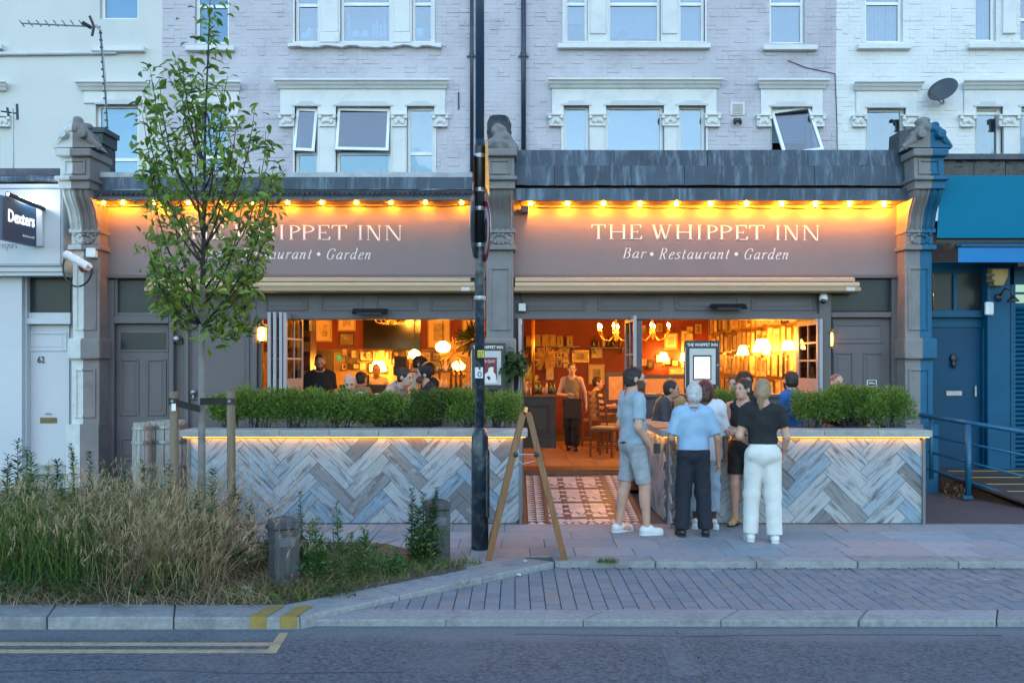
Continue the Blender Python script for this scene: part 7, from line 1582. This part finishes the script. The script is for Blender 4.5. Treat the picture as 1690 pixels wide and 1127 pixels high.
def hand_mesh(wr, el, side, curl, vx=.006):
    """palm, four unequal bent fingers and a thumb in the forearm's direction"""
    d = Vector(wr)-Vector(el); d.normalize(); inn = Vector((-side,0,0)); nrm = (inn-d*inn.dot(d)).normalized(); ac = nrm.cross(d)
    if ac.y > 0: ac = -ac                        # thumb towards the front
    Rm = np.array([[d.x,ac.x,nrm.x],[d.y,ac.y,nrm.y],[d.z,ac.z,nrm.z]],np.float32)
    segs = [((-.05,0,0),(.02,0,0),.026,.026,.02)]
    pr = [(np.array((.0,0,0)),np.array((.085,.026,0)),.020,.016),(np.array((.0,0,0)),np.array((.088,.006,0)),.021,.017),(np.array((0,0,0)),np.array((.083,-.014,0)),.021,.016),(np.array((0,0,0)),np.array((.074,-.030,0)),.019,.014)]
    for k,(y0,L_) in enumerate(((.028,.072),(.009,.08),(-.011,.074),(-.029,.058))):
        p = np.array((.085-.004*abs(k-1),y0,0.0)); a = curl*.6
        for j,f_ in enumerate((.45,.32,.23)):
            e = p+np.array((math.cos(a),0,math.sin(a)))*L_*f_; pr.append((p,e,.0092-.0008*j,.0088-.001*j)); p = e; a += curl
    p = np.array((.02,.03,.006)); e = p+np.array((.035,.028,.012)); pr.append((p,e,.013,.0105)); e2 = e+np.array((.032,.006,.014)); pr.append((e,e2,.0105,.008))
    pr.append((np.array((-.06,0,0)),np.array((.01,0,0)),.025,.022))
    def f(G):
        D = None
        for a,b,ra,rb in pr: q = cone(G,a,b,ra,rb); D = q if D is None else smin(D,q,.006)
        return D
    V,Q = nets(f,(-.09,-.06,-.04),(.19,.085,.13),vx); V = V@Rm.T+np.asarray(wr,np.float32); return V,Q
PEOPLE = 0
def person(label, pos, rz_, height, skin, hairc, hair='short', pose=None, head_yaw=0.0, head_pitch=0.0, top=None, bottom=None, shoes=None, fat=1.0, beard=None, vx=.014, face=True, extras=None, curl=.45, fem=False):
    global PEOPLE
    PEOPLE += 1; sd_ = PEOPLE*1.7
    J = dict(BASE); J.update(pose or {}); K = {k: np.array(v_,np.float32) for k,v_ in J.items() if k != 'tw'}
    s = height/1.75; root = thing('person', label, 'person', pos)
    mw = Matrix.Translation(pos) @ Matrix.Rotation(rz_,4,'Z') @ Matrix.Scale(s,4)
    A = np.array(mw.to_3x3()); O = np.array(pos)
    def put(name, V, Q, mat, smooth=True):
        return link(name, npmesh(name, V@A.T+O, Q, mat, smooth), root)
    cw = .140 if fem else .155; ww = .118 if fem else .142; pw = .158 if fem else .15
    sh = K['shL']; shr = K['shR']
    TOR = [(K['chest']+(0,0,.05),K['waist'],cw*fat,ww*fat,.66),(K['waist'],K['pelvis'],ww*fat,pw*fat,.70),(shr*.82+K['neck']*.18,sh*.82+K['neck']*.18,.068,.068,.85),(K['chest'],K['neck'],.13,.06,.7)]
    ARM = {sd: [(K['sh'+sd],K['el'+sd],.052*fat**.5,.041),(K['el'+sd],K['wr'+sd],.042,.027)] for sd in 'LR'}
    LEG = {sd: [(K['hip'+sd],K['kn'+sd],.088*fat**.5,.056),(K['kn'+sd],K['an'+sd],.058,.037)] for sd in 'LR'}
    NECK = [(K['neck']-(0,0,.03),K['head']-(0,-.02,.05),.056,.052)]
    def body(G):
        D = None
        for a in TOR: q = cone(G,a[0],a[1],a[2],a[3],a[4]); D = q if D is None else smin(D,q,.05)
        for sd in 'LR':
            q = smin(cone(G,*ARM[sd][0]),cone(G,*ARM[sd][1]),.02); D = smin(D,q,.035)
            q = smin(cone(G,*LEG[sd][0]),cone(G,*LEG[sd][1]),.03)
            cf = K['kn'+sd]*.68+K['an'+sd]*.32+np.array((0,.018,0)); q = smin(q, cone(G,cf+(0,0,.05),cf-(0,0,.05),.047,.038),.04)
            q = smin(q, cone(G,K['an'+sd]-(0,-.02,.03),K['an'+sd]+(0,-.12,-.05),.036,.03),.03); D = smin(D,q,.04)
        for a in NECK: D = smin(D,cone(G,*a),.03)
        return D
    allp = np.stack([v_ for v_ in K.values()]); lo = allp.min(0)-.2; hi = allp.max(0)+.2; hi[2] = K['head'][2]-.02
    V1,Q1 = nets(body,lo,hi,vx)
    # head
    ch, sh_ = math.cos(head_yaw), math.sin(head_yaw); cp, sp = math.cos(head_pitch), math.sin(head_pitch)
    RH = np.array([[ch,-sh_,0],[sh_,ch,0],[0,0,1]])@np.array([[1,0,0],[0,cp,-sp],[0,sp,cp]]); hc = K['head']
    def headf(G):
        D = ellip(G,(0,.018,.035),(.076,.096,.088)); D = smin(D,ellip(G,(0,-.02,-.03),(.062,.076,.085)),.03); D = smin(D,ellip(G,(0,-.045,-.085),(.038,.042,.030)),.03)
        D = smin(D,cone(G,(0,-.088,.012),(0,-.108,-.026),.009,.014),.014); D = smin(D,cone(G,(-.034,-.082,.030),(.034,-.082,.030),.011,.011),.018)
        for sx in (-1,1):
            D = smin(D,ellip(G,(sx*.078,.012,-.004),(.012,.024,.034)),.008); D = np.maximum(D,-ellip(G,(sx*.031,-.106,.008),(.019,.018,.013)))
        D = smin(D,cone(G,(-.014,-.088,-.060),(.014,-.088,-.060),.010,.010),.01)
        return smin(D,cone(G,(0,.03,-.05),(0,.045,-.16),.052,.056),.03)
    V2,Q2 = nets(headf,(-.12,-.15,-.17),(.12,.15,.15),.008); V2 = V2@RH.T+hc
    Vs, Qs = [V1,V2], [Q1,Q2+len(V1)]; nb = len(V1)+len(V2)
    for sd,sg in (('L',1),('R',-1)):
        Vh,Qh = hand_mesh(K['wr'+sd],K['el'+sd],sg,curl,.006 if vx < .014 else .010); Vs.append(Vh); Qs.append(Qh+nb); nb += len(Vh)
    put('body', np.concatenate(Vs), np.concatenate(Qs), m_skin[skin])
    if face:
        for sx in (-1,1):
            e = MB().ell((0,0,0),(.0105,.007,.006),8,5); put('eye', (np.array(e.v)+np.array((sx*.031,-.0925,.009)))@RH.T+hc, np.array([q if len(q)==4 else (q[0],q[1],q[2],q[3]) for q in e.f if len(q)==4]), m_eye)
            b_ = np.array([(-.02,0,0),(.02,0,.002),(.018,.004,.007),(-.018,.004,.007)])*np.array((sx,1,1))+np.array((sx*.033,-.0965,.027)); put('eyebrow', b_@RH.T+hc, np.array([[0,1,2,3]]), M('brow_dark',(.03,.02,.015),.8))
        e = MB().ell((0,0,0),(.021,.008,.007),8,5); put('mouth', (np.array(e.v)+np.array((0,-.0965,-.060)))@RH.T+hc, np.array([q for q in e.f if len(q)==4]), m_lip)
    # hair
    mh = M('hair_%s'%hairc, dict(dark=(.018,.013,.011),brown=(.06,.036,.022),grey=(.45,.46,.47),blonde=(.30,.21,.12),red=(.10,.012,.018),salt=(.12,.11,.105),black=(.008,.007,.007))[hairc], .55, .4, 40, .004, 110, st=(1,1,.25))
    def hairf(G):
        th = {'short':.009,'curly':.034,'crop':.004,'bald':.004,'bun':.010,'pony':.012,'long':.014,'cap':.016,'fringe':.016}[hair]
        D = ellip(G,(0,.027,.037),(.077+th,.097+th,.089+th)); 
        if hair in ('short','crop','bun','pony','long','fringe'): D = smin(D,ellip(G,(0,.05,-.03),(.068+th,.062+th,.062)),.03)
        D = D+wrinkle(G,.0022 if hair != 'curly' else .007,2.6,sd_)
        D = np.maximum(D,-ellip(G,(0,-.13,-.015),(.086,.118,.112 if hair not in ('long','fringe') else .092)))
        D = np.maximum(D,-ellip(G,(0,-.04,-.11),(.13,.075,.075)))
        if hair == 'crop': D = np.maximum(D,-.012-G[...,2]+.25*np.maximum(0,-G[...,1]))
        if hair == 'bald': D = np.maximum(D,-ellip(G,(0,-.02,.12),(.10,.13,.085)))
        for sx in (-1,1): D = np.maximum(D,-ellip(G,(sx*.09,.0,-.012),(.022,.026,.036)))
        if hair == 'bun': D = smin(D,ellip(G,(0,.125,.07),(.045,.045,.045)),.015)
        if hair == 'pony': D = smin(D,cone(G,(0,.11,.05),(0,.15,-.03),.035,.042),.02); D = smin(D,cone(G,(0,.15,-.03),(.01,.125,-.17),.042,.018),.02)
        if hair == 'long':
            for sx in (-1,1): D = smin(D,cone(G,(sx*.06,.05,.0),(sx*.075,.035,-.22),.034,.022),.03)
            D = smin(D,cone(G,(0,.085,.0),(0,.075,-.20),.05,.035),.03)
        if hair == 'fringe': D = smin(D,ellip(G,(0,-.06,.095),(.07,.05,.035)),.02)
        if hair == 'cap': D = smin(D,ellip(G,(0,-.13,.045),(.065,.075,.010)),.01)
        return D
    Vh,Qh = nets(hairf,(-.14,-.23,-.27),(.14,.2,.2),.009 if vx < .014 else .012)
    ho = put('cap' if hair == 'cap' else 'hair', Vh@RH.T+hc, Qh, mh if hair != 'cap' else m_cloth_black)
    if hair not in ('cap','bald'):                # loose strands break the outline
        qs = np.random.RandomState(PEOPLE); nS = 1500 if vx < .014 else 400; fi = qs.randint(len(Qh), size=nS); c0 = Vh[Qh[fi]].mean(1); nn = np.cross(Vh[Qh[fi,2]]-Vh[Qh[fi,0]], Vh[Qh[fi,3]]-Vh[Qh[fi,1]]); nn /= np.linalg.norm(nn,axis=1)[:,None]+1e-9
        dn_ = np.array((0,.35,-1.0 if hair in ('long','pony') else -.6))+qs.randn(nS,3)*.45; dn_ -= nn*(dn_*nn).sum(1)[:,None]; dn_ = dn_/(np.linalg.norm(dn_,axis=1)[:,None]+1e-9)+nn*.22
        Ls = qs.uniform(.012,.03,(nS,1))*(1.4 if hair in ('long','pony') else 1); sd2 = np.cross(dn_,nn); sd2 /= np.linalg.norm(sd2,axis=1)[:,None]+1e-9
        Vt = np.concatenate([c0-sd2*.0016,c0+sd2*.0016,c0+dn_*Ls],0); Tt = np.stack([np.arange(nS),np.arange(nS)+nS,np.arange(nS)+2*nS],1)
        so2 = link('hair_strands', npmesh('hair_strands', (Vt@RH.T+hc)@A.T+O, Tt, M('strand_%s'%hairc, tuple(min(1,1.5*v_+.006) for v_ in dict(dark=(.018,.013,.011),brown=(.06,.036,.022),grey=(.45,.46,.47),blonde=(.30,.21,.12),red=(.10,.012,.018),salt=(.12,.11,.105),black=(.008,.007,.007))[hairc]), .5)), ho, kind='stuff')
    if beard:
        def bf(G):
            D = headf(G)-.006+wrinkle(G,.0015,3,sd_); D = np.maximum(D,-ellip(G,(0,-.12,-.012),(.052,.06,.040))); D = np.maximum(D,-ellip(G,(0,-.11,-.060),(.018,.03,.007))); D = np.maximum(D,G[...,1]-.01-.25*G[...,2]); D = np.maximum(D,-.125-G[...,2]); return np.maximum(D, G[...,2]+.012)
        Vb,Qb = nets(bf,(-.1,-.14,-.16),(.1,.08,.02),.009); put('beard', Vb@RH.T+hc, Qb, M('beard_%s'%beard, dict(dark=(.03,.02,.015),brown=(.10,.05,.03),grey=(.3,.3,.3))[beard], .8, .4, 40))
    # clothes
    if top:
        col, slv, hem, neck, ease = top['m'], top.get('sleeve',.75), top.get('hem',.9), top.get('neck',.085), top.get('ease',.016)
        def tf(G):
            D = None
            for a in TOR: q = cone(G,a[0],a[1],a[2]+ease,a[3]+ease*1.5,a[4]*1.05); D = q if D is None else smin(D,q,.05)
            if hem < K['pelvis'][2]: D = smin(D,cone(G,K['pelvis'],K['pelvis']-np.array((0,0,.1)),pw*fat+ease*1.2,pw*fat+ease*1.2,.74),.05)
            for sd in 'LR':
                if slv <= 0: continue
                a, b, c2 = K['sh'+sd], K['el'+sd], K['wr'+sd]
                if slv <= 1:
                    e = a+(b-a)*slv; dr = (b-a)/np.linalg.norm(b-a); q = cone(G,a,e+dr*.05,.062*fat**.5+ease*.4,.052+ease*.75+top.get('flare',0)); q = np.maximum(q,(G-e)@dr.astype(np.float32))
                else:
                    e = b+(c2-b)*(slv-1); dr = (c2-b)/np.linalg.norm(c2-b); q = cone(G,a,b,.060+ease*.4,.050+ease*.5); q2 = cone(G,b,e+dr*.04,.050+ease*.5,.038+ease*.5); q2 = np.maximum(q2,(G-e)@dr.astype(np.float32)); q = smin(q,q2,.02)
                D = smin(D,q,.03)
            if slv <= 0:                          # cut back from the shoulders
                for sd in 'LR': D = np.maximum(D,-(cone(G,K['sh'+sd]+np.array((0,0,.08)),K['sh'+sd]-np.array((0,0,.12)),.075,.06)))
            D = D+wrinkle(G,top.get('wr',.0048),.8,sd_); D = np.maximum(D,hem-G[...,2]); D = np.maximum(D,-cone(G,K['neck']-np.array((0,.0,.035 if neck < .1 else .09)),K['head'],neck,neck)); 
            if top.get('above'): D = np.maximum(D,G[...,2]-top['above'])
            return D
        V,Q = nets(tf,lo,hi,.011 if vx < .014 else .018); put(top.get('name','shirt'), V, Q, col)
        if top.get('collar'):
            c0 = K['neck']; cb = MB().tube([(c0[0]+math.cos(a)*.073,c0[1]-.005+math.sin(a)*.075,c0[2]+.028+.012*math.sin(a)) for a in [k*6.2832/14 for k in range(15)]],.017,6); put('collar', np.array(cb.v), np.array([q for q in cb.f if len(q)==4]), col)
    if bottom:
        kind = bottom.get('kind','trousers'); rr = bottom.get('r',(.105,.082,.075)); ln = bottom.get('len',2.0); wst = bottom.get('waist',1.0)
        def lf(G):
            D = cone(G,K['pelvis']+np.array((0,0,.08)),K['pelvis'],ww*fat+.012,pw*fat+.014,.76)
            if fem: D = smin(D,cone(G,K['hipL']+np.array((0,.045,.02)),K['hipR']+np.array((0,.045,.02)),.098,.098),.05)
            else: D = smin(D,cone(G,K['hipL']+np.array((0,.035,.02)),K['hipR']+np.array((0,.035,.02)),.088,.088),.05)
            for sd in 'LR':
                h, k2, a = K['hip'+sd], K['kn'+sd], K['an'+sd]
                if ln <= 1:
                    e = h+(k2-h)*ln; q = cone(G,h,e,rr[0],rr[1]); dr = (k2-h)/np.linalg.norm(k2-h); q = np.maximum(q,(G-e)@dr.astype(np.float32))
                else:
                    e = k2+(a-k2)*(ln-1); q = smin(cone(G,h,k2,rr[0],rr[1]),np.maximum(cone(G,k2,e+(a-k2)*.1,rr[1],rr[2]),(G-e)@((a-k2)/np.linalg.norm(a-k2)).astype(np.float32)),.03)
                D = smin(D,q,.015)
            D = D+wrinkle(G,bottom.get('wr',.005),.7,sd_+2); return np.maximum(D,G[...,2]-wst)
        V,Q = nets(lf,lo,hi,.011 if vx < .014 else .018); put(kind, V, Q, bottom['m'])
        if bottom.get('belt'):
            p0 = K['pelvis']; bl = MB().tube([(p0[0]+math.cos(a)*(ww*fat+.02),p0[1]+math.sin(a)*(ww*fat+.02)*.76,wst-.012) for a in [k*6.2832/24 for k in range(25)]],.016,6); put('belt', np.array(bl.v), np.array([q for q in bl.f if len(q)==4]), m_cloth_black)
    if shoes:
        for sd in 'LR':
            a = K['an'+sd]; fx = .02 if sd == 'L' else -.02; fx += (a[0]-K['kn'+sd][0])*.2
            def sf(G):
                D = cone(G,(a[0],a[1]+.035,.05),(a[0]+fx,a[1]-.145,.036),.042,.036); D = smin(D,cone(G,(a[0],a[1]+.02,.055),(a[0]+fx*.4,a[1]-.03,.075),.04,.036),.03); return np.maximum(D,-(G[...,2]-.016))
            V,Q = nets(sf,(a[0]-.1,a[1]-.22,-.01),(a[0]+.1,a[1]+.12,.17),.010); so_ = put('shoe', V, Q, shoes['m'])
            pl_ = [(a[0]+.042*c_,a[1]+.045+.035*s_) for c_,s_ in ((1,0),(.7,.7),(0,1),(-.7,.7),(-1,0))]+[(a[0]+fx-.042,a[1]-.10),(a[0]+fx-.034,a[1]-.165),(a[0]+fx,a[1]-.185),(a[0]+fx+.034,a[1]-.165),(a[0]+fx+.042,a[1]-.10)]
            m2 = MB().slab(pl_,.002,.024); vv = np.array(m2.v)@A.T+O; me = bpy.data.meshes.new('sole'); me.from_pydata([tuple(q) for q in vv],[],m2.f); me.materials.append(shoes.get('sole',m_dblack)); link('sole', me, so_)
    for nm, mb, mt in (extras or []):
        me = bpy.data.meshes.new(nm); me.from_pydata([tuple(np.array(q)@A.T+O) for q in mb.v],[],mb.f); me.materials.append(mt); link(nm, me, root)
    return root
def cl(name, c, rough=.85, var=.12, vs_=5): return M('cloth_'+name, c, rough, var, vs_, .0015, 300)
R_ = math.radians
c_lb = cl('pale_blue_tee',(.28,.375,.44)); c_shirt = cl('light_blue_shirt',(.27,.42,.58)); c_navy = cl('navy_trousers',(.012,.016,.028)); c_whit = cl('white_shirt',(.62,.64,.68)); c_blk = cl('black_tee',(.014,.014,.017)); c_wtr = cl('white_trousers',(.66,.66,.63)); c_short = cl('pale_denim',(.31,.34,.37),.9,.3,9); c_blue = cl('royal_blue_tee',(.015,.10,.33)); c_char = cl('charcoal_shirt',(.05,.048,.055)); c_ora = cl('cream_tee',(.55,.46,.32)); c_olive = cl('olive_vest',(.20,.15,.07)); c_ltden = cl('light_jeans',(.30,.38,.48)); c_grey = cl('grey_top',(.24,.22,.24)); c_tan = cl('tan_shirt',(.38,.24,.10))
m_wshoe = M('white_trainer',(.66,.67,.68),.5,.06,9); m_wsole = M('white_sole',(.6,.61,.62),.6)
def at(px, pyfoot, z=0): Y = F*(HC-z)/(pyfoot-HY); return (X(px,Y),Y,z)
# standing group on the pavement (local front is -y; rz turns it)
person('man in a pale blue tee and denim shorts, side on, beside the tiled path', at(1046,880), R_(108), 1.86, 'fair', 'dark', 'short', head_yaw=R_(-14), beard='brown', fat=1.0, vx=.012,
    pose=dict(anL=(.12,.12,.085), anR=(-.12,-.09,.085), knL=(.105,.05,.50), knR=(-.11,-.075,.50), elR=(-.235,.06,1.13), wrR=(-.20,-.10,.93), elL=(.23,.05,1.13), wrL=(.20,-.10,.93)),
    top=dict(m=c_lb, sleeve=.72, hem=.945, ease=.014, wr=.005), bottom=dict(kind='shorts', m=c_short, len=.9, r=(.100,.082,.08), waist=.975, wr=.005, belt=True), shoes=dict(m=m_wshoe, sole=m_wsole),
    extras=[('phone', MB().box(-.235,-.222,-.19,-.12,.86,.96), m_dblack)])
person('white-haired man in a light blue shirt and dark trousers, back turned', at(1144,884), R_(178), 1.675, 'tan', 'grey', 'short', head_yaw=R_(18), fat=1.03, vx=.012, face=False,
    pose=dict(elR=(-.27,.06,1.13), wrR=(-.29,-.01,.87), elL=(.26,.04,1.13), wrL=(.20,-.16,1.0), anL=(.135,.03,.085), anR=(-.135,.02,.085), knL=(.11,-.01,.50), knR=(-.11,-.01,.50)),
    top=dict(m=c_shirt, sleeve=.85, hem=.985, ease=.014, wr=.004, collar=True, flare=.010), bottom=dict(m=c_navy, r=(.108,.090,.082), waist=1.0, wr=.004, belt=True), shoes=dict(m=M('black_leather',(.015,.014,.014),.4)))
person('smiling woman with red braids in a white shirt behind the white-haired man', at(1163,870), R_(-6), 1.70, 'dark', 'red', 'long', head_yaw=R_(-10), vx=.013, fem=True,
    pose=dict(elL=(.25,.03,1.13), wrL=(.23,-.10,.92), elR=(-.25,.03,1.13), wrR=(-.15,-.18,1.02)), top=dict(m=c_whit, sleeve=1.25, hem=.80, ease=.032, wr=.005), bottom=dict(m=c_ltden, r=(.105,.085,.08), len=1.7), shoes=dict(m=m_wshoe, sole=m_wsole))
person('dark-haired woman in a black halter top and shorts, arms crossed, by the planter', at(1226,868), R_(-28), 1.72, 'fair', 'dark', 'bun', head_yaw=R_(-22), vx=.013, fem=True,
    pose=dict(elL=(.215,-.02,1.13), wrL=(-.02,-.19,1.13), elR=(-.215,-.02,1.12), wrR=(.05,-.17,1.16)), top=dict(m=c_blk, sleeve=0, hem=1.08, ease=.008, name='halter_top'), bottom=dict(kind='shorts', m=cl('black_shorts',(.012,.012,.014)), len=.72, r=(.102,.088,.07), waist=1.03), shoes=dict(m=M('gold_shoe',(.38,.26,.10),.4,.1,9)))
person('woman in a black tee and white trousers with a blonde ponytail, back turned', at(1259,893), R_(172), 1.73, 'fair', 'blonde', 'pony', head_yaw=R_(-12), vx=.012, face=False, fem=True, fat=1.0,
    pose=dict(elR=(-.245,.03,1.13), wrR=(-.235,-.09,.97), elL=(.25,.03,1.14), wrL=(.12,-.19,1.04), anL=(.13,.0,.085), anR=(-.115,.06,.085), knL=(.112,-.03,.50), knR=(-.105,.02,.50)),
    top=dict(m=c_blk, sleeve=.62, hem=1.055, ease=.016), bottom=dict(m=c_wtr, r=(.112,.088,.080), waist=1.08, wr=.0022, len=2.0), shoes=dict(m=m_wshoe, sole=m_wsole),
    extras=[('wristwatch', MB().tube([(-.237+.034*math.cos(a),-.085+.034*math.sin(a),.985) for a in [k*.449 for k in range(15)]],.009,5), m_metal)])
# terrace and inside: z0 puts the head where the photograph has it
def seated(label, px, pytop, Y, rz_, skin, hc, hair, topm, pitch=0.0, yaw=0.0, beard=None, face=True, sleeve=.7, lean=0.0, height=1.72, stand=False, fem=False, bot=None, **kw):
    h = height; zt = Z(pytop,Y); z0 = zt-h*1.725/1.75
    ps = dict(BASE) if stand else {**BASE, **SIT}
    if lean:
        for k in ('head','neck','chest','shL','shR','elL','elR','wrL','wrR'):
            a = ps[k]; dz = a[2]-.96; ps[k] = (a[0], a[1]*math.cos(lean)-dz*math.sin(lean), .96+dz*math.cos(lean)+a[1]*math.sin(lean))
        z0 = zt-h*(ps['head'][2]+.1)/1.75
    if not stand and 'wrL' not in kw.get('pose',{}): ps.update(elL=(.24,ps['shL'][1]-.06,ps['shL'][2]-.27), elR=(-.24,ps['shR'][1]-.06,ps['shR'][2]-.27), wrL=(.12,ps['shL'][1]-.30,ps['shL'][2]-.24), wrR=(-.12,ps['shR'][1]-.30,ps['shR'][2]-.24))
    ps.update(kw.pop('pose',{}))
    return person(label, (X(px,Y),Y,z0), rz_, h, skin, hc, hair, pose=ps, head_yaw=yaw, head_pitch=pitch, beard=beard, face=face, vx=.022, fem=fem, top=dict(m=topm, sleeve=sleeve, hem=.90), bottom=bot or dict(m=c_navy, r=(.1,.08,.075)), **kw)
seated('bearded man in a royal blue tee seated behind the planter, turned away', 1306, 616, 12.0, R_(-140), 'fair', 'dark', 'short', c_blue, beard='dark', yaw=R_(-25), face=False, height=1.78)
seated('grey cropped man facing the street above the planter shrubs', 1381, 620, 12.3, R_(8), 'fair', 'salt', 'crop', c_grey)
seated('person showing only black hair beside the grey cropped man', 1401, 637, 12.0, R_(170), 'fair', 'black', 'short', c_blk, face=False)
seated('man with short brown hair half hidden behind the woman with crossed arms', 1212, 623, 12.6, R_(-30), 'fair', 'brown', 'short', c_grey)
seated('person with dark curly hair directly behind the woman with crossed arms', 1229, 619, 12.2, R_(20), 'tan', 'black', 'curly', c_blk)
seated('man in a charcoal shirt seated side on between the path and the group', 1088, 631, 12.6, R_(70), 'tan', 'black', 'short', c_char, lean=.25, yaw=R_(5), sleeve=.9)
seated('fair-haired woman seated beyond the man in charcoal', 1106, 628, 13.1, R_(-40), 'fair', 'blonde', 'long', c_tan, fem=True)
seated('balding man with his lower face hidden by the long planter shrubs', 578, 620, 12.0, R_(5), 'fair', 'salt', 'bald', c_whit, pitch=.35)
seated('bun-haired woman leaning forward in a mauve top at the wide window', 634, 611, 12.5, R_(62), 'fair', 'black', 'bun', c_grey, lean=.55, pitch=.2, fem=True, sleeve=0)
seated('man in a black cap and black jacket at the wide window', 712, 607, 12.8, R_(-75), 'fair', 'dark', 'cap', c_blk, beard='brown', lean=.15, sleeve=1.8)
seated('dark-haired drinker just behind the man in the cap', 708, 601, 14.6, R_(-60), 'tan', 'black', 'short', c_blk)
seated('bearded red-haired man in a black tee standing inside the wide window', 528, 588, 15.0, R_(15), 'fair', 'brown', 'crop', c_blk, pitch=.35, beard='brown', stand=True, height=1.82, fat=1.2)
seated('young barman in a cream tee seen side on at the wide window', 692, 591, 15.2, R_(80), 'fair', 'dark', 'fringe', c_ora, stand=True, height=1.80, pitch=.25)
seated('bartender in a pale tee behind the laptop', 621, 603, 17.8, R_(20), 'tan', 'black', 'crop', c_ora, stand=True, height=1.75)
seated('person in a mustard top sitting behind the balding man', 588, 616, 14.8, R_(150), 'fair', 'dark', 'short', c_tan, face=False, lean=.2)
seated('person in an olive top bending behind the bearded red-haired man', 546, 622, 16.4, R_(-120), 'fair', 'dark', 'short', c_olive, face=False)
person('waitress in an olive vest and dark apron walking towards the door with a plate', (X(943,16.6),16.45,FLOOR), R_(0), 1.58, 'fair', 'brown', 'bun', vx=.015, fem=True,
    pose=dict(elR=(-.26,.02,1.13), wrR=(-.10,-.22,1.10), elL=(.27,.02,1.13), wrL=(.28,-.06,.90), knL=(.06,-.09,.50), anL=(.05,-.06,.085), anR=(-.06,.10,.10)), top=dict(m=c_olive, sleeve=0, hem=1.0, ease=.010, name='vest'), bottom=dict(m=cl('black_trousers',(.012,.011,.011)), r=(.10,.082,.075)), shoes=dict(m=m_cloth_black),
    extras=[('apron', MB().prism([(-.17,.66),(.17,.66),(.165,1.04),(-.165,1.04)],-.17,-.145).box(-.19,.19,-.15,.13,.98,1.03), cl('apron_brown',(.045,.03,.02))), ('plate', MB().lathe([(.02,0),(.10,.012),(.105,.018),(.02,.006)],(-.06,-.30,1.12),16), m_let)])
seated('woman with dark hair in a pale top seated inside near the booth screen', 986, 624, 17.3, R_(75), 'fair', 'dark', 'short', c_ora, fem=True, height=1.62, sleeve=.8, bot=dict(m=c_tan, r=(.1,.08,.07)))
